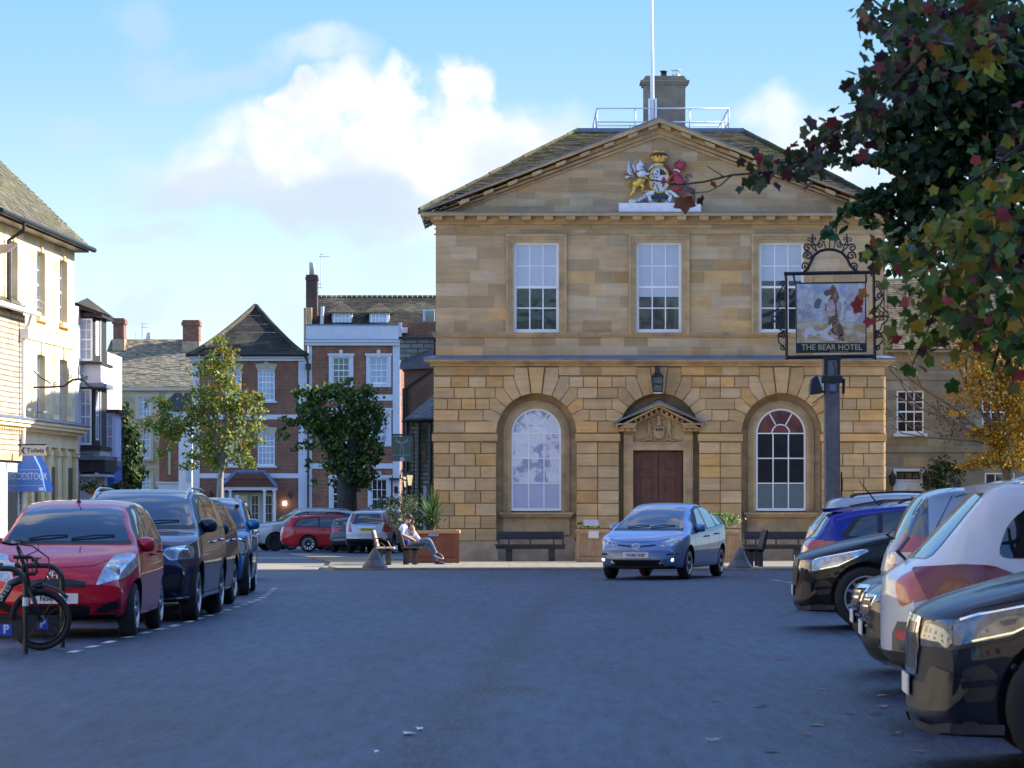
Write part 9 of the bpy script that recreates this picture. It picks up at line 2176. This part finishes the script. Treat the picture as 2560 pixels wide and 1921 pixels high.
# fallen leaves and scraps on the road
fr_=random.Random(8)
FL=[(1955,1650,'red'),(2050,1727,'orange'),(2207,1770,'pink'),(2190,1787,'red'),(2048,1816,'yellow'),(2305,1882,'yellow'),(1905,1768,'brown'),(2020,1782,'brown'),(1795,1755,'brown'),(2230,1838,'yellow'),(1930,1880,'tan'),(2120,1785,'brown'),(1750,1600,'dark'),(1780,1855,'tan'),(2200,1742,'tan'),(2010,1840,'brown')]
CC=dict(red=(.45,.05,.03),orange=(.50,.15,.04),pink=(.42,.22,.26),yellow=(.40,.26,.05),brown=(.26,.12,.05),tan=(.42,.34,.25),dark=(.04,.02,.02))
where=('well out on the road','near the front bumper of the dark blue car','on the tarmac by the right row')
for i,(x,y,cn) in enumerate(FL):
    Y=12750/(y-1256); p=Vector(((x-CX)*Y/F,Y,.012)); a=fr_.uniform(0,6.28); sz=fr_.uniform(.10,.15); m=MB(); m.tc=CC[cn]
    curl=fr_.uniform(.05,.22)
    vs=[(p.x+(q[0]*math.cos(a)-q[1]*math.sin(a))*sz,p.y+(q[0]*math.sin(a)+q[1]*math.cos(a))*sz,.008+abs(q[0])*curl*sz+max(0,q[1])*curl*sz) for q in STAR]; m.add(vs,[tuple(range(len(vs)))])
    o=m.build('fallen_leaf',LEAF); tag(o,cn+' fallen leaf lying on the road near the right row of parked cars','leaf','fallen leaves on the road')
SC_=mat('white_scrap',(.75,.76,.78),.8)
for i,(x,y,s_,lab) in enumerate(((1021,1838,.055,'larger white paper scrap lying in the middle of the road'),(1050,1826,.035,'smaller white scrap just right of the larger scrap on the road'),(942,1884,.02,'tiny white scrap nearest the viewer on the road'))):
    Y=12750/(y-1256); m=MB(); q=random.Random(i); n=9; cx_,cy_=(x-CX)*Y/F,Y
    vs=[(cx_+s_*q.uniform(.5,1)*math.cos(6.28*k/n),cy_+1.6*s_*q.uniform(.5,1)*math.sin(6.28*k/n),.006+q.uniform(0,.02)) for k in range(n)]+[(cx_,cy_,.02)]; m.add(vs,[(k,(k+1)%n,n) for k in range(n)]); tag(m.build('paper_scrap',SC_),lab,'litter')

for i,(x,Y_,h,w_,cc) in enumerate(((-9,-38,19,6,c2),(1,-42,17,5,c2),(9,-36,18,6,pick((.6,(.22,.06,.03)),(.4,(.12,.10,.03)))),(17,-30,15,5,c2),(-17,-26,14,5,c5))):
    t=thing('street_tree',('broad tree behind the viewer, left of centre','slim green tree behind the viewer','copper leaved tree behind the viewer','tree behind the viewer beside the inn','dark tree behind the viewer on the left side')[i],'tree',(x,Y_,0)); m=MB(); m.tube([(x,Y_,-.1),(x,Y_,h*.6)],[.4,.2],8); m.build('trunk',BARKD,t); lv=Leaves(random.Random(i)); lv.blob((x,Y_,h*.62),(w_,w_*.8,h*.38),900,.9,QUAD,cc,shell=.3); lv.mb.build('crown',LEAF,t)
# ---------------- people ----------------
SKIN=mat('skin',(0.55,0.30,0.21),.55); SHIRT=mat('pale_blue_shirt',(0.50,0.56,0.72),.8,col2=(0.72,0.75,0.82),c2scale=9,c2lo=.45,c2hi=.55); SHIRTB=mat('blue_cloth',(0.05,0.08,0.35),.8); JEAN=mat('blue_denim',(0.075,0.13,0.22),.85,var=.3,vscale=6,bump=.3,bscale=12); SHOE=mat('dark_plum_shoe',(0.05,0.035,0.06),.6); SOLE=mat('white_sole',(.7,.68,.64),.6); HAIRM=mat('dark_hair',(0.025,0.016,0.012),.6,var=.3,vscale=20); BABYH=mat('sandy_hair',(0.33,0.19,0.09),.7,var=.3,vscale=20)
def skinfig(name,J,E,mats_,parent,root=0,sub=2,reg=None):
    """J: list of (pos,radius or (rx,ry)); one continuous skinned body; reg(point)->material index"""
    off=Vector(parent['_o']); me=bpy.data.meshes.new(name); me.from_pydata([tuple(Vector(p)-off) for p,_ in J],E,[]); o=bpy.data.objects.new(name,me); COL.objects.link(o)
    sk=o.modifiers.new('s','SKIN'); sb=o.modifiers.new('b','SUBSURF'); sb.levels=sub; sb.render_levels=sub
    for i,(p,rd) in enumerate(J):
        v=me.skin_vertices[0].data[i]; v.radius=rd if isinstance(rd,tuple) else (rd,rd); v.use_root=(i==root)
    dg=bpy.context.evaluated_depsgraph_get(); nm=bpy.data.meshes.new_from_object(o.evaluated_get(dg)); o.modifiers.clear(); o.data=nm; nm.materials.clear()
    for m in mats_: nm.materials.append(m)
    for p in nm.polygons:
        p.use_smooth=True
        if reg: p.material_index=reg(p.center+off)
    o.parent=parent; o['_o']=tuple(off); return o
YM=86.4
def MP(x,y,d=0):   # coordinates of the enlarged view of the man -> metres
    return W(980+x/10.375,1270+y/10.375,YM)+Vector((0,d,0))
mn=thing('person','man in pale shirt and jeans on the bench, legs crossed, looking down','person',(MP(380,960).x,YM,pvz(YM)))
J=[(MP(385,985,.0),(.125,.15)),   #0 pelvis
 (MP(345,800,0),(.125,.15)),(MP(300,620,0),(.13,.165)),(MP(300,500,0),(.095,.12)),(MP(345,440,0),.055),(MP(395,385,0),.06),(MP(440,300,0),(.085,.075)),(MP(455,245,0),(.075,.07)), #7 head
 (MP(300,510,-.19),.062),(MP(260,690,-.24),.050),(MP(300,715,-.25),.045),(MP(420,760,-.22),.036),(MP(560,830,-.16),.028),(MP(610,870,-.13),(.030,.042)), #13 hand near
 (MP(300,510,.19),.062),(MP(330,680,.24),.048),(MP(500,770,.20),.035),(MP(610,800,.10),.028), #17
 (MP(470,985,-.10),.105),(MP(700,890,-.09),.090),(MP(945,815,-.06),.072),(MP(1010,900,-.05),.062),(MP(1090,1080,-.03),.050),(MP(1140,1150,-.03),.036),(MP(1180,1215,-.03),.036), #24 upper leg ankle
 (MP(470,1000,.10),.105),(MP(700,975,.07),.088),(MP(950,960,.02),.070),(MP(1010,1080,.0),.062),(MP(1110,1300,.0),.050),(MP(1150,1395,.0),.040), #30
 ]
E=[(0,1),(1,2),(2,3),(3,4),(4,5),(5,6),(6,7),(3,8),(8,9),(9,10),(10,11),(11,12),(12,13),(3,14),(14,15),(15,16),(16,17),(0,18),(18,19),(19,20),(20,21),(21,22),(22,23),(23,24),(0,25),(25,26),(26,27),(27,28),(28,29),(29,30)]
def regm(p):
    sx=CX+(p.x)*F/p.y; sy=HZ-(p.z-1.5)*F/p.y; x=(sx-980)*10.375; y=(sy-1270)*10.375
    if y<430 : return 0
    if x<540 and y<1010 and y< 1010-(x-330)*.3:
        if p.y<YM-.15 and y>690 and x>235: return 0 if y>690 else 1
        if x>470 and y>700 and abs(p.y-YM)>.12: return 0
        return 1
    if abs(p.y-YM)>.085 and x>430 and y<905 and x<720 and y>690: return 0
    if x>1105 and y<1240 and y>1140 and p.y<YM+.0: return 0
    return 2
body=skinfig('body',J,E,[SKIN,SHIRT,JEAN],mn,0,2,regm)
m=MB(); 
for (a,b,c_) in ((MP(455,262),.10,(1.0,.80,.72)),): 
    m.ball((a.x-.020,a.y,a.z+.018),.098,14,10,(1.0,.88,.86))
for k in range(26):
    q=random.Random(k); a=MP(400+q.uniform(-20,110),235+q.uniform(-15,70),q.uniform(-.08,.08)); m.tube([a,a+Vector((q.uniform(.01,.05),q.uniform(-.02,.02),q.uniform(-.03,.02)))],.013,4)
m.build('hair',HAIRM,mn,smooth=True)
m=MB(); m.tube([MP(430,400,-.045),MP(470,455,-.03),MP(500,470,0),MP(470,455,.03)],[.02,.026,.022,.018],6); m.build('beard',HAIRM,mn,smooth=True)
m=MB(); m.tube([MP(545,335,0),MP(572,372,0),MP(560,388,0)],[.010,.015,.008],6); m.build('nose',SKIN,mn,smooth=True)
m=MB(); m.ball(tuple(MP(420,335,-.078)),.026,8,6,(.7,.35,1.1)); m.ball(tuple(MP(420,335,.078)),.026,8,6,(.7,.35,1.1)); m.build('ear',SKIN,mn,smooth=True)
m=MB(); m.ball(tuple(MP(517,352,-.035)),.009,6,5); m.ball(tuple(MP(517,352,.035)),.009,6,5); m.build('eye',BLACK,mn)
m=MB(); m.tube([MP(530,422,-.018),MP(540,420,0),MP(530,422,.018)],.005,5); m.build('mouth',mat('lips',(.35,.12,.10),.5),mn)
hd=MB(); base=MP(612,872,-.13)
for s_,bb,dd in ((-1,base,-.13),(1,MP(612,812,.10),.10)):
    for k in range(4):
        st_=bb+Vector((.022,(k-1.5)*.019,.004-abs(k-1.5)*.003)); L_=(.058,.066,.062,.048)[k]
        hd.tube([st_,st_+Vector((L_*.55,.004*(k-1.5),-.010)),st_+Vector((L_,.004*(k-1.5),-.032))],[.0095,.009,.007],6)
    hd.tube([bb+Vector((-.005,.035*-s_,.012)),bb+Vector((.025,.050*-s_,.010)),bb+Vector((.05,.045*-s_,-.006))],[.011,.010,.008],6)
hd.build('fingers',SKIN,mn,smooth=True)
for (a,b,d) in (((1155,1195),(1330,1290),-.03),((1135,1420),(1400,1470),.0)):
    A=MP(a[0],a[1],d);B=MP(b[0],b[1],d); m=MB(); m.tube([A+Vector((-.015,0,.0)),A.lerp(B,.35)+Vector((0,0,.012)),A.lerp(B,.75),B],[.050,.052,.045,.030],10); sh_=m.build('shoe',SHOE,mn,smooth=True)
    m=MB(); dn=Vector((B-A)).normalized(); dn=Vector((dn.z,0,-dn.x)); m.tube([A+dn*.035+Vector((-.04,0,0)),A.lerp(B,.5)+dn*.042,B+dn*.018+ (B-A).normalized()*.02],[.030,.032,.024],8); m.build('sole',SOLE,sh_,smooth=True)
m=MB(); m.tube([MP(385,440,-.07),MP(430,430,-.03),MP(440,440,.03)],.018,6); m.build('collar',SHIRTB,mn)
m=MB(); m.tube([MP(330,960,-.12),MP(370,880,-.155),MP(420,860,-.13)],[.05,.06,.04],8); m.build('shirt_tail',SHIRTB,mn,smooth=True)
bb=thing('person','small child with sandy hair in pale clothes held on the lap of the man','person',tuple(MP(640,800,0)))
J=[(MP(640,790,-.02),.075),(MP(600,700,-.02),.080),(MP(560,630,-.02),.045),(MP(535,570,-.02),.065),(MP(525,530,-.02),.062),(MP(590,665,-.10),.030),(MP(560,760,-.13),.024),(MP(590,665,.06),.030),(MP(560,740,.08),.024),(MP(700,830,-.08),.045),(MP(760,880,-.09),.032),(MP(700,830,.05),.045),(MP(760,880,.06),.032)]
skinfig('body',J,[(0,1),(1,2),(2,3),(3,4),(1,5),(5,6),(1,7),(7,8),(0,9),(9,10),(0,11),(11,12)],[SKIN,mat('grey_babygrow',(0.42,0.48,0.60),.8,col2=(.7,.72,.78),c2scale=14)],bb,0,2,lambda p: 0 if (HZ-(p.z-1.5)*F/p.y-1270)*10.375<615 else 1)
m=MB(); c_=MP(523,535,-.02); m.ball((c_.x-.014,c_.y,c_.z+.016),.078,12,8,(.95,.95,.9)); m.build('hair',BABYH,bb,smooth=True)
m=MB(); c_=MP(560,565,-.02); m.ball(tuple(c_),.012,6,5); m.build('nose',SKIN,bb,smooth=True)
# two passers-by near the porch, seen between the cars
def stander(sx,Y,lab,top,leg,hairm,h=1.72,face=-1):
    x=xpos(sx,Y); z=gz(Y); t=thing('person',lab,'person',(x,Y,z)); k=h/1.75; V=lambda a,b,c:(x+a*k,Y+b*k,z+c*k)
    J=[(V(0,0,.95),(.15,.11)),(V(0,0,1.15),(.13,.10)),(V(0,0,1.38),(.16,.11)),(V(0,0,1.50),.06),(V(0,0,1.62),.085),(V(0,0,1.70),.075),(V(-.19,0,1.40),.055),(V(-.23,.0,1.12),.042),(V(-.21,-.08,.88),.032),(V(.19,0,1.40),.055),(V(.23,0,1.12),.042),(V(.21,-.08,.88),.032),(V(-.09,0,.85),.09),(V(-.10,0,.48),.062),(V(-.10,0,.08),.045),(V(-.10,-.14,.04),.04),(V(.09,0,.85),.09),(V(.10,.02,.48),.062),(V(.10,.06,.08),.045),(V(.10,-.08,.04),.04)]
    E=[(0,1),(1,2),(2,3),(3,4),(4,5),(2,6),(6,7),(7,8),(2,9),(9,10),(10,11),(0,12),(12,13),(13,14),(14,15),(0,16),(16,17),(17,18),(18,19)]
    skinfig('body',J,E,[SKIN,top,leg],t,0,1,lambda p:0 if p.z-z>1.47*k or (abs(p.x-x)>.15*k and p.z-z<.95*k) else (1 if p.z-z>.93*k else 2))
    m=MB(); m.ball(V(0,.02,1.70),.095*k,10,8,(.95,1,.85)); m.build('hair',hairm,t,smooth=True)
    m=MB(); m.ball(V(0,-.09,1.645),.016*k,6,5); m.build('nose',SKIN,t)
stander(615,168,'dark haired passer-by in dark clothes near the brick house porch',mat('dark_coat',(0.03,0.035,0.05),.8),JEAN,HAIRM,1.78)
stander(628,166,'shorter passer-by with a blue grey hood near the brick house porch',mat('blue_hood',(0.12,0.14,0.28),.8),SHOE,mat('blue_cap',(0.12,0.14,0.30),.8),1.50)

# pieces that do not touch become parts of their own
def split_loose(o,gap=.012):
    me=o.data; n=len(me.vertices); par=list(range(n))
    def fd(a):
        while par[a]!=a: par[a]=par[par[a]]; a=par[a]
        return a
    for p in me.polygons:
        v=p.vertices
        for k in v[1:]: par[fd(k)]=fd(v[0])
    isl={}
    for i in range(n): isl.setdefault(fd(i),[]).append(i)
    B=[]
    for k,vs in isl.items():
        c=[me.vertices[i].co for i in vs]; B.append([[min(q[a] for q in c)-gap for a in range(3)],[max(q[a] for q in c)+gap for a in range(3)],{k}])
    ch=True
    while ch:
        ch=False
        for i in range(len(B)):
            for j in range(i+1,len(B)):
                if all(B[i][0][a]<=B[j][1][a] and B[j][0][a]<=B[i][1][a] for a in range(3)):
                    B[i]=[[min(B[i][0][a],B[j][0][a]) for a in range(3)],[max(B[i][1][a],B[j][1][a]) for a in range(3)],B[i][2]|B[j][2]]; B.pop(j); ch=True; break
            if ch: break
    if len(B)<2 or len(B)>12: return
    for b in B[1:]+B[:1]:
        bm=bmesh.new(); bm.from_mesh(me); bm.verts.ensure_lookup_table()
        bmesh.ops.delete(bm,geom=[bm.verts[i] for i in range(n) if fd(i) not in b[2]],context='VERTS'); nm=bpy.data.meshes.new(me.name); bm.to_mesh(nm); bm.free()
        for m in me.materials: nm.materials.append(m)
        if b is B[0]: o.data=nm
        else:
            c=o.copy(); c.data=nm; COL.objects.link(c)
for o in list(bpy.data.objects):
    if o.type=='MESH' and o.name.split('.')[0] in ('timber_beams','rendered_panel','lead_flashing','front_lip','pale_trim','shield_charge','stone_kneeler','string_course','keystone','window_sill','door_panel','fanlight','narrow_window','slate_roof','stucco_trim','cable','pilaster','ashlar_facing','pole_clamp','fingers','ear','eye','leg_frame','back_bracket','reflective_band','back_post') and len(o.data.vertices)<3000 and not o.children: split_loose(o)
